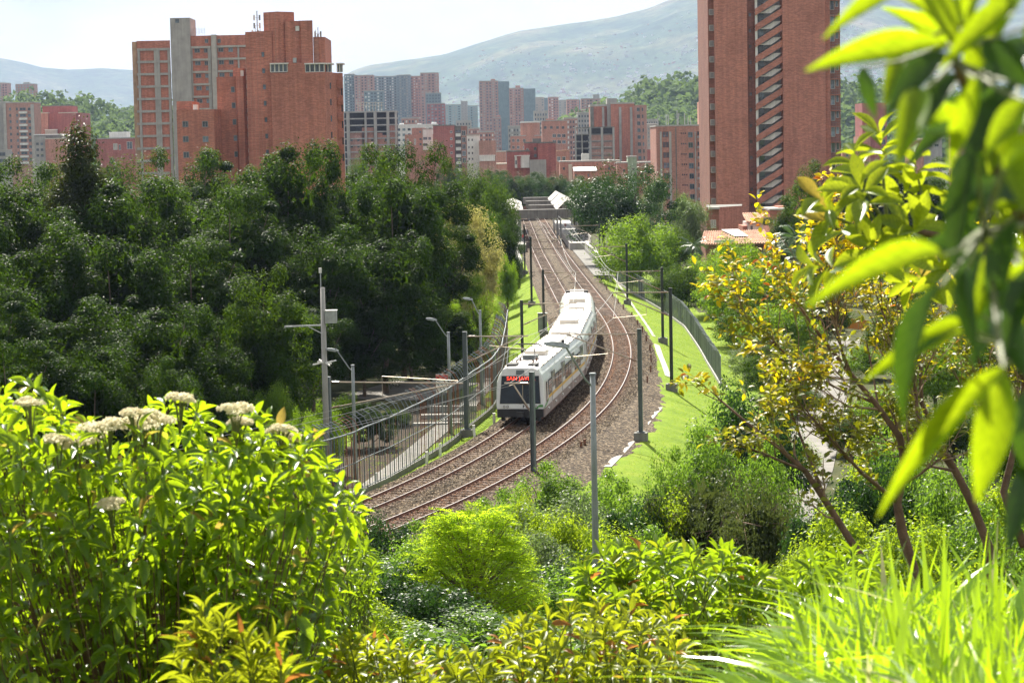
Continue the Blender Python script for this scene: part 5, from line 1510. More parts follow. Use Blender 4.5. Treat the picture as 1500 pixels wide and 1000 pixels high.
far_tower('second section of the long housing slab, with a dark stair slot', 2310, 518.8, 546.8, 111, 'brick_pink', None, 6)
far_tower('recessed middle section of the long housing slab', 2360, 546.8, 581, 112.6, 'concrete_blue', None, 9, alt='white')
far_tower('grey section of the long housing slab with dense windows', 2330, 580.8, 601, 110.6, 'concrete_blue', None, 6)
far_tower('pale section near the right end of the long housing slab', 2345, 601, 616, 112.3, 'brick_pink', None, 4, alt='white')
far_tower('tallest section at the right end of the long housing slab', 2300, 615.6, 642, 107.5, 'brick_pink', None, 5)
far_tower('dark blue block stepping down in front of the long slab', 2150, 623, 645.5, 137, 'concrete_blue', None, 5, alt=None)
far_tower('lowest brick block stepping down in front of the long slab', 2050, 625, 651.5, 152.5, 'brick_crimson', None, 5, alt='teal')
far_tower('small grey tower before the middle of the long slab', 2000, 533, 561, 134, 'concrete_blue', None, 6, alt='white')
far_tower('small far tower at the left edge of the picture', 2600, -6, 11, 122.5, 'brick_pink', None, 4, alt='teal', hat=(0, 6, 121, 'concrete_light'))
far_tower('far tower with teal window bays at the left horizon', 2550, 22.5, 50, 124, 'brick_pink', None, 6, alt='teal', dark='teal', hat=(34, 43, 120.5, 'concrete'))
far_tower('pale far tower seen between the blurred leaves', 1900, 1234, 1263, 172, 'concrete_light', None, 6, dark='concrete_blue')
far_tower('pale far slab behind the blurred leaves at the right', 1950, 1350, 1382, 163, 'concrete_light', None, 6, dark='concrete_blue')

for lab, D, a, b, yt, mat, al in (('small grey block left of the slim grey tower foot', 1500, 652, 668, 187, 'concrete', 'white'), ('small brick block under the right teal slab', 1400, 686, 702, 189, 'brick_pink', 'white'),
        ('low pale block between the slim tower and the twin towers', 1600, 668, 690, 178, 'concrete_light', 'glass_blue'), ('small brick block at the left foot of the twin towers', 1350, 702, 724, 194, 'brick_orange', 'white'),
        ('grey block between the lower blue sided tower and the round ended house', 1300, 744, 764, 186, 'concrete', 'white'), ('pale block above the round ended house', 1500, 782, 802, 164, 'concrete_light', 'glass_blue'),
        ('brick block behind the unfinished block at its left', 1350, 826, 846, 174, 'brick_pink', 'white'), ('grey block left of the tall brick slab', 1450, 846, 868, 166, 'concrete', 'glass_blue'), ('brick block peeping over the white terrace', 1450, 588, 612, 174, 'brick_pink', 'white'),
        ('hazy block right of the tall brick slab', 1400, 946, 964, 176, 'concrete_light', 'glass_blue')):
    far_tower(lab, D, a, b, yt, mat, None, 5, alt=al, group='small hazy blocks under the mountain', ybot=250)
# ---- brick blocks in the middle distance
def roofed(b, px0, px1, y, d0, d1, mat='white_roof', rise=1.2):
    x0, x1 = b.X(px0, y, d0), b.X(px1, y, d0); z = b.Z((px0 + px1) / 2, y, d0); m = MB(b.o)
    m.add([(x0, b.D + d0, z), (x1, b.D + d0, z), (x1, b.D + d1, z + rise), (x0, b.D + d1, z + rise), (x0, b.D + d0, z - 0.2), (x1, b.D + d0, z - 0.2), (x1, b.D + d1, z + rise - 0.2), (x0, b.D + d1, z + rise - 0.2)],
          [(0, 1, 2, 3), (7, 6, 5, 4), (0, 4, 5, 1), (1, 5, 6, 2), (2, 6, 7, 3), (3, 7, 4, 0)], M[mat]); return m.build('sheet_roof', b.root)
X5 = block('drum_house', 'round ended brick house with a pale roof before the twin towers', 1100, [(747.5, 796, 199.5, 0, 14, 'brick_orange', 'base_wall', 'concrete_light')], wins=[(x, 208, y, 4, 4.5, 0, {'frame': M['frame_white']}) for x in (752, 759, 768, 777, 786) for y in (206, 216)], group=None)
_p = [(762 + 14.3 * (1 - math.cos(a)), 3 - 3.5 * math.sin(a)) for a in np.linspace(0, math.pi, 9)]
X5.poly(_p + [(790.6, 14), (762, 14)], 180, M['brick_orange'], 'drum', M['white_roof']); X5.poly([(px, d - 0.5) for px, d in _p] + [(791, 14.5), (761.6, 14.5)], 178, M['white_roof'], 'drum_roof', ybot=180)
X6 = block('brick_block', 'brick block with white framed window bays right of the round ended house', 1040, [(793.8, 830, 177.4, 0, 16, 'brick_orange', 'wall', 'concrete'), (800, 812, 174, 3, 9, 'brick_orange', 'stair_head')],
      wins=[(x, 205, y, 5.5, 5, 0, {'frame': M['frame_white']}) for y in (199, 208) for x in (812, 819, 826)] + [(x, 205, y, 4, 4, 0) for y in (187,) for x in (799, 808, 817, 825)], group=None)
block('low_house', 'low house with white window surrounds beside the crimson block', 760, [(814.4, 834, 222, 0, 10, 'brick_orange', 'wall', 'tile')], wins=[(x, 232, 233, 5, 7, 0, {'frame': M['frame_white']}) for x in (818.5, 826)], group=None)
H1 = block('low_house', 'long low brick house with a pale roof edge behind the dark tree', 700, [(820, 908, 237, 0, 10, 'brick_orange', 'wall', 'concrete_light'), (833, 838, 241, -3, 0, 'cream', 'chimney_wall')], wins=[(x, 247, 247, 3, 4, 0) for x in (826, 847, 860, 892)], group=None)
H2 = block('low_house', 'small brick house with a bright lean-to roof', 672, [(841, 874, 250, 0, 9, 'brick_orange')], wins=[(843.5, 257, 257, 2.4, 4, 0), (851, 263, 263, 3, 4, 0), (862, 257, 257, 2.4, 4, 0)], group=None)
roofed(H2, 840.5, 874.5, 250, -0.5, 9, rise=1.0)
H3 = block('low_house', 'low brick house with a pale green stair tower', 690, [(904, 962, 239, 0, 12, 'brick_orange', 'wall', 'concrete_light'), (919.5, 932.4, 230.5, -0.6, 6, 'green_wall', 'stair_tower', 'concrete_light')], wins=[(914, 250, 250, 3, 4, 0), (927.5, 248, 248, 4, 3, -0.6), (945, 250, 250, 3, 4, 0)], group=None)
block('water_tank_house', 'small white rooftop house before the unfinished block', 800, [(852, 863, 225, 0, 5, 'white', 'wall')], group=None)
block('pale_block', 'pale block half hidden between the brick slab and the flat roofed block', 1000, [(947, 962, 182, 0, 10, 'concrete_light', 'wall', 'white'), (947, 962, 219, -20, -10, 'brick_crimson', 'low_wall')], grids=[(948, 961, 186, 215, 3, 5, 0, 0.35, 0.4, 'concrete_blue')], group=None)
# far left group
Y1 = block('balcony_block', 'brick block with rows of white balcony fronts at the left edge', 965, [(-20, 8.5, 149, 2, 16, 'concrete', 'rear_wall'), (8, 48, 151, 0, 16, 'brick_pink', 'wall', 'concrete_light'), (44.5, 48.8, 153, -0.6, 0.3, 'concrete_light', 'corner_column'), (4, 8.2, 152, -0.5, 0.3, 'concrete_light', 'corner_column')],
           wins=[(x, 180, 160 + 9.2 * k, w, 4.4, 0) for k in range(9) for x, w in ((15.5, 3), (25.5, 3), (34, 9), (43.5, 4))], group=None)
for k in range(9): Y1.band(28.5, 40.5, 163.4 + 9.2 * k, 166.5 + 9.2 * k, 0, 0.9, M['white'], 'balcony_front', yref=180)
Y0 = block('dark_glass_block', 'low grey block with window bands at the very left edge', 900, [(-20, 9, 221, 0, 10, 'concrete', 'wall', 'concrete_light')], wins=[(3, 230, 226 + 9.5 * k, 10, 5.5, 0) for k in range(4)], group=None)
Y2 = block('brick_hall', 'windowless brick hall with pale roof edges at the left', 1000, [(48, 118.6, 166, 0, 22, 'brick_crimson', 'wall'), (62, 103.6, 156, 6, 22, 'brick_crimson', 'upper_wall', 'concrete_dark'), (49, 70, 166.5, -1.2, 2, 'brick_orange', 'left_panel', 'cream'), (86, 111, 166, -1.2, 2, 'brick_crimson', 'right_panel', 'cream'), (66, 83, 191, -4, -2, 'concrete_light', 'roof_tank', 'white', 198)], group=None)
Y3 = block('grey_house', 'grey house with a dark curved roof before the windowless brick hall', 880, [(50, 66.5, 200, 0, 12, 'concrete', 'wall'), (66, 96, 204, -1.5, 12, 'brick_orange', 'brick_wing', 'cream'), (50, 90, 198, 0.5, 13, 'concrete_dark', 'roof', 'white_roof', 204)], wins=[(x, 215, y, 4, 4, 0) for x in (55, 61.5) for y in (211, 219.5, 228)], group=None)
Y4 = block('low_brick_house', 'low brick house with pale windows left of the concrete framed tower', 820, [(140, 197, 203.5, 0, 14, 'brick_crimson', 'wall', 'concrete'), (160, 186, 195, 5, 12, 'white', 'roof_room', 'white_roof')],
           wins=[(169, 215, 215, 6, 9, 0, {'frame': M['frame_white'], 'pane': M['concrete_light']}), (175.5, 215, 216, 3, 8, 0, {'frame': M['frame_white']}), (190, 215, 213, 8, 11, 0, {'frame': M['frame_white']})], group=None)
# right group behind the leaves
block('brick_block', 'brick block behind the blurred leaves right of the tall tower', 860, [(1263, 1299, 151, 0, 18, 'brick_crimson', 'wall'), (1258, 1275, 200, -3, 10, 'brick_orange', 'low_wing')], wins=[(1294, 190, 188 + 10 * k, 6, 7, 0) for k in range(4)], group=None)
block('brick_block', 'low brick block half hidden by the large near leaves', 800, [(1334, 1353, 206, 0, 12, 'brick_orange', 'wall'), (1352, 1380, 204, 2, 14, 'concrete', 'grey_wing', 'concrete_light')], wins=[(1362, 212, 213, 6, 4, 2), (1372, 212, 213, 6, 4, 2)], group=None)
block('brick_block', 'far brick block at the right edge behind the near leaves', 900, [(1401, 1432, 156, 0, 16, 'brick_orange', 'wall', 'concrete'), (1440, 1560, 172, 10, 26, 'brick_pink', 'rear_wall')], wins=[(1425, 180, 170 + 10 * k, 5, 5, 0) for k in range(5)], group=None)
block('low_house', 'low pale house at the foot of the tall stair tower', 620, [(1234, 1262, 220, 0, 10, 'brick_orange', 'wall', 'concrete_light')], wins=[(1241, 228, 228, 4, 4, 0)], group=None)

# ---- houses below the stair tower
K = Bld('brick_annex', 1062, 352, 'brick annex with a flat grey roof below the stair tower')
K.poly([(1035, 2), (1053, 0), (1087, 6), (1087, 15), (1035, 15)], 303.5, M['brick_red'], 'wall', M['concrete_dark'])
K.band(1037, 1052.6, 303, 306, 1.6, 2.1, M['concrete_light'], 'roof_edge')
for i in range(4): K.vol(1058 + i * 7, 1059 + i * 7, 314, 3.5 + i * 0.9, 4.4 + i * 0.9, M['concrete'], 'pilaster')
K.win(1045, 328, 328, 8, 12, 0.4, M['frame_white'], M['concrete_light'], 1)
def tile_roof(name, c0, c1, c2, c3, parent, o, rows=9, r=0.13, pitch=0.34):
    """pan tiles: rounded courses running down the slope c0-c1 (eaves) to c3-c2 (ridge)"""
    c0, c1, c2, c3 = map(Vector, (c0, c1, c2, c3))
    MB(o).add([c0, c1, c2, c3, c0 - Vector((0, 0, 0.15)), c1 - Vector((0, 0, 0.15)), c2 - Vector((0, 0, 0.15)), c3 - Vector((0, 0, 0.15))],
              [(0, 1, 2, 3), (7, 6, 5, 4), (0, 4, 5, 1), (1, 5, 6, 2), (2, 6, 7, 3), (3, 7, 4, 0)], M['tile']).build('roof', parent)
    n = max(3, int((c1 - c0).length / pitch)); nrm = (c1 - c0).cross(c3 - c0).normalized()
    for i in range(n):
        a, b = c0.lerp(c1, (i + 0.5) / n), c3.lerp(c2, (i + 0.5) / n)
        m = MB(o)
        for k in range(rows):
            p, q = a.lerp(b, k / rows), a.lerp(b, (k + 1.1) / rows)
            m.tube([p + nrm * 0.035, q + nrm * 0.0], [r, r * 0.82], M['tile'], 6)
        m.build('tile_course', parent)
Hh = Bld('tiled_house', 1085, 318, 'low house with a clay pan tile roof under the stair tower')
Hh.vol(1035, 1130, 357, 0, 9, M['brick_dark'], 'wall')
x0, x1 = Hh.X(1026, 356, -0.8), Hh.X(1131, 356, -0.8); ze, zr = Hh.Z(1080, 357, -0.8), Hh.Z(1080, 338, 8)
tile_roof('r', (x0, Hh.D - 0.8, ze), (x1, Hh.D - 0.8, ze), (x1, Hh.D + 8, zr), (x0 + 1.2, Hh.D + 8, zr), Hh.root, Hh.o)
Hh.band(1046, 1075, 351.5, 355.5, -0.8, 0.25, M['white'], 'gutter')
xa_, xb_ = Hh.X(1076, 343, 3), Hh.X(1096, 343, 3); z_ = zr - 0.55
MB(Hh.o).add([(xa_, Hh.D + 3.2, ze + (zr - ze) * 0.45 + 0.24), (xb_, Hh.D + 3.2, ze + (zr - ze) * 0.45 + 0.24), (xb_ - 0.9, Hh.D + 8, zr + 0.24), (xa_ - 1.4, Hh.D + 8, zr + 0.24)], [(0, 1, 2, 3)], M['white_roof']).build('skylight_sheet', Hh.root)
for x in (1118, 1126): Hh.win(x, 365, 368, 5, 7, 0, M['frame_white'], M['glass'])
G = Bld('white_gable_house', 1110, 336, 'small white house with a tiled roof edge between the brick houses')
G.vol(1096, 1131, 326, 0, 8, M['white'], 'wall'); G.vol(1088, 1097, 331, 1, 8, M['brick_red'], 'side_wall'); G.win(1101, 334, 334, 3, 6, 0)
x0, x1 = G.X(1094, 325, -0.6), G.X(1132, 325, -0.6); zz_ = G.Z(1112, 325, -0.6)
tile_roof('r', (x0, G.D - 0.6, zz_), (x1, G.D - 0.6, zz_), (x1, G.D + 6, zz_ + 1.1), (x0, G.D + 6, zz_ + 1.1), G.root, G.o, 6)
Q = Bld('brick_house', 1142, 322, 'flat roofed brick house with one white window under the stair tower')
Q.vol(1128, 1157, 308, 0, 9, M['brick_red'], 'wall', cap=0.25, capmat=M['concrete_light']); Q.win(1142.5, 329, 328, 9, 11, 0, M['frame_white'], M['glass_blue'], 1); Q.vol(1133, 1134.6, 322, -0.3, 0.1, M['white'], 'wall_box', ybot=327)
Q.vol(1140, 1156, 302.5, 3, 8, M['brick_tower'], 'roof_room')
# orange site barrier and the round sign by the street
b = on_ground(1222, 478, 140)
ob = thing('orange_barrier', b, 'orange sheet barrier along the street behind the yellow leaves', 'barrier')
for k in range(6):
    p = Vector((k * 0.9 - 2.6, k * -1.9 + 4, 0)); MB().bar(p + Vector((0, 0, 0.6)), p + Vector((0.86, -1.82, 0.6)), 0.06, 1.1, M['orange']).build('panel', ob); MB().tube([p, p + Vector((0, 0, 1.3))], 0.05, M['steel'], 6).build('post', ob)
b = on_ground(1172, 470, 140); zt_ = at(1172, 432, b.y).z - b.z
rs_ = thing('round_sign', b, 'round red traffic sign on a grey post by the street', 'sign')
MB().tube([(0, 0, 0), (0, 0, zt_ + 0.3)], 0.04, M['steel'], 8).build('post', rs_)
MB().tube([(0, -0.08, zt_), (0, -0.05, zt_)], 0.52, M['red'], 20).build('disc', rs_)
# ------------------------------------------------------------------ station over the tracks
ST = thing('station', (6, 405, 0), 'concrete station bridge with stepped beams and white gabled canopies over the tracks', 'station')
so = Vector((6, 405, 0))
def sbox(x0, x1, y0, y1, z0, z1, mat, name): return MB(so).box(x0, x1, y0, y1, z0, z1, mat).build(name, ST)
zt6 = at(800, 307.6, 405).z
for k, (Y, xl, xr, yt) in enumerate(((405, 757, 846, 307.6), (436, 774, 823, 301), (468, 770, 815, 294.9), (502, 766, 809, 289.8))):
    z1 = at((xl + xr) / 2, yt, Y).z; x0, x1 = at(xl, yt, Y).x, at(xr, yt, Y).x
    sbox(x0, x1, Y, Y + 1.2, z1 - (1.45 if k == 0 else 1.3), z1, M['concrete_dark'], 'roof_beam')
    sbox(x0, x1, Y - 0.06, Y + 1.26, z1 + 0.003, z1 + 0.12, M['concrete'], 'beam_coping')
    for i in range(1, 6 if k == 0 else 1):
        xx_ = x0 + (x1 - x0) * i / 6; sbox(xx_ - 0.03, xx_ + 0.03, Y - 0.02, Y - 0.004, z1 - 1.45, z1, M['dark_void'], 'beam_joint')
    for xx_ in ((x0 - 0.3, x1 + 0.2) if k == 0 else ()): sbox(xx_ - 0.2, xx_ + 0.2, Y + 0.2, Y + 1.0, -1.0, z1 - 1.46, M['concrete_dark'], 'pier')
def gable(xl, xm, xr, y0, y1, ze, zr, name='canopy_roof'):
    m = MB(so); t = 0.12
    for a, b, za, zb in ((xl, xm, ze, zr), (xm, xr, zr, ze)):
        m.add([(a, y0, za), (b, y0, zb), (b, y1, zb), (a, y1, za), (a, y0, za - t), (b, y0, zb - t), (b, y1, zb - t), (a, y1, za - t)], [(0, 1, 2, 3), (7, 6, 5, 4), (0, 4, 5, 1), (2, 6, 7, 3), (1, 5, 6, 2), (3, 7, 4, 0)], M['concrete_light'])
    m.prism([(xl + 0.2, y0 + 0.3), (xr - 0.2, y0 + 0.3), (xr - 0.2, y0 + 0.4), (xl + 0.2, y0 + 0.4)], ze - t - 0.5, ze - t, M['concrete'])
    return m.build(name, ST)
for k, (Y0, Y1) in enumerate(((409, 436), (438, 466), (470, 500))):
    e = at(822 - 7 * k, 306 - 6 * k, Y0); r_ = at(829 - 4 * k, 282 - 0.5 * k, Y0)
    zr = 8.6; ze = 6.4
    gable(8.3, 10.0, 13.0, Y0, Y1, 6.3, 7.9)
    gable(-1.8, 0.8, 2.6, Y0, Y1, 5.7, 6.5)
    for xx_ in (9.0, 12.6, -1.4, 1.9): sbox(xx_ - 0.15, xx_ + 0.15, Y0 + 1, Y0 + 1.3, -1.0, 6.2, M['steel_pole'], 'canopy_post')
# platforms follow the straight track
def along(off, s0, s1, w, z0, z1, mat, name, parent, org):
    ln = Line(off); m = MB(org); n = max(2, int((s1 - s0) / 6))
    for i in range(n):
        a, b = ln.p(s0 + (s1 - s0) * i / n), ln.p(s0 + (s1 - s0) * (i + 1) / n)
        m.bar(a + Vector((0, 0, (z0 + z1) / 2)), b + Vector((0, 0, (z0 + z1) / 2)), w, z1 - z0, mat)
    return m.build(name, parent)
sy = LR.s_of_y
PR = thing('platform', LR.p(sy(400)), 'right hand station platform with a glass screen and a waiting passenger', 'platform')
along(3.6, sy(398), sy(520), 3.6, -0.6, 1.0, M['concrete'], 'deck', PR, PR.location)
along(2.0, sy(398), sy(520), 0.5, 1.003, 1.03, M['concrete_light'], 'edge_strip', PR, PR.location)
along(5.3, sy(396), sy(470), 0.12, 1.0, 2.2, M['concrete_light'], 'screen', PR, PR.location)
PL = thing('platform', LL.p(LL.s_of_y(400)), 'left hand station platform partly hidden by the trees', 'platform')
along(-GAP - 3.6, sy(385), sy(520), 3.4, -0.6, 1.0, M['concrete'], 'deck', PL, PL.location)
along(-GAP - 2.1, sy(385), sy(520), 0.4, 1.003, 1.03, M['concrete_light'], 'edge_strip', PL, PL.location)
along(-GAP - 5.2, sy(380), sy(440), 0.1, 1.0, 2.1, M['white'], 'screen', PL, PL.location)
WR = thing('parapet_wall', LR.p(sy(320)), 'grey concrete parapet beside the right hand track', 'wall')
along(4.4, sy(318), sy(396), 0.3, -3.5, 1.25, M['concrete'], 'panel', WR, WR.location); along(4.4, sy(318), sy(396), 0.4, 1.253, 1.34, M['concrete_light'], 'coping', WR, WR.location); along(3.2, sy(318), sy(396), 1.9, -0.8, -0.12, M['concrete_dark'], 'walkway', WR, WR.location)
WL = thing('parapet_wall', LL.p(LL.s_of_y(325)), 'dark concrete parapet beside the left hand track', 'wall')
along(-GAP - 3.6, sy(322), sy(400), 0.3, -3.5, 0.9, M['concrete_dark'], 'panel', WL, WL.location); along(-GAP - 3.6, sy(322), sy(400), 0.4, 0.903, 0.98, M['concrete'], 'coping', WL, WL.location)

# ------------------------------------------------------------------ people on the platforms
def person(p, face, shirt, trousers, label, arm=0.15, bag=False, h=1.68):
    m, nt, out = _new('clothing_' + shirt[1])
    tc = nt.nodes.new('ShaderNodeTexCoord'); sep = nt.nodes.new('ShaderNodeSeparateXYZ'); nt.links.new(tc.outputs['Object'], sep.inputs['Vector'])
    dv = nt.nodes.new('ShaderNodeMath'); dv.operation = 'DIVIDE'; dv.inputs[1].default_value = h; nt.links.new(sep.outputs['Z'], dv.inputs[0])
    r = _ramp(nt, [(0.0, (0.03, 0.03, 0.03)), (0.05, trousers), (0.55, shirt[0]), (0.84, (0.34, 0.2, 0.13)), (0.935, (0.02, 0.015, 0.012))]); r.color_ramp.interpolation = 'CONSTANT'
    nt.links.new(dv.outputs[0], r.inputs['Fac'])
    b = nt.nodes.new('ShaderNodeBsdfPrincipled'); b.inputs['Roughness'].default_value = 0.85
    nt.links.new(r.outputs['Color'], b.inputs['Base Color']); nt.links.new(b.outputs['BSDF'], out.inputs['Surface'])
    k = h / 1.68
    J = [((0, 0, 0.93), 0.14), ((0, 0, 1.15), 0.14), ((0, 0.01, 1.36), 0.15), ((0, 0.02, 1.45), 0.06), ((0, 0.03, 1.52), 0.085), ((0, 0.03, 1.61), 0.08),
         ((0.09, 0, 0.88), 0.095), ((0.10, 0.03, 0.48), 0.065), ((0.11, 0.0, 0.08), 0.045), ((0.12, 0.12, 0.03), 0.04),
         ((-0.09, 0, 0.88), 0.095), ((-0.10, -0.03, 0.48), 0.065), ((-0.11, -0.08, 0.08), 0.045), ((-0.12, 0.05, 0.03), 0.04),
         ((0.19, 0.0, 1.36), 0.06), ((0.25, 0.0, 1.10), 0.045), ((0.24, arm, 0.87), 0.035), ((0.24, arm + 0.05, 0.78), 0.03),
         ((-0.19, 0.0, 1.36), 0.06), ((-0.25, 0.0, 1.10), 0.045), ((-0.24, arm * 0.6, 0.87), 0.035), ((-0.24, arm * 0.6 + 0.05, 0.78), 0.03)]
    E = [(0, 1), (1, 2), (2, 3), (3, 4), (4, 5), (0, 6), (6, 7), (7, 8), (8, 9), (0, 10), (10, 11), (11, 12), (12, 13), (2, 14), (14, 15), (15, 16), (16, 17), (2, 18), (18, 19), (19, 20), (20, 21)]
    me = bpy.data.meshes.new('person'); me.from_pydata([tuple(c * k for c in j[0]) for j in J], E, []); me.materials.append(m)
    o = bpy.data.objects.new('person', me); link(o); o.location = p; o.rotation_euler = (0, 0, face)
    md = o.modifiers.new('skin', 'SKIN'); md.use_smooth_shade = True
    for v, j in zip(me.skin_vertices[0].data, J): v.radius = (j[1] * k, j[1] * k * 0.8)
    me.skin_vertices[0].data[0].use_root = True
    o.modifiers.new('sub', 'SUBSURF').levels = 1; o.modifiers['sub'].render_levels = 1
    return tag(o, label, 'person', 'people waiting at the station')
def stand(off, Y, z): q = Line(off).p(sy(Y)); return Vector((q.x, q.y, q.z + z))
person(stand(-GAP - 2.3, 392, 1.03), 0.5, ((0.45, 0.03, 0.04), 'red'), (0.10, 0.10, 0.13), 'person in a red top standing on the left platform')
person(stand(-GAP - 2.1, 386.5, 1.03), 1.3, ((0.02, 0.025, 0.035), 'black'), (0.25, 0.27, 0.30), 'person in a black top and grey trousers at the left platform end')
person(stand(4.3, 408, 1.03), 2.5, ((0.02, 0.022, 0.03), 'dark'), (0.55, 0.56, 0.58), 'person in a dark top and pale trousers on the right platform')
person(stand(2.6, 452, 1.03), 0.2, ((0.28, 0.12, 0.10), 'brown'), (0.06, 0.06, 0.08), 'person in a brown top at the edge of the right platform')
# ------------------------------------------------------------------ foliage tools
def nrm(a): return a / np.maximum(1e-9, np.linalg.norm(a, axis=-1, keepdims=True))
def cards(pos, d, n, L, W, rnd, fold=0.12):
    """one rhombic leaf per point: base, side, tip, side"""
    s = np.cross(n, d); L = np.asarray(L)[:, None]; W = np.asarray(W)[:, None]
    mid = pos + d * L * 0.45
    V = np.stack((pos, mid + s * W * 0.5 + n * W * fold, pos + d * L, mid - s * W * 0.5 + n * W * fold), 1).reshape(-1, 3)
    k = len(pos); F = np.arange(4 * k).reshape(-1, 4)
    A = np.zeros((k, 4, 3)); A[:, 1, 0] = A[:, 3, 0] = 0.45; A[:, 2, 0] = 1; A[:, 1, 1] = 1; A[:, 3, 1] = -1; A[..., 2] = np.asarray(rnd)[:, None]
    return V, F, A.reshape(-1, 3)
def card_mesh(name, V, F, A, mat, idx=None): return np_mesh(name, V, F, mats=[mat] if not isinstance(mat, (list, tuple)) else mat, attr={'leaf': A}, mat_index=idx)

def crown(seed, rx, rz, zc, n_cl, cr, n_leaf, ll, lw, up=0.5, low=-0.55, shape='round', droop=0.35, hollow=0.55, ragged=0.30, squash=0.8, core=700):
    rg = np.random.default_rng(seed)
    u = nrm(rg.normal(size=(n_cl * 4, 3))); u = u[u[:, 2] > low][:n_cl]
    rad = hollow + (1 - hollow) * rg.random(len(u)) ** 0.6
    ph = rg.uniform(0, 6.28, 6)
    out = 1 + ragged * (np.sin(u[:, 0] * 3.1 + ph[0]) * np.sin(u[:, 1] * 2.7 + ph[1]) + 0.6 * np.sin(u[:, 2] * 4 + ph[2] + u[:, 0] * 3)) * 0.6 + rg.normal(0, ragged * 0.2, len(u)); out = np.minimum(out, 1.2)
    c = u * (rad * out)[:, None] * np.array([rx, rx, rz])
    if shape == 'cone':
        t = (c[:, 2] / rz + 1) / 2; f = np.clip(1.15 - t * 1.0, 0.06, 1.2); c[:, 0] *= f; c[:, 1] *= f
    if shape == 'umbrella':
        t = (c[:, 2] / rz + 1) / 2; f = 0.55 + 0.6 * np.clip(t, 0, 1); c[:, 0] *= f; c[:, 1] *= f
    c[:, 2] += zc
    r = cr * rg.uniform(0.5, 1.45, len(c))
    k = n_leaf
    d = nrm(rg.normal(size=(len(c), k, 3)))
    shell = ((0.4 + 0.6 * rg.random((len(c), k)) ** 0.5) * (1 + 0.45 * rg.random((len(c), k)) ** 5))[..., None]
    sq = np.stack((rg.uniform(0.75, 1.2, len(c)), rg.uniform(0.75, 1.2, len(c)), squash * rg.uniform(0.7, 1.5, len(c))), -1)[:, None]
    pos = c[:, None] + d * shell * r[:, None, None] * sq
    n = nrm(d * 0.9 + np.array([0, 0, up]) + rg.normal(size=d.shape) * 0.38)
    t = rg.normal(size=d.shape) * 0.7 + d * 0.8 - np.array([0, 0, droop]); t = nrm(t - n * (t * n).sum(-1, keepdims=True))
    pos, n, t = pos.reshape(-1, 3), n.reshape(-1, 3), t.reshape(-1, 3)
    rnd = np.clip(np.repeat(rg.random(len(c)), k) * 0.6 + rg.random(len(pos)) * 0.4, 0, 0.999)
    sz = rg.uniform(0.7, 1.25, len(pos))
    if core:                                       # big dark unseen cards added inside the crown to block light
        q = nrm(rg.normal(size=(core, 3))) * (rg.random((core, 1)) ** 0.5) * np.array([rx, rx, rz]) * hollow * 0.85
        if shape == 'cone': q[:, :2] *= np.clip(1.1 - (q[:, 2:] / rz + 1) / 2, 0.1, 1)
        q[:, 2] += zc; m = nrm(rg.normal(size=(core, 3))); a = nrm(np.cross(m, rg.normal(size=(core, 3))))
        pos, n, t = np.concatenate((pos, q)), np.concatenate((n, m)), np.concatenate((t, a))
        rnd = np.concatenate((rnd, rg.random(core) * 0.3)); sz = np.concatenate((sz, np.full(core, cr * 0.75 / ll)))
    return cards(pos, t, n, ll * sz, lw * sz, rnd), c
def trunk_mesh(name, H, r, zc, tips, mat, seed, limbs=9, lean=0.3):
    rg = random.Random(seed); m = MB()
    fork = zc * 0.5
    pts = [Vector((0, 0, -0.5)), Vector((rg.uniform(-lean, lean) * 0.3, rg.uniform(-lean, lean) * 0.3, fork * 0.5)), Vector((rg.uniform(-lean, lean), rg.uniform(-lean, lean), fork)), Vector((rg.uniform(-lean, lean), rg.uniform(-lean, lean), zc * 1.05))]
    m.tube(pts, [r * 1.3, r, r * 0.85, r * 0.35], mat, 8)
    for i in range(min(limbs, len(tips))):
        e = Vector(tips[rg.randrange(len(tips))]); s = pts[2].lerp(pts[1 if rg.random() < 0.4 else 3], rg.uniform(0, 0.8))
        mid = s.lerp(e, 0.5) + Vector((rg.uniform(-0.4, 0.4), rg.uniform(-0.4, 0.4), rg.uniform(0.0, 0.6)))
        m.tube([s, mid, e], [r * 0.5, r * 0.3, r * 0.08], mat, 6)
    return m.mesh(name, True)

VAR = {}
def variant(key, seed, H, rx, rz, zc, mat, n_cl, cr, n_leaf, ll, lw, r_trunk=0.28, bark='bark', limbs=9, **kw):
    (V, F, A), tips = crown(seed, rx, rz, zc, n_cl, cr, n_leaf, ll, lw, **kw)
    top = np.percentile(V[:, 2], 99.8); wid = np.percentile(V[:, 0], 99.5) - np.percentile(V[:, 0], 0.5)
    VAR[key] = dict(H=float(top), W=float(wid), crown=card_mesh('crown', V, F, A, mat), trunk=trunk_mesh('trunk', H, r_trunk, zc, tips, M[bark], seed, limbs))
L_ = {}
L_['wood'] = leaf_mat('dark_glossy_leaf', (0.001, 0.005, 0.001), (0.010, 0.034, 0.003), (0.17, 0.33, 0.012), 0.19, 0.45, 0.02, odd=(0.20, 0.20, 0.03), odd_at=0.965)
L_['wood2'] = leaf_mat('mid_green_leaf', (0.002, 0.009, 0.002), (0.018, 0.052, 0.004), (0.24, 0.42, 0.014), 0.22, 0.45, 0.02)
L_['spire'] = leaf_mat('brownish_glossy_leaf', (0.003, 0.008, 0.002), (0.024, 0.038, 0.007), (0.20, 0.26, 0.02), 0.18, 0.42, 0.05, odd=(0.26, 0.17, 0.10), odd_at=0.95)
L_['bright'] = leaf_mat('bright_leaf', (0.028, 0.078, 0.008), (0.10, 0.185, 0.016), (0.34, 0.54, 0.02), 0.48, 0.45, 0.1)
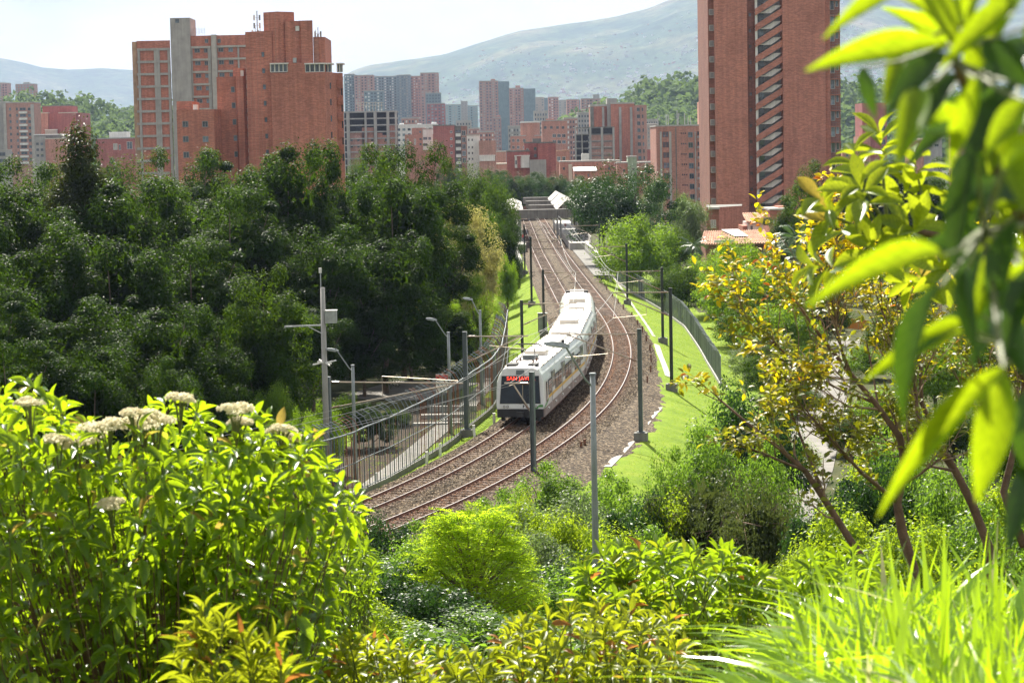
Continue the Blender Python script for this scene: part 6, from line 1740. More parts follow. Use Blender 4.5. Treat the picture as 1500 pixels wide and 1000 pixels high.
L_['olive'] = leaf_mat('olive_leaf', (0.035, 0.055, 0.018), (0.095, 0.12, 0.035), (0.14, 0.18, 0.035), 0.3, 0.5, 0.1)
L_['cream'] = leaf_mat('cream_flower_leaf', (0.16, 0.16, 0.04), (0.46, 0.41, 0.18), (0.55, 0.52, 0.14), 0.4, 0.55, 0.1, odd=(0.42, 0.36, 0.22), odd_at=0.80)
L_['dark'] = leaf_mat('very_dark_leaf', (0.008, 0.028, 0.008), (0.028, 0.065, 0.016), (0.07, 0.17, 0.02), 0.28, 0.4, 0.1)
L_['grey'] = leaf_mat('grey_green_leaf', (0.045, 0.075, 0.035), (0.11, 0.15, 0.065), (0.26, 0.38, 0.10), 0.4, 0.45, 0.15)
L_['palm'] = leaf_mat('palm_leaf', (0.02, 0.06, 0.018), (0.065, 0.12, 0.035), (0.10, 0.19, 0.03), 0.3, 0.32, 0.6)
L_['feather'] = leaf_mat('feathery_leaf', (0.08, 0.16, 0.008), (0.20, 0.30, 0.014), (0.70, 0.92, 0.03), 0.62, 0.5, 0.05)
L_['shrub'] = leaf_mat('shrub_leaf', (0.025, 0.068, 0.010), (0.09, 0.165, 0.022), (0.28, 0.48, 0.03), 0.46, 0.4, 0.2)
L_['lime'] = leaf_mat('lime_shrub_leaf', (0.06, 0.125, 0.010), (0.17, 0.25, 0.02), (0.48, 0.64, 0.02), 0.52, 0.42, 0.15)
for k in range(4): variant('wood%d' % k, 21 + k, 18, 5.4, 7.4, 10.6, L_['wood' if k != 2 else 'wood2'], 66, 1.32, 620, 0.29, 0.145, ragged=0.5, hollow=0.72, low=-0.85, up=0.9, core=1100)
variant('spire', 31, 20, 4.8, 9.2, 10.8, L_['spire'], 130, 1.15, 300, 0.27, 0.12, shape='cone', hollow=0.45, low=-0.9)
variant('bright', 33, 10, 4.6, 4.2, 5.8, L_['bright'], 90, 1.2, 300, 0.25, 0.12, low=-0.7)
variant('olive', 34, 10, 4.6, 4.3, 5.9, L_['wood2'], 85, 1.25, 300, 0.25, 0.12, low=-0.7, ragged=0.36)
variant('grey', 35, 11, 4.2, 4.8, 6.2, L_['grey'], 80, 1.15, 260, 0.24, 0.10, low=-0.75)
variant('cream', 36, 12, 4.0, 5.0, 6.8, L_['cream'], 95, 1.05, 300, 0.23, 0.11, low=-0.8, ragged=0.22)
variant('spiky', 37, 14, 6.2, 5.6, 8.2, L_['dark'], 105, 1.15, 300, 0.27, 0.11, low=-0.6, ragged=0.5, hollow=0.4)
variant('willow', 38, 11, 3.6, 4.8, 6.0, L_['bright'], 70, 1.0, 300, 0.26, 0.05, droop=1.3, up=0.1, low=-0.9)
variant('shrub0', 41, 2.6, 1.5, 1.2, 1.35, L_['shrub'], 60, 0.42, 240, 0.105, 0.052, 0.05, low=-0.95, limbs=14)
variant('shrub1', 42, 2.6, 1.5, 1.2, 1.35, L_['dark'], 60, 0.45, 240, 0.11, 0.055, 0.05, low=-0.95, limbs=14)
variant('shrub2', 43, 2.6, 1.5, 1.2, 1.35, L_['lime'], 55, 0.42, 240, 0.12, 0.05, 0.05, low=-0.95, limbs=14)
variant('shrub3', 44, 2.6, 1.5, 1.2, 1.35, L_['grey'], 55, 0.42, 240, 0.10, 0.05, 0.05, low=-0.95, limbs=14)
variant('twiggy', 45, 2.6, 1.5, 1.15, 1.4, L_['olive'], 42, 0.38, 120, 0.085, 0.035, 0.045, 'bark_pale', 40, low=-0.8, ragged=0.4)

_trg = random.Random(77)
def tree(key, px, ytop, D, wpx, label, group=None, name='tree', cat='tree', sink=0.3, hmin=1.0):
    v = VAR[key]; s = F_PX / D
    p = at(px, ytop, D); zb = terr(p.x, p.y) - sink
    h = max(hmin, p.z - zb)
    root = thing(name, (p.x, p.y, zb), label, cat, group, _trg.uniform(0, 6.28))
    w = wpx / s
    root.scale = (w / v['W'], w / v['W'] * _trg.uniform(0.9, 1.1), h / v['H'])
    obj('trunk', v['trunk'], root); obj('crown', v['crown'], root)
    return root
GW = 'dark trees of the wood left of the tracks'
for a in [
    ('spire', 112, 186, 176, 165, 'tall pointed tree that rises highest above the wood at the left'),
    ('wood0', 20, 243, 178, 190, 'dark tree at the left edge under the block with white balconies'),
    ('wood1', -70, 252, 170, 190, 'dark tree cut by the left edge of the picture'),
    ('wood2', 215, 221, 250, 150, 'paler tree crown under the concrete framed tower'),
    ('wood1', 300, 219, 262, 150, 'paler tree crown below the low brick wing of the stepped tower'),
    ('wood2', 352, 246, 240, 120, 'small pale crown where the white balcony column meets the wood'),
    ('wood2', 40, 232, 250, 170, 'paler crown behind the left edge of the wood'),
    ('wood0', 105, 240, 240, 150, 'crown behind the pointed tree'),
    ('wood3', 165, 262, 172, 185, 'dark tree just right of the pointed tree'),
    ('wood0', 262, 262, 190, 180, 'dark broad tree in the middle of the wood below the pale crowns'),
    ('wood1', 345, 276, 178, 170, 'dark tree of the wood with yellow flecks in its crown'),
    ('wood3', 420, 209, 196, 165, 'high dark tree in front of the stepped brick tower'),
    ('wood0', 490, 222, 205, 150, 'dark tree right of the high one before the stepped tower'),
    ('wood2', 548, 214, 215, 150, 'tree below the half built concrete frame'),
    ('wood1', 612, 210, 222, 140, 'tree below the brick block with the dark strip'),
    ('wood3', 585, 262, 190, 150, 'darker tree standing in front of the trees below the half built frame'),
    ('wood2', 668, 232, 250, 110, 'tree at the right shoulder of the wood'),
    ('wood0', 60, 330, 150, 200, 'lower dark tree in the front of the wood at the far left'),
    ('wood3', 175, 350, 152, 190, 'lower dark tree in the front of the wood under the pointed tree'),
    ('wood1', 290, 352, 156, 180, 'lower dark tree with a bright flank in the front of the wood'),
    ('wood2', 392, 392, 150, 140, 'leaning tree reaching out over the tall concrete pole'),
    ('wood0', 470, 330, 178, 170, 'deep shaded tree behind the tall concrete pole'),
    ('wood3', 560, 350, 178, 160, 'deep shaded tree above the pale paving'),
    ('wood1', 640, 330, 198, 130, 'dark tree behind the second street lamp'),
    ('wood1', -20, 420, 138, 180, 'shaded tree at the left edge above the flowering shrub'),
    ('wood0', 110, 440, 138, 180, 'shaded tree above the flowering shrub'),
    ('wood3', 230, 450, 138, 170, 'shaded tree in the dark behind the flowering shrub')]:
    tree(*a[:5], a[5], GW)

GU = 'understory trees along the edge of the wood'
for i, (k, x, y, D, w) in enumerate((('wood1', 300, 470, 142, 120), ('wood0', 380, 480, 150, 110), ('wood3', 455, 450, 168, 120), ('wood0', 530, 440, 176, 110), ('wood1', 600, 445, 184, 100), ('wood3', 652, 450, 190, 80), ('wood0', 700, 500, 200, 60),
      ('wood1', 20, 500, 128, 150), ('wood3', 140, 510, 128, 150), ('wood0', 250, 520, 130, 120))):
    tree(k, x, y, D, w, ('low dark tree behind the flowering shrub left of the pole', 'low dark tree just left of the concrete pole', 'low dark tree right behind the box on the pole', 'low dark tree behind the nearest left lamp', 'low dark tree over the pale paving',
        'low dark tree behind the notice sign', 'low dark tree at the far bend of the left fence', 'lowest dark tree at the left edge', 'low dark tree behind the first flower heads', 'low dark tree behind the middle of the flowering shrub')[i], GU)
tree('cream', 684, 300, 226, 92, 'cream flowered tree at the right end of the wood', None)
tree('cream', 655, 345, 214, 80, 'smaller yellowish tree below the cream flowered tree', None)
tree('willow', 700, 398, 196, 75, 'light green feathery tree over the left fence', None)
tree('willow', 668, 440, 190, 60, 'small light green tree beside the farthest left lamp', None)
tree('olive', 727, 256, 330, 76, 'round topped tree left of the station bridge', None)
tree('wood0', 742, 316, 286, 46, 'dark tree hugging the left platform wall', None)
tree('olive', 712, 300, 300, 66, 'shaded tree between the cream tree and the station', None)
tree('bright', 742, 372, 270, 34, 'small pale bush tree by the left platform wall', None)
tree('bright', 400, 560, 146, 70, 'small bright tree left of the tall concrete pole', None)
tree('olive', 352, 590, 140, 90, 'low bush tree behind the flowering shrub near the pole', None)
tree('bright', 440, 600, 132, 55, 'small yellow green bush tree at the foot of the concrete pole', None)
for i, (k, x, y, D, w) in enumerate((('bright', 470, 590, 140, 60), ('olive', 505, 575, 150, 60), ('wood1', 545, 590, 150, 60), ('olive', 580, 600, 160, 50), ('bright', 415, 640, 124, 70), ('olive', 455, 650, 124, 55))):
    tree(k, x, y, D, w, ('yellow green bush against the concrete pole behind the fence', 'bush between the pole and the nearest left lamp', 'dark bush right of the nearest left lamp', 'bush before the pale paving', 'bright bush at the left end of the fence', 'bush under the sagging wires at the left end of the fence')[i], 'bushes behind the left fence', 'bush', 'bush', hmin=1.5)
GT = 'dark trees behind the station'
for i, (x, y, w) in enumerate(((700, 250, 50), (722, 247, 52), (748, 250, 50), (772, 254, 52), (795, 252, 48), (818, 254, 50), (840, 258, 46))):
    tree('spiky' if i % 2 else 'wood0', x, y, 545 + 8 * i, w * 1.15, ('leftmost', 'second', 'third', 'middle', 'fifth', 'sixth', 'rightmost')[i] + ' of the dark trees in a row behind the station', GT)
tree('spiky', 912, 238, 345, 150, 'big dark spiky tree right of the station', None)
tree('spiky', 884, 258, 365, 84, 'dark tree beside the station canopy', None)
tree('bright', 938, 314, 300, 122, 'round bright green tree above the right fence', None)
tree('grey', 1010, 286, 345, 74, 'grey green tree in front of the annex by the stair tower', None)
tree('olive', 985, 330, 330, 70, 'dark tree between the round bright tree and the grey green one', None)
GR = 'trees behind the right fence'
for a in [('bright', 1082, 346, 262, 90, 'bright upright tree before the tiled house'),
    ('bright', 1046, 362, 280, 90, 'tree left of the bright upright tree behind the right fence'),
    ('olive', 995, 385, 275, 84, 'dark tree just behind the far end of the right fence'),
    ('bright', 1092, 390, 240, 120, 'yellow green tree behind the middle of the right fence'),
    ('bright', 1105, 385, 235, 120, 'tree behind the yellow green one near the street'),
    ('olive', 1102, 436, 215, 110, 'dark leafy tree by the bend of the right fence'),
    ('bright', 1135, 440, 205, 110, 'bright tree right of the bend in the fence'),
    ('grey', 1112, 486, 196, 90, 'dull green bush tree at the near end of the right fence'),
    ('olive', 1140, 500, 186, 120, 'tree behind the yellow leaved twigs near the street'),
    ('bright', 1150, 395, 250, 100, 'pale tree beside the round red sign'),
    ('wood2', 1192, 236, 312, 100, 'round dark tree at the right foot of the stair tower'),
    ('wood2', 1160, 288, 298, 96, 'lower dark tree at the foot of the stair tower'),
    ('olive', 1245, 226, 420, 90, 'tree right of the stair tower behind the near branch'),
    ('wood0', 1310, 236, 380, 110, 'tree behind the near branch under the blurred leaves'),
    ('wood2', 1390, 232, 360, 120, 'tree far behind the blurred leaves'),
    ('wood0', 1475, 240, 330, 120, 'tree at the right edge behind the blurred leaves'),
    ('olive', 1270, 330, 290, 90, 'tree across the street behind the near branch'),
    ('bright', 1350, 340, 260, 110, 'tree across the street behind the yellow leaves'),
    ('olive', 1440, 330, 240, 120, 'tree across the street at the right'),
    ('wood3', 1530, 330, 220, 130, 'tree cut by the right edge of the picture'),
    ('olive', 1320, 440, 215, 110, 'shaded tree behind the yellow leaved tree'),
    ('bright', 1400, 470, 190, 110, 'green tree behind the dark branches at the right'),
    ('olive', 1490, 460, 180, 130, 'green tree behind the right edge of the yellow leaved tree'),
    ('bright', 1300, 560, 150, 110, 'low green tree between the street and the yellow leaved tree'),
    ('olive', 1400, 580, 140, 130, 'dark low tree behind the bent brown trunks'),
    ('bright', 1490, 590, 130, 140, 'low tree behind the trunks at the right edge'),
    ('olive', 1165, 560, 172, 90, 'bush tree on the left kerb of the street behind yellow twigs'), ('bright', 1270, 505, 200, 80, 'bush tree on the right kerb of the street behind yellow twigs'),
    ('wood2', 1245, 600, 150, 90, 'dark bush tree standing over the near part of the street'), ('bright', 1150, 640, 140, 90, 'light bush tree left of the near street'),
    ('olive', 1300, 650, 120, 120, 'low bush tree behind the forked dark trunk'), ('bright', 1370, 500, 170, 110, 'yellow green bush tree behind the forked trunk'),
    ('wood2', 1450, 400, 200, 130, 'dark tree behind the bent trunks at the right'),
    ('olive', 1132, 452, 222, 90, 'leafy tree left of the round red sign'), ('bright', 1172, 462, 205, 90, 'leafy tree below the round red sign'), ('olive', 1208, 432, 236, 90, 'leafy tree left of the orange barrier'), ('wood2', 1160, 515, 182, 90, 'darker leafy tree at the bend of the street'), ('olive', 1330, 390, 225, 100, 'dark tree behind the orange barrier')]:
    tree(*a[:5], a[5], GR)
# ---- more trees between the city blocks
GC = 'street trees among the city blocks'
for i, (x, y, D, w) in enumerate(((130, 225, 700, 46), (160, 232, 620, 40), (690, 262, 560, 40), (850, 262, 560, 40), (885, 258, 600, 40), (955, 262, 520, 44), (1000, 282, 470, 46), (1245, 232, 560, 36), (1290, 226, 600, 40), (525, 226, 600, 40), (660, 236, 600, 44))):
    tree(('olive', 'wood0', 'grey')[i % 3], x, y, D, w, ('small tree by the low brick house left of the framed tower', 'second small tree left of the concrete framed tower', 'tree left of the dark row behind the station', 'tree under the long low brick house',
         'tree right of the small brick house with the lean-to', 'tree below the pale green stair tower', 'tree below the flat roofed brick block', 'tree by the low pale house right of the stair tower', 'tree before the brick block behind the leaves',
         'tree before the half built frame', 'tree before the brick block with balconies')[i], GC)

# ---- palms
def frond_mesh(seed, L=3.4):
    rg = np.random.default_rng(seed); n = 30
    u = np.linspace(0.10, 1, n); x = L * u * (1 - 0.18 * u ** 2); z = 0.9 * u - 1.55 * u ** 2.2
    c = np.stack((x, np.zeros(n), z), -1); tg = nrm(np.gradient(c, axis=0))
    P, Dd, N, LL_, WW = [], [], [], [], []
    for i in range(n):
        for sd in (-1, 1):
            d = nrm(np.array([0.55, 0, 0]) * tg[i, 0] + np.array([0, sd * 0.8, -0.35 - 0.25 * rg.random()]) + tg[i] * 0.3)
            for q in range(1):
                P.append(c[i]); Dd.append(d); N.append(nrm(np.cross(d, tg[i]) * -sd + rg.normal(size=3) * 0.1)); LL_.append((0.35 + 0.75 * math.sin(math.pi * min(1, u[i] * 0.9 + 0.08))) * rg.uniform(0.85, 1.1)); WW.append(0.075)
    V, F, A = cards(np.array(P), np.array(Dd), np.array(N), np.array(LL_), np.array(WW), rg.random(len(P)), 0.2)
    b = len(V); R = 0.03
    rv = []
    for i in range(n): rv += [c[i] + np.array([0, R * (1 - u[i] * 0.8), 0]), c[i] + np.array([0, -R * (1 - u[i] * 0.8), 0.0]), c[i] + np.array([0, 0, -R])]
    rf = [(b + 3 * i + k, b + 3 * (i + 1) + k, b + 3 * (i + 1) + (k + 1) % 3, b + 3 * i + (k + 1) % 3) for i in range(n - 1) for k in range(3)]
    V = np.concatenate((V, rv)); F = np.concatenate((F, rf)); A = np.concatenate((A, np.full((len(rv), 3), 0.6)))
    return card_mesh('frond', V, F, A, L_['palm'])
FROND = [frond_mesh(s) for s in (1, 2, 3)]
def palm(px, ytop, D, size, label, nf=20):
    p = at(px, ytop, D); zb = terr(p.x, p.y); h = p.z - zb - 0.8 * size
    root = thing('palm_tree', (p.x, p.y, zb), label, 'palm tree', 'palm trees near the tiled house')
    rg = random.Random(px)
    MB().tube([(0, 0, -0.3), (0.1, 0, h * 0.5), (0.05, 0.1, h)], [0.24, 0.17, 0.14], M['bark'], 10).build('trunk', root, smooth=True)
    for i in range(nf):
        o = obj('frond', FROND[i % 3], root); o.location = (0.05, 0.1, h)
        o.rotation_euler = (rg.uniform(-0.15, 0.15), rg.uniform(-0.75, 0.55), i * 2.399 + rg.uniform(-0.2, 0.2)); o.scale = (size * rg.uniform(0.85, 1.1),) * 3
palm(1014, 352, 300, 0.8, 'palm tree left of the tiled house', 18)
palm(1166, 338, 262, 1.05, 'palm tree right of the flat roofed brick house', 22)
palm(1178, 372, 240, 1.0, 'lower palm tree before the street, nearest the round sign', 22)
palm(1150, 348, 285, 0.85, 'palm tree close against the flat roofed brick house', 18)

# ------------------------------------------------------------------ shrubs on the hillside below the camera
GS = 'shrubs on the hillside below the camera'
for a in [('shrub1', 552, 742, 96, 130, 'dark glossy shrub beside the left end of the visible tracks'),
    ('shrub0', 620, 762, 88, 120, 'shrub between the dark glossy one and the feathery bush'),
    ('shrub0', 715, 732, 100, 110, 'small shrub at the gravel edge below the two tracks'),
    ('shrub2', 770, 722, 100, 70, 'upright light green shrub at the gravel edge'),
    ('shrub0', 805, 676, 116, 110, 'shrub hiding the foot of the mast before the train'),
    ('shrub3', 845, 712, 88, 170, 'pale leaved shrub left of the large foreground lamp'),
    ('shrub0', 915, 700, 92, 130, 'dense shrub right behind the large foreground lamp'),
    ('shrub1', 935, 718, 84, 120, 'dark shrub with deep shade right of the large lamp'),
    ('shrub3', 770, 770, 78, 140, 'pale shrub behind the feathery bush at its right'),
    ('shrub1', 850, 800, 66, 160, 'dark shrub at the foot of the large lamp'),
    ('shrub0', 985, 655, 112, 90, 'shrub at the lower end of the slanting drain'),
    ('twiggy', 1035, 672, 84, 190, 'olive twiggy shrub with bare dry tips'),
    ('twiggy', 1110, 690, 80, 150, 'dry twiggy shrub right of the olive one'),
    ('shrub0', 1075, 572, 128, 130, 'broad green shrub on the bank below the mast pair'),
    ('shrub1', 1105, 560, 124, 140, 'dark shrub behind the first yellow twigs'),
    ('shrub0', 1035, 625, 116, 110, 'shrub at the right edge of the grass bank'),
    ('shrub2', 1230, 742, 66, 190, 'lime green shrub below the bent brown trunks'),
    ('shrub2', 1330, 760, 58, 200, 'lime green shrub between the brown trunks'),
    ('shrub0', 1430, 740, 60, 200, 'green shrub at the right edge behind the trunks'),
    ('shrub2', 1180, 800, 56, 130, 'yellow green shrub beside the pale street'),
    ('shrub1', 640, 850, 56, 170, 'shaded shrub behind the lower left of the feathery bush'),
    ('shrub1', 560, 820, 60, 160, 'dark shrub left of the feathery bush'),
    ('shrub0', 510, 790, 74, 150, 'shrub half hidden by the flowering shrub at the left'),
    ('shrub0', 1120, 640, 104, 120, 'shrub beside the pale street behind the yellow twigs'),
    ('shrub1', 1290, 660, 84, 160, 'shaded shrub seen through the bare branches'),
    ('shrub0', 1420, 660, 80, 170, 'shrub seen through the branches at the right edge'),
    ('shrub0', 960, 770, 72, 150, 'low shrub left of the brown wooden railing'),
    ('shrub2', 1255, 690, 86, 150, 'lime shrub at the kerb of the near street'), ('shrub0', 1365, 690, 84, 170, 'shrub filling the gap between the trunks'), ('shrub2', 1480, 700, 74, 170, 'lime shrub at the right edge under the bent trunks'),
    ('shrub1', 1200, 720, 76, 120, 'dark shrub under the leaning trunk'),
    ('shrub2', 660, 752, 80, 120, 'bright shrub at the left shoulder of the feathery bush'), ('shrub0', 745, 716, 106, 120, 'leafy shrub right at the ballast edge below the mast'), ('shrub2', 820, 745, 84, 150, 'fresh green shrub left of the large lamp pole'),
    ('shrub0', 885, 690, 108, 110, 'leafy shrub at the gravel edge behind the large lamp pole'), ('shrub2', 900, 770, 70, 150, 'fresh green shrub right of the large lamp pole'), ('shrub0', 600, 800, 70, 150, 'leafy shrub left below the feathery bush'),
    ('shrub2', 990, 720, 84, 140, 'fresh green shrub in front of the olive twiggy one'), ('shrub0', 790, 830, 62, 170, 'leafy shrub at the right foot of the feathery bush'), ('shrub2', 540, 880, 50, 180, 'fresh green shrub right of the flowering shrub foot'), ('shrub0', 720, 900, 46, 240, 'leafy shrub below the feathery bush'), ('shrub0', 1310, 610, 100, 150, 'shrub across the street behind the forked trunk')]:
    tree(*a[:5], a[5], GS, 'shrub', 'shrub', sink=0.15, hmin=1.2)

# ---- feathery bush in the centre
def feathery(px, py_top, py_bot, D, wpx, label):
    s = F_PX / D; top = at(px, py_top, D); zb = terr(top.x, top.y); rg = np.random.default_rng(9)
    root = thing('feathery_bush', (top.x, top.y, zb), label, 'bush')
    H = top.z - zb; W = wpx / s / 2
    n = 640; P, Dd, N, LL_, WW = [], [], [], [], []
    stems = MB()
    for i in range(n):
        t = rg.random() ** 0.75; z = H * (0.12 + 0.86 * t); az = rg.uniform(0, 6.283)
        rad = W * (1.12 - 0.95 * t ** 1.7) * (0.35 + 0.65 * rg.random() ** 0.5)
        o = np.array([math.cos(az), math.sin(az), 0.0]); sd = np.array([-o[1], o[0], 0])
        c = o * rad * 0.55 + np.array([0, 0, z - 0.2]); L = 0.55 + 0.5 * rg.random()
        ax = nrm(o + np.array([0, 0, 0.25 * rg.normal() + 0.15]))
        if i % 4 == 0: stems.tube([(0, 0, z * 0.35), tuple(c * 0.6 + np.array([0, 0, z * 0.1])), tuple(c + ax * L)], [0.03, 0.016, 0.004], M['bark_brown'], 5)
        m = 15
        for k in range(m):
            u = (k + 0.7) / m
            for q in (-1, 1):
                pl = 0.26 * math.sin(math.pi * (0.15 + 0.8 * u)); pd = nrm(ax * 0.75 + sd * q)
                b0 = c + ax * L * u - np.array([0, 0, 0.25 * u * u * L])
                for w in range(4):
                    P.append(b0 + pd * pl * (w + 0.5) / 4 + rg.normal(size=3) * 0.008); Dd.append(nrm(pd + rg.normal(size=3) * 0.25)); N.append(nrm(np.array([0, 0, 1.0]) + rg.normal(size=3) * 0.5)); LL_.append(rg.uniform(0.06, 0.10)); WW.append(0.03)
    V, F, A = cards(np.array(P), np.array(Dd), np.array(N), np.array(LL_), np.array(WW), rg.random(len(P)))
    obj('crown', card_mesh('crown', V, F, A, L_['feather']), root); stems.build('stems', root)
feathery(690, 735, 960, 60, 300, 'feathery bright green bush in the bottom centre')

# ---- undergrowth that nobody could count
def undergrowth(n, seed):
    rg = np.random.default_rng(seed)
    Y = 14 + 112 * rg.random(n) ** 0.8; X = rg.uniform(-0.24, 0.26, n) * Y + rg.normal(0, 1, n)
    d = dist_track(X, Y); ok = np.abs(d) > np.where(Y > 112, 8.5, 6.0); X, Y = X[ok], Y[ok]
    Z = terrain(X, Y) + rg.random(len(X)) ** 1.5 * 0.7
    dr = nrm(rg.normal(size=(len(X), 3)) * np.array([1, 1, 0.5])); nn = nrm(np.array([0, 0, 1.0]) + rg.normal(size=(len(X), 3)) * 0.5); dr = nrm(dr - nn * (dr * nn).sum(1, keepdims=True))
    sz = rg.uniform(0.09, 0.22, len(X))
    V, F, A = cards(np.stack((X, Y, Z), -1), dr, nn, sz, sz * 0.5, rg.random(len(X)))
    tag(obj('undergrowth', card_mesh('undergrowth', V, F, A, L_['shrub'])), 'low leafy ground cover over the hillside', kind='stuff')
undergrowth(90000, 15)
def bank_grass(n, seed):
    rg = np.random.default_rng(seed)
    k = rg.choice(np.where((_yy > 118) & (_yy < 330))[0], n); side = rg.random(n) < 0.72
    o = np.where(side, rg.uniform(3.4, 13, n) + wide(_yy[k]), rg.uniform(-12, -6.4, n))
    X = _xx[k] + _ty[k] * o; Y = _yy[k] - _tx[k] * o + rg.uniform(-0.6, 0.6, n); Z = terrain(X, Y)
    d = nrm(np.array([0, 0, 1.0]) + rg.normal(size=(n, 3)) * 0.5); nn = nrm(np.cross(d, rg.normal(size=(n, 3)))); sz = rg.uniform(0.05, 0.13, n)
    V, F, A = cards(np.stack((X, Y, Z), -1), d, nn, sz, sz * 0.3, rg.random(n))
    tag(obj('bank_grass', card_mesh('bank_grass', V, F, A, L_['bankgrass'])), 'short bright grass on the railway banks', kind='stuff')
L_['bankgrass'] = leaf_mat('bank_grass', (0.11, 0.19, 0.012), (0.20, 0.28, 0.025), (0.42, 0.58, 0.03), 0.45, 0.5, 0.1)
bank_grass(45000, 16)
# ---- brown wooden railing on the hillside
def railing(pxs, y0, label):
    P = [on_ground(x, y, y0) for x, y in pxs]
    root = thing('wooden_railing', P[0], label, 'railing', 'brown wooden railings on the hillside path'); o = P[0]
    for a, b in zip(P[:-1], P[1:]):
        for q in (0.95, 0.5): MB(o).bar(a + Vector((0, 0, q)), b + Vector((0, 0, q)), 0.06, 0.13, M['wood']).build('rail', root)
    n = max(3, int((P[-1] - P[0]).length / 1.1))
    for i in range(n + 1):
        p = P[0].lerp(P[-1], i / n); MB(o).box(p.x - 0.05, p.x + 0.05, p.y - 0.05, p.y + 0.05, terr(p.x, p.y) - 0.2, terr(p.x, p.y) + 1.05, M['wood']).build('post', root)
railing([(965, 838), (1010, 815), (1055, 796)], 30, 'brown wooden railing beside the olive twiggy shrub')
railing([(782, 930), (812, 915), (845, 900)], 30, 'brown wooden railing right of the feathery bush')
# ------------------------------------------------------------------ near plants with leaves one can pick apart
def leaf_template(nseg, prof, fold, droop, wave=0.0):
    T, A = [], []
    for i in range(nseg + 1):
        u = i / nseg; w = prof(u); z = -droop * u ** 2; x = u * (1 - 0.22 * droop * u)
        T += [(x, w, z + fold * w + wave * math.sin(u * 9)), (x, 0, z), (x, -w, z + fold * w - wave * math.sin(u * 9 + 1))]
        A += [(u, 1), (u, 0), (u, -1)]
    F = []
    for i in range(nseg):
        b = i * 3
        F += [(b, b + 1, b + 4, b + 3), (b + 1, b + 2, b + 5, b + 4)]
    return np.array(T), np.array(F), np.array(A)
def p_lance(u): return 0.5 * max(0.02, math.sin(math.pi * min(1, u ** 0.85))) ** 0.85
def p_obov(u): return 0.5 * max(0.03, math.sin(math.pi * min(1, u ** 1.35))) ** 0.75
def p_oval(u): return 0.5 * max(0.03, math.sin(math.pi * u)) ** 0.6
class Leaves:
    """gathers leaves; the ones nearest the camera become parts, the rest one mesh"""
    def __init__(self): self.P, self.D, self.N, self.L, self.W, self.K = [], [], [], [], [], []
    def add(self, p, d, n, L, W, k=0):
        d = Vector(d).normalized(); n = Vector(n); n = (n - d * n.dot(d))
        if n.length < 1e-4: n = d.orthogonal()
        self.P.append(tuple(p)); self.D.append(tuple(d)); self.N.append(tuple(n.normalized())); self.L.append(L); self.W.append(W); self.K.append(k)
    def finish(self, root, temps, mats, mats_obj, n_obj=300, seed=1, score=None, stuff_name='foliage'):
        rg = np.random.default_rng(seed)
        P, D, N, L, W, K = (np.array(a) for a in (self.P, self.D, self.N, self.L, self.W, self.K))
        S = np.cross(N, D); o = np.array(root.location)
        sc_ = (P[:, 1] - 0.15 * P[:, 2]) if score is None else score(P)
        order = np.argsort(sc_); pick = order[:n_obj]; rest = order[n_obj:]
        T = [rg.integers(0, len(temps), len(P))][0]
        mesh_cache = {}
        for i in pick:
            key = (int(T[i]), int(K[i]))
            if key not in mesh_cache:
                t, f, a = temps[key[0]]
                mesh_cache[key] = np_mesh('leaf', t, f, mats=[mats_obj[key[1]]], smooth=True, attr={'leaf': np.concatenate((a, np.zeros((len(a), 1))), 1)})
            ob = bpy.data.objects.new('leaf', mesh_cache[key]); COL.objects.link(ob); ob.parent = root
            M4 = Matrix.Identity(4)
            for r in range(3):
                M4[r][0] = D[i][r] * L[i]; M4[r][1] = S[i][r] * W[i]; M4[r][2] = N[i][r] * L[i]; M4[r][3] = P[i][r] - o[r]
            ob.matrix_local = M4
        for k in sorted(set(K.tolist())):
            VV, FF, AA, b = [], [], [], 0
            for ti, (t, f, a) in enumerate(temps):
                q = rest[(T[rest] == ti) & (K[rest] == k)]
                if not len(q): continue
                V = P[q][:, None] - o + t[None, :, 0, None] * (D[q] * L[q][:, None])[:, None] + t[None, :, 1, None] * (S[q] * W[q][:, None])[:, None] + t[None, :, 2, None] * (N[q] * L[q][:, None])[:, None]
                VV.append(V.reshape(-1, 3)); FF.append((f[None] + len(t) * np.arange(len(q))[:, None, None]).reshape(-1, 4) + b)
                AA.append(np.concatenate((np.tile(a, (len(q), 1)), np.repeat(rg.random(len(q)), len(t))[:, None]), 1)); b += len(q) * len(t)
            if VV: tag(obj(stuff_name, np_mesh(stuff_name, np.concatenate(VV), np.concatenate(FF), mats=[mats[k]], smooth=True, attr={'leaf': np.concatenate(AA)}), root), kind='stuff')
def inside(poly, x, y):
    c = False; j = len(poly) - 1
    for i in range(len(poly)):
        if (poly[i][1] > y) != (poly[j][1] > y) and x < (poly[j][0] - poly[i][0]) * (y - poly[i][1]) / (poly[j][1] - poly[i][1]) + poly[i][0]: c = not c
        j = i
    return c
def pair(name, *a, **k): return leaf_mat(name, *a, **k), leaf_mat(name + '_single', *a, use_obj=True, **k)
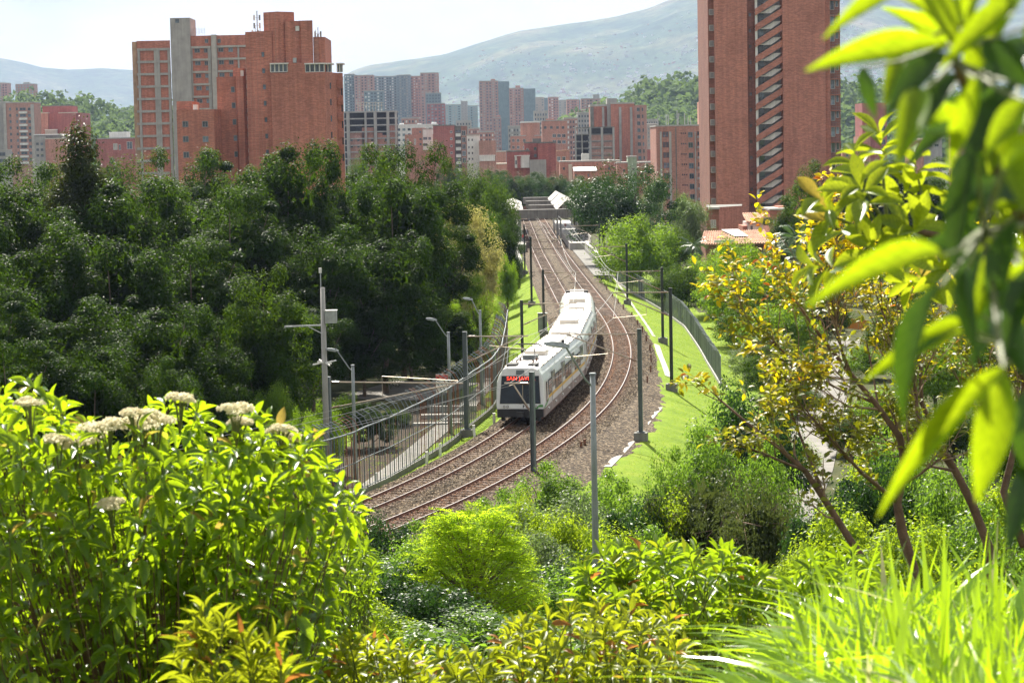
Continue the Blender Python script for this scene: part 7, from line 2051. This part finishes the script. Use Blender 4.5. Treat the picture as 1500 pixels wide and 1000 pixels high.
def shoot_shrub(name, label, cat, poly, D0, dD, n, leaf_n, Lr, wr, temps, mats, mats_obj, seed, rise=0.4, droop=0.35, stem='stem_green', spread=0.10, n_obj=300, group=None, kind_of=None, whorl=0.12, tilt=0.7, stem_r=0.006, base_px=None):
    rg = random.Random(seed)
    xs = [p[0] for p in poly]; ys = [p[1] for p in poly]
    bx = base_px or ((min(xs) + max(xs)) / 2)
    c = at(bx, 700, D0 + dD * 0.5); zb = terr(c.x, c.y)
    root = thing(name, (c.x, c.y, zb), label, cat, group)
    lv = Leaves(); stems = MB(root.location); cnt = 0; tries = 0
    while cnt < n and tries < n * 60:
        tries += 1
        x, y = rg.uniform(min(xs), max(xs)), rg.uniform(min(ys), max(ys))
        if not inside(poly, x, y): continue
        p = at(x, y, D0 + dD * rg.random()); cnt += 1
        away = Vector((p.x - c.x, (p.y - c.y), 0)); away = away.normalized() if away.length > 0.01 else Vector((0, -1, 0))
        ax = (Vector((0, 0, 1)) + away * rg.uniform(0.1, tilt) + Vector((rg.gauss(0, 0.25), rg.gauss(0, 0.25), 0))).normalized()
        t0 = p - ax * 0.35
        r0 = root.location.lerp(p, 0.35); r0.z = max(zb, r0.z - 0.3)
        stems.tube([r0, t0 - Vector((0, 0, 0.05)), p + ax * whorl * 0.4], [stem_r * 1.6, stem_r, stem_r * 0.5], M[stem], 5, cap=False)
        a0 = rg.uniform(0, 6.28); e1 = ax.orthogonal().normalized(); e2 = ax.cross(e1)
        m = rg.randint(*leaf_n)
        for i in range(m):
            f = i / m; a = a0 + i * 2.39996
            o = e1 * math.cos(a) + e2 * math.sin(a)
            young = f > 0.72
            d = (o * (1.0 if not young else 0.55) + ax * (rise + 0.9 * f) - Vector((0, 0, droop * (1 - f))) + Vector((rg.gauss(0, 0.14), rg.gauss(0, 0.14), rg.gauss(0, 0.14))))
            L = rg.uniform(*Lr) * (1.0 - 0.4 * f)
            nn = ax * 0.9 + Vector((0, 0, 0.6)) - o * 0.35 + Vector((rg.gauss(0, 0.25), rg.gauss(0, 0.25), rg.gauss(0, 0.2)))
            lv.add(p + ax * whorl * (f - 0.6) + o * spread * 0.12, d, nn, L, L * wr * rg.uniform(0.85, 1.15), kind_of(rg, f, p) if kind_of else 0)
    stems.build('stems', root)
    lv.finish(root, temps, mats, mats_obj, n_obj, seed)
    return root
T_L = [leaf_template(6, p_lance, 0.35, dr, wv) for dr, wv in ((0.25, 0.006), (0.5, 0.01), (0.1, 0.004))]
T_O = [leaf_template(6, p_obov, 0.3, dr, 0.004) for dr in (0.12, 0.28)]
T_V = [leaf_template(5, p_oval, 0.25, dr, 0.006) for dr in (0.15, 0.4)]
T_S = [leaf_template(3, p_oval, 0.3, dr, 0.0) for dr in (0.1, 0.35)]

# ---- flowering shrub at the left
mJ, mJo = pair('flowering_shrub_leaf', (0.02, 0.07, 0.006), (0.085, 0.17, 0.014), (0.50, 0.70, 0.014), tfac=0.54, rough=0.30, spec=0.5, odd=(0.34, 0.24, 0.05), odd_at=0.955, vein=0.25)
PJ = [(-60, 590), (0, 580), (35, 560), (62, 562), (95, 600), (140, 640), (185, 632), (215, 600), (240, 580), (272, 584), (305, 628), (332, 612), (362, 586), (392, 606), (425, 640), (455, 650), (478, 690), (510, 712), (532, 742), (526, 765), (500, 790), (478, 830), (488, 880), (470, 930), (480, 1000), (470, 1100), (-60, 1100)]
J = shoot_shrub('flowering_shrub', 'large leafy shrub with cream flower heads filling the lower left', 'shrub', PJ, 10.3, 3.0, 700, (10, 13), (0.10, 0.165), 0.38, T_L, [mJ], [mJo], 3, rise=0.1, droop=0.75, tilt=1.0, whorl=0.2, stem_r=0.003, stem='bark_brown')
M['floret'] = leaf_mat('cream_floret', (0.80, 0.74, 0.52), (0.80, 0.74, 0.52), (1.0, 0.93, 0.66), 0.5, 0.8, 0.1)
def flower_head(root, p, r, seed):
    rg = np.random.default_rng(seed); n = 420
    a = nrm(rg.normal(size=(n, 3))); a[:, 2] = np.abs(a[:, 2]) * 0.9
    lump = nrm(rg.normal(size=(9, 3))) * r * 0.6; lump[:, 2] = np.abs(lump[:, 2]) * 0.5
    pos = lump[rg.integers(0, 9, n)] + a * r * 0.45 * np.array([1, 1, 0.7])
    nn = nrm(a + rg.normal(size=a.shape) * 0.5); d = nrm(np.cross(nn, rg.normal(size=a.shape))); s = np.cross(nn, d)
    q = rg.uniform(0.006, 0.011, n)[:, None]
    V = np.stack((pos - d * q, pos + s * q, pos + d * q, pos - s * q), 1).reshape(-1, 3)
    o = obj('flower_head', np_mesh('flower_head', V, np.arange(4 * n).reshape(-1, 4), mats=[M['floret']]), root)
    o.location = p - root.location
    st = MB()
    for k in range(9): st.tube([(0, 0, -0.16), tuple(lump[k] * 0.5 - np.array([0, 0, 0.03])), tuple(lump[k])], 0.003, M['stem_green'], 4, cap=False)
    st.build('flower_stalk', o)
for i, (x, y, r) in enumerate(((45, 572, 0.06), (85, 628, 0.07), (112, 632, 0.09), (140, 615, 0.09), (158, 606, 0.08), (196, 606, 0.09), (212, 592, 0.07), (228, 600, 0.08), (196, 586, 0.05), (345, 582, 0.07), (412, 612, 0.06), (424, 625, 0.06), (164, 720, 0.06), (262, 566, 0.06), (352, 600, 0.05))):
    flower_head(J, at(x, y + 22, 10.5 + 0.1 * (i % 4)), r * 1.25, 60 + i)
# ---- yellow tipped shrubs along the bottom
mK, mKo = pair('yellow_shrub_leaf', (0.08, 0.13, 0.008), (0.22, 0.25, 0.014), (0.54, 0.60, 0.02), tfac=0.48, rough=0.38, spec=0.4, odd=(0.32, 0.13, 0.03), odd_at=0.93, vein=0.2)
mK3, mK3o = pair('bright_shrub_leaf', (0.05, 0.12, 0.007), (0.14, 0.23, 0.014), (0.40, 0.58, 0.015), tfac=0.5, rough=0.34, spec=0.5, vein=0.2)
shoot_shrub('croton_shrub', 'young yellow green shrub with narrow leaves at the bottom left', 'shrub', [(255, 1060), (275, 930), (300, 890), (335, 905), (350, 950), (372, 918), (405, 950), (440, 1000), (440, 1060)], 8.6, 0.8, 34, (9, 13), (0.10, 0.15), 0.2, T_L, [mK], [mKo], 5, rise=0.7, droop=0.1, n_obj=260)
shoot_shrub('croton_shrub', 'yellow and orange leaved shrub along the bottom centre', 'shrub', [(440, 1080), (450, 985), (520, 935), (570, 918), (615, 962), (690, 962), (735, 930), (770, 902), (850, 882), (925, 872), (985, 885), (1005, 950), (1010, 1080)], 11.5, 2.6, 300, (8, 11), (0.09, 0.14), 0.34, T_V + T_L[:1], [mK], [mKo], 6, rise=0.5, droop=0.2, n_obj=300)
shoot_shrub('broad_leaved_shrub', 'bright green shrub right of the large lamp foot', 'shrub', [(838, 872), (862, 822), (915, 806), (960, 800), (1010, 806), (1060, 806), (1105, 830), (1150, 866), (1165, 930), (1120, 960), (1000, 940), (900, 905)], 15, 2.8, 190, (8, 11), (0.13, 0.20), 0.32, T_L + T_V[:1], [mK3, mK], [mK3o, mKo], 7, rise=0.4, droop=0.35, kind_of=lambda r, f, p: 1 if r.random() < 0.13 else 0, n_obj=300)
shoot_shrub('pale_shrub', 'light green shrub between the flowering shrub and the feathery bush', 'shrub', [(455, 800), (490, 800), (540, 800), (560, 850), (548, 900), (560, 960), (540, 1010), (450, 1010), (460, 900)], 17, 3.0, 150, (7, 10), (0.10, 0.15), 0.3, T_L, [mK3], [mK3o], 8, rise=0.5, droop=0.3, n_obj=260)
shoot_shrub('broad_leaved_shrub', 'dark green umbrella leaved plant under the leaning brown trunk', 'shrub', [(1150, 900), (1165, 830), (1215, 815), (1270, 820), (1300, 860), (1290, 930), (1180, 960)], 14, 2.0, 70, (8, 11), (0.14, 0.20), 0.3, T_L, [mK3], [mK3o], 18, rise=0.3, droop=0.6, n_obj=200)

# ---- yellow leaved tree with bare brown branches
mY, mYo = pair('yellow_tree_leaf', (0.48, 0.36, 0.006), (0.72, 0.56, 0.012), (0.98, 0.80, 0.012), tfac=0.54, rough=0.42, spec=0.4, odd=(0.5, 0.16, 0.02), odd_at=0.93)
mG, mGo = pair('yellow_tree_green_leaf', (0.05, 0.08, 0.008), (0.17, 0.18, 0.012), (0.42, 0.44, 0.015), tfac=0.46, rough=0.42, spec=0.4)
def limb_tree(label, limbs, D, seed, twigs, n_obj, top_y, name='yellow_leaved_tree', tl=1.0):
    rg = random.Random(seed)
    b0 = limbs[0][0]; base = at(b0[0], b0[1], D); zb = terr(base.x, base.y)
    root = thing(name, (base.x, base.y, zb), label, 'tree', 'yellow leaved trees at the right')
    br = MB(root.location); tw = MB(root.location); lv = Leaves()
    def leafy(p, d, zpx):
        for i in range(rg.randint(4, 7)):
            o = Vector((rg.gauss(0, 1), rg.gauss(0, 1), rg.gauss(0, 0.5))).normalized()
            dd = d * 0.5 + o + Vector((0, 0, 0.05)); L = rg.uniform(0.055, 0.10)
            yel = zpx < top_y + rg.gauss(0, 70)
            lv.add(p + o * 0.03 - d * rg.uniform(0, 0.14), dd, Vector((rg.gauss(0, 0.5), -0.4 + rg.gauss(0, 0.4), 1)), L, L * rg.uniform(0.45, 0.62), 0 if yel else 1)
    def twig(p, d, L, r, lev):
        d = d.normalized(); q1 = p + d * L * 0.5 + Vector((rg.gauss(0, 0.04), rg.gauss(0, 0.04), rg.gauss(0, 0.03))) * L * 2
        q2 = q1 + (d + Vector((rg.gauss(0, 0.2), rg.gauss(0, 0.2), 0.18))).normalized() * L * 0.5
        (br if lev == 0 else tw).tube([p, q1, q2], [r, r * 0.75, r * 0.45], M['bark_brown' if lev == 0 else 'bark_pale'], 6 if lev == 0 else 4, cap=False)
        yy_ = py_of(q2)
        if lev >= 2 or L < 0.2: leafy(q2, d, yy_); return
        for k in range(rg.randint(2, 4)):
            s = p.lerp(q1, rg.uniform(0.5, 1)) if rg.random() < 0.4 else q1.lerp(q2, rg.uniform(0.2, 1))
            nd = d + Vector((rg.gauss(0, 0.55), rg.gauss(0, 0.45), rg.gauss(0.15, 0.4)))
            twig(s, nd, L * rg.uniform(0.5, 0.75), r * 0.5, lev + 1)
        if lev == 1 and rg.random() < 0.8: leafy(q2, d, yy_)
    for lb in limbs:
        pts = [at(x, y, D + dz) for x, y, rpx, dz in [(l + (0,))[:4] if len(l) == 3 else l for l in lb]]
        rad = [l[2] / (F_PX / D) / 2 * 0.72 for l in lb]
        if lb[0] is limbs[0][0] or lb[0][1] > 800:
            g = pts[0].copy(); g.z = terr(g.x, g.y) - 0.2; pts = [g] + pts; rad = [rad[0] * 1.25] + rad
        br.tube(pts, rad, M['bark_brown'], 8)
        tot = len(pts)
        for k in range(twigs):
            t = rg.uniform(0.35, 1.0) * (tot - 1); i = min(tot - 2, int(t)); p = pts[i].lerp(pts[i + 1], t - i)
            d = (pts[i + 1] - pts[i]).normalized() + Vector((rg.gauss(0, 0.6), rg.gauss(0, 0.5), rg.gauss(0.35, 0.35)))
            twig(p, d, rg.uniform(0.35, 0.85) * tl, max(0.006, rad[i] * 0.35), 0 if rg.random() < 0.4 else 1)
        twig(pts[-1], pts[-1] - pts[-2], 0.45 * tl, rad[-1] * 0.8, 0)
    br.build('branches', root, smooth=True); tw.build('twigs', root)
    lv.finish(root, T_S, [mY, mG], [mYo, mGo], n_obj, seed)
    return root
_camT = Vector((0, 0, CAM_Z))
def py_of(p):
    v = Vector(p) - _camT; return CY - v.dot(_u) / v.dot(_f) * F_PX
limb_tree('yellow leaved tree with a trunk leaning far to the left', [[(1278, 838, 17), (1245, 790, 15), (1212, 738, 14), (1180, 690, 11), (1140, 655, 8), (1095, 620, 6), (1058, 588, 4)],
    [(1212, 738, 9), (1185, 670, 7, 0.4), (1165, 620, 5, 0.7), (1150, 575, 4, 0.9)], [(1180, 690, 6), (1120, 665, 5, -0.4), (1080, 650, 3, -0.6)]], 22, 4, 8, 200, 560, tl=0.55)
limb_tree('yellow leaved tree with a forked dark trunk in the middle of the group', [[(1338, 832, 22), (1322, 780, 21), (1314, 735, 18), (1326, 690, 16), (1318, 640, 14), (1282, 590, 11), (1240, 540, 9), (1200, 490, 7), (1165, 440, 4)],
    [(1326, 690, 12), (1345, 620, 10, 0.4), (1340, 560, 8, 0.6), (1310, 500, 6, 0.8), (1290, 450, 4, 0.8)], [(1240, 540, 7), (1225, 480, 5, -0.3), (1230, 430, 4, -0.4)], [(1282, 590, 7), (1230, 570, 5, 0.5), (1180, 545, 4, 0.8), (1130, 500, 3, 0.8)],
    [(1314, 735, 9), (1260, 690, 7, -0.5), (1215, 640, 5, -0.9), (1180, 600, 3, -1.0)]], 23.5, 5, 17, 300, 400)
limb_tree('yellow leaved tree with two bent trunks near the right edge', [[(1448, 800, 20), (1425, 740, 18), (1400, 690, 15), (1372, 640, 11), (1350, 590, 9), (1348, 530, 7), (1330, 470, 4)],
    [(1425, 740, 13), (1440, 680, 11, 0.4), (1452, 620, 9, 0.7), (1440, 550, 7, 0.8), (1420, 480, 4, 0.9)], [(1500, 800, 18), (1470, 720, 16, 0.3), (1490, 640, 13, 0.5), (1500, 560, 9, 0.6), (1480, 480, 6, 0.6)], [(1400, 690, 7), (1350, 680, 5, -0.5), (1310, 650, 4, -0.8)]], 25, 6, 13, 260, 420)

# ---- branch with paddle shaped leaves at the right
mP, mPo = pair('paddle_leaf', (0.06, 0.11, 0.008), (0.15, 0.20, 0.015), (0.52, 0.60, 0.02), tfac=0.5, rough=0.34, spec=0.4, odd=(0.34, 0.25, 0.04), odd_at=0.94, vein=0.35)
PB = thing('paddle_leaved_branch', at(1520, 420, 8.2), 'branch of paddle shaped green leaves below the blurred leaves', 'branch')
_rg = random.Random(12); lv = Leaves(); st = MB(PB.location)
main = [at(1540, 430, 8.4), at(1450, 385, 8.2), at(1370, 345, 8.0), at(1300, 330, 7.9)]
st.tube(main, [0.022, 0.018, 0.013, 0.008], M['bark_brown'], 7)
for (x, y, dp) in ((1222, 318, 7.7), (1262, 262, 7.8), (1292, 236, 7.9), (1268, 300, 7.6), (1240, 342, 7.8), (1285, 372, 7.7), (1320, 300, 8.0), (1345, 262, 8.1), (1330, 350, 7.7), (1230, 392, 7.9), (1395, 300, 8.1), (1420, 350, 8.0), (1455, 285, 8.2), (1480, 340, 8.1), (1380, 392, 7.9), (1440, 410, 8.0), (1500, 290, 8.3), (1350, 405, 8.1)):
    p = at(x, y, dp); s = min(main, key=lambda q: (q - p).length); st.tube([s, s.lerp(p, 0.6) + Vector((0, 0, -0.02)), p], [0.009, 0.006, 0.004], M['stem_green'], 5)
    ax = ((p - s).normalized() + Vector((0, 0, 0.7))).normalized(); e1 = ax.orthogonal().normalized(); e2 = ax.cross(e1)
    for i in range(9):
        a = i * 2.4 + x; o = e1 * math.cos(a) + e2 * math.sin(a); f = i / 9
        L = _rg.uniform(0.13, 0.19) * (1 - 0.35 * f)
        lv.add(p + ax * 0.03 * i * 0.4, o + ax * (0.15 + f * 0.9) + Vector((_rg.gauss(0, 0.15), _rg.gauss(0, 0.15), _rg.gauss(0, 0.1))), ax + Vector((_rg.gauss(0, 0.2), -0.3, 0.3)), L, L * _rg.uniform(0.32, 0.40))
st.build('stems', PB); lv.finish(PB, T_O, [mP], [mPo], 300, 12)

# ---- large out of focus leaves at the upper right
mB, mBo = pair('large_near_leaf', (0.03, 0.075, 0.006), (0.075, 0.135, 0.008), (0.52, 0.68, 0.010), tfac=0.58, rough=0.36, spec=0.28, vein=0.2)
mB2, mB2o = pair('large_shaded_leaf', (0.010, 0.045, 0.008), (0.025, 0.075, 0.014), (0.10, 0.20, 0.012), tfac=0.35, rough=0.32, spec=0.4, vein=0.2)  # shadowed leaves of the branch: shade put into a darker, less translucent colour
NB = thing('near_branch', at(1560, 330, 2.3), 'very near branch of large blurred leaves at the upper right', 'branch')
st = MB(NB.location); lv = Leaves(); _rg = random.Random(5)
st.tube([at(1580, 480, 2.45), at(1500, 330, 2.4), at(1440, 200, 2.35), at(1400, 90, 2.3), at(1380, -60, 2.3)], [0.008, 0.007, 0.006, 0.005, 0.004], M['bark_brown'], 8)
st.tube([at(1500, 330, 2.4), at(1440, 340, 2.3), at(1395, 372, 2.2)], [0.006, 0.005, 0.003], M['stem_green'], 6)
st.tube([at(1560, 520, 2.5), at(1510, 510, 2.35), at(1470, 535, 2.2)], [0.006, 0.005, 0.003], M['stem_green'], 6)
_main = [at(1580, 480, 2.45).lerp(at(1500, 330, 2.4), t / 6) for t in range(7)] + [at(1500, 330, 2.4).lerp(at(1440, 200, 2.35), t / 6) for t in range(7)] + [at(1440, 200, 2.35).lerp(at(1400, 90, 2.3), t / 6) for t in range(7)] + [at(1400, 90, 2.3).lerp(at(1380, -60, 2.3), t / 6) for t in range(7)] + [at(1500, 330, 2.4).lerp(at(1440, 340, 2.3), t / 4) for t in range(5)] + [at(1560, 520, 2.5).lerp(at(1510, 510, 2.35), t / 4) for t in range(5)]
# base pixel, tip pixel, width in pixels, distance, how far the blade turns edge-on
NL = [((1388, 66), (1196, 122), 62, 2.05, 0.2), ((1345, -30), (1222, 66), 40, 2.2, 0.5), ((1395, 80), (1304, 168), 62, 2.2, -0.6), ((1350, 130), (1320, 250), 56, 2.1, 0.3), ((1262, 98), (1278, 168), 30, 2.3, -0.3),
      ((1432, 112), (1394, 240), 46, 2.05, 0.2), ((1492, 8), (1396, 84), 50, 2.1, 0.1), ((1352, -20), (1400, 66), 52, 2.25, 0.2), ((1492, 120), (1418, 262), 58, 2.15, -0.7), ((1510, 150), (1452, 222), 56, 2.0, 0.1),
      ((1384, 372), (1208, 448), 58, 1.95, 0.25), ((1378, 415), (1302, 605), 60, 2.05, -0.7), ((1476, 536), (1298, 742), 52, 2.0, 0.2), ((1470, 545), (1440, 725), 74, 2.05, 0.35), ((1432, 228), (1392, 402), 54, 2.2, -0.7),
      ((1505, 300), (1400, 282), 56, 2.3, -0.5), ((1490, 322), (1452, 470), 56, 2.2, -0.7), ((1530, 380), (1470, 520), 56, 2.25, -0.5), ((1440, 60), (1500, 130), 60, 2.2, -0.4), ((1420, 40), (1460, -60), 50, 2.2, 0.3),
      ((1400, 60), (1330, 0), 44, 2.3, 0.2), ((1470, 220), (1530, 330), 70, 2.15, 0.2), ((1500, 40), (1560, 110), 60, 2.1, 0.1), ((1410, 110), (1340, 205), 54, 2.35, -0.6), ((1450, 190), (1425, 330), 50, 2.4, -0.3),
      ((1520, 560), (1500, 700), 70, 2.2, -0.3), ((1530, 680), (1478, 800), 60, 2.2, -0.5), ((1470, 250), (1540, 200), 56, 2.0, 0.2), ((1390, 0), (1440, 90), 48, 2.4, -0.2), ((1465, 455), (1500, 560), 60, 2.3, -0.5),
      ((1330, 60), (1300, 160), 40, 2.4, 0.1), ((1530, 60), (1440, 150), 70, 2.35, -0.6), ((1540, 250), (1440, 310), 66, 2.4, -0.4), ((1500, -40), (1450, 60), 60, 2.35, -0.2), ((1545, 430), (1480, 400), 50, 2.3, 0.0), ((1420, 480), (1340, 500), 30, 2.3, 0.2)]
for _ in range(26):
    x, y = _rg.uniform(1395, 1530), _rg.uniform(-30, 500); a = _rg.uniform(1.2, 3.6); l = _rg.uniform(90, 150)
    NL.append(((x, y), (x + l * math.cos(a), y + l * math.sin(a)), _rg.uniform(38, 62), _rg.uniform(2.3, 2.9), _rg.choice((-0.7, -0.5, -0.4, 0.1, 0.3))))
TN = [leaf_template(12, p_lance, 0.28, dr, 0.008) for dr in (0.18, 0.32, 0.06)]
for (bx, by), (tx_, ty_), w, D, turn in NL:
    p = at(bx, by, D); q = at(tx_, ty_, D - 0.04 + _rg.uniform(-0.05, 0.03)); d = q - p
    view = (p - _camT).normalized(); side = d.normalized().cross(view)
    n = (-view * (1 - abs(turn) * 0.55) + Vector((0, 0, 1)) * (0.55 + 0.3 * turn) + side * turn * 0.5)
    L = d.length * 1.06; lv.add(p, d + Vector((0, 0, 0.12 * L)), n, L, w / (F_PX / D) * 0.78, 1 if turn < -0.25 else 0)
    _q = min(_main, key=lambda m_: (m_ - p).length); st.tube([_q, _q.lerp(p, 0.6) + Vector((0, 0, -0.004)), p + d * 0.03], [0.0028, 0.002, 0.0015], M['stem_green'], 5)
st.build('stems', NB); lv.finish(NB, TN, [mB, mB2], [mBo, mB2o], 300, 5)

# ---- grass in front of the camera
L_['blade'] = leaf_mat('grass_blade', (0.09, 0.19, 0.008), (0.22, 0.34, 0.016), (0.56, 0.82, 0.02), 0.48, 0.26, 0.7, odd=(0.42, 0.38, 0.20), odd_at=0.96)
def grass(n, seed):
    rg = np.random.default_rng(seed)
    Y = 4.1 + 8.2 * rg.random(n) ** 1.1
    px = 900 + 680 * rg.random(n) ** 0.75
    X = (px - 750) / F_PX * Y + rg.normal(0, 0.03, n)
    Z = terrain(X, Y)
    thin = np.clip((X / Y * F_PX + 750 - 900) / 330, 0.0, 1)
    keep = rg.random(n) < (0.12 + 0.88 * thin); X, Y, Z, thin = X[keep], Y[keep], Z[keep], thin[keep]; n = len(X)
    H = rg.uniform(0.2, 0.55, n) * (0.35 + 0.65 * thin) * np.where(rg.random(n) < 0.10, 1.4, 1.0)
    az = rg.uniform(0, 6.283, n); lean = rg.uniform(0.1, 1.2, n) ** 1.3; w = rg.uniform(0.007, 0.023, n)
    seg = 8; V = np.zeros((n, seg + 1, 2, 3)); A = np.zeros((n, seg + 1, 2, 3))
    o = np.stack((np.cos(az), np.sin(az)), -1); sd = np.stack((-np.sin(az), np.cos(az)), -1)
    tw = rg.uniform(-1.0, 1.0, n)
    for i in range(seg + 1):
        u = i / seg
        rad = H * lean * u ** 1.8; z = H * (u - 0.42 * np.clip(lean, 0, 1.2) * u ** 2.6)
        ww = w * (1 - u ** 2.2) * (0.55 + 0.9 * u * (1 - u) * 2)
        for k, q in enumerate((-1, 1)):
            V[:, i, k, 0] = X + o[:, 0] * rad + sd[:, 0] * ww * q; V[:, i, k, 1] = Y + o[:, 1] * rad + sd[:, 1] * ww * q; V[:, i, k, 2] = Z + z + tw * ww * q
            A[:, i, k] = np.stack((np.full(n, u), np.full(n, q), np.zeros(n)), -1)
    A[..., 2] = rg.random(n)[:, None, None]
    b = (np.arange(n) * (seg + 1) * 2)[:, None]
    F = np.stack([np.stack((b[:, 0] + 2 * i, b[:, 0] + 2 * i + 1, b[:, 0] + 2 * i + 3, b[:, 0] + 2 * i + 2), -1) for i in range(seg)], 1).reshape(-1, 4)
    tag(obj('tall_grass', np_mesh('tall_grass', V.reshape(-1, 3), F, mats=[L_['blade']], smooth=True, attr={'leaf': A.reshape(-1, 3)})), 'long bright green grass in front of the camera at the lower right', kind='stuff')
grass(12500, 4)
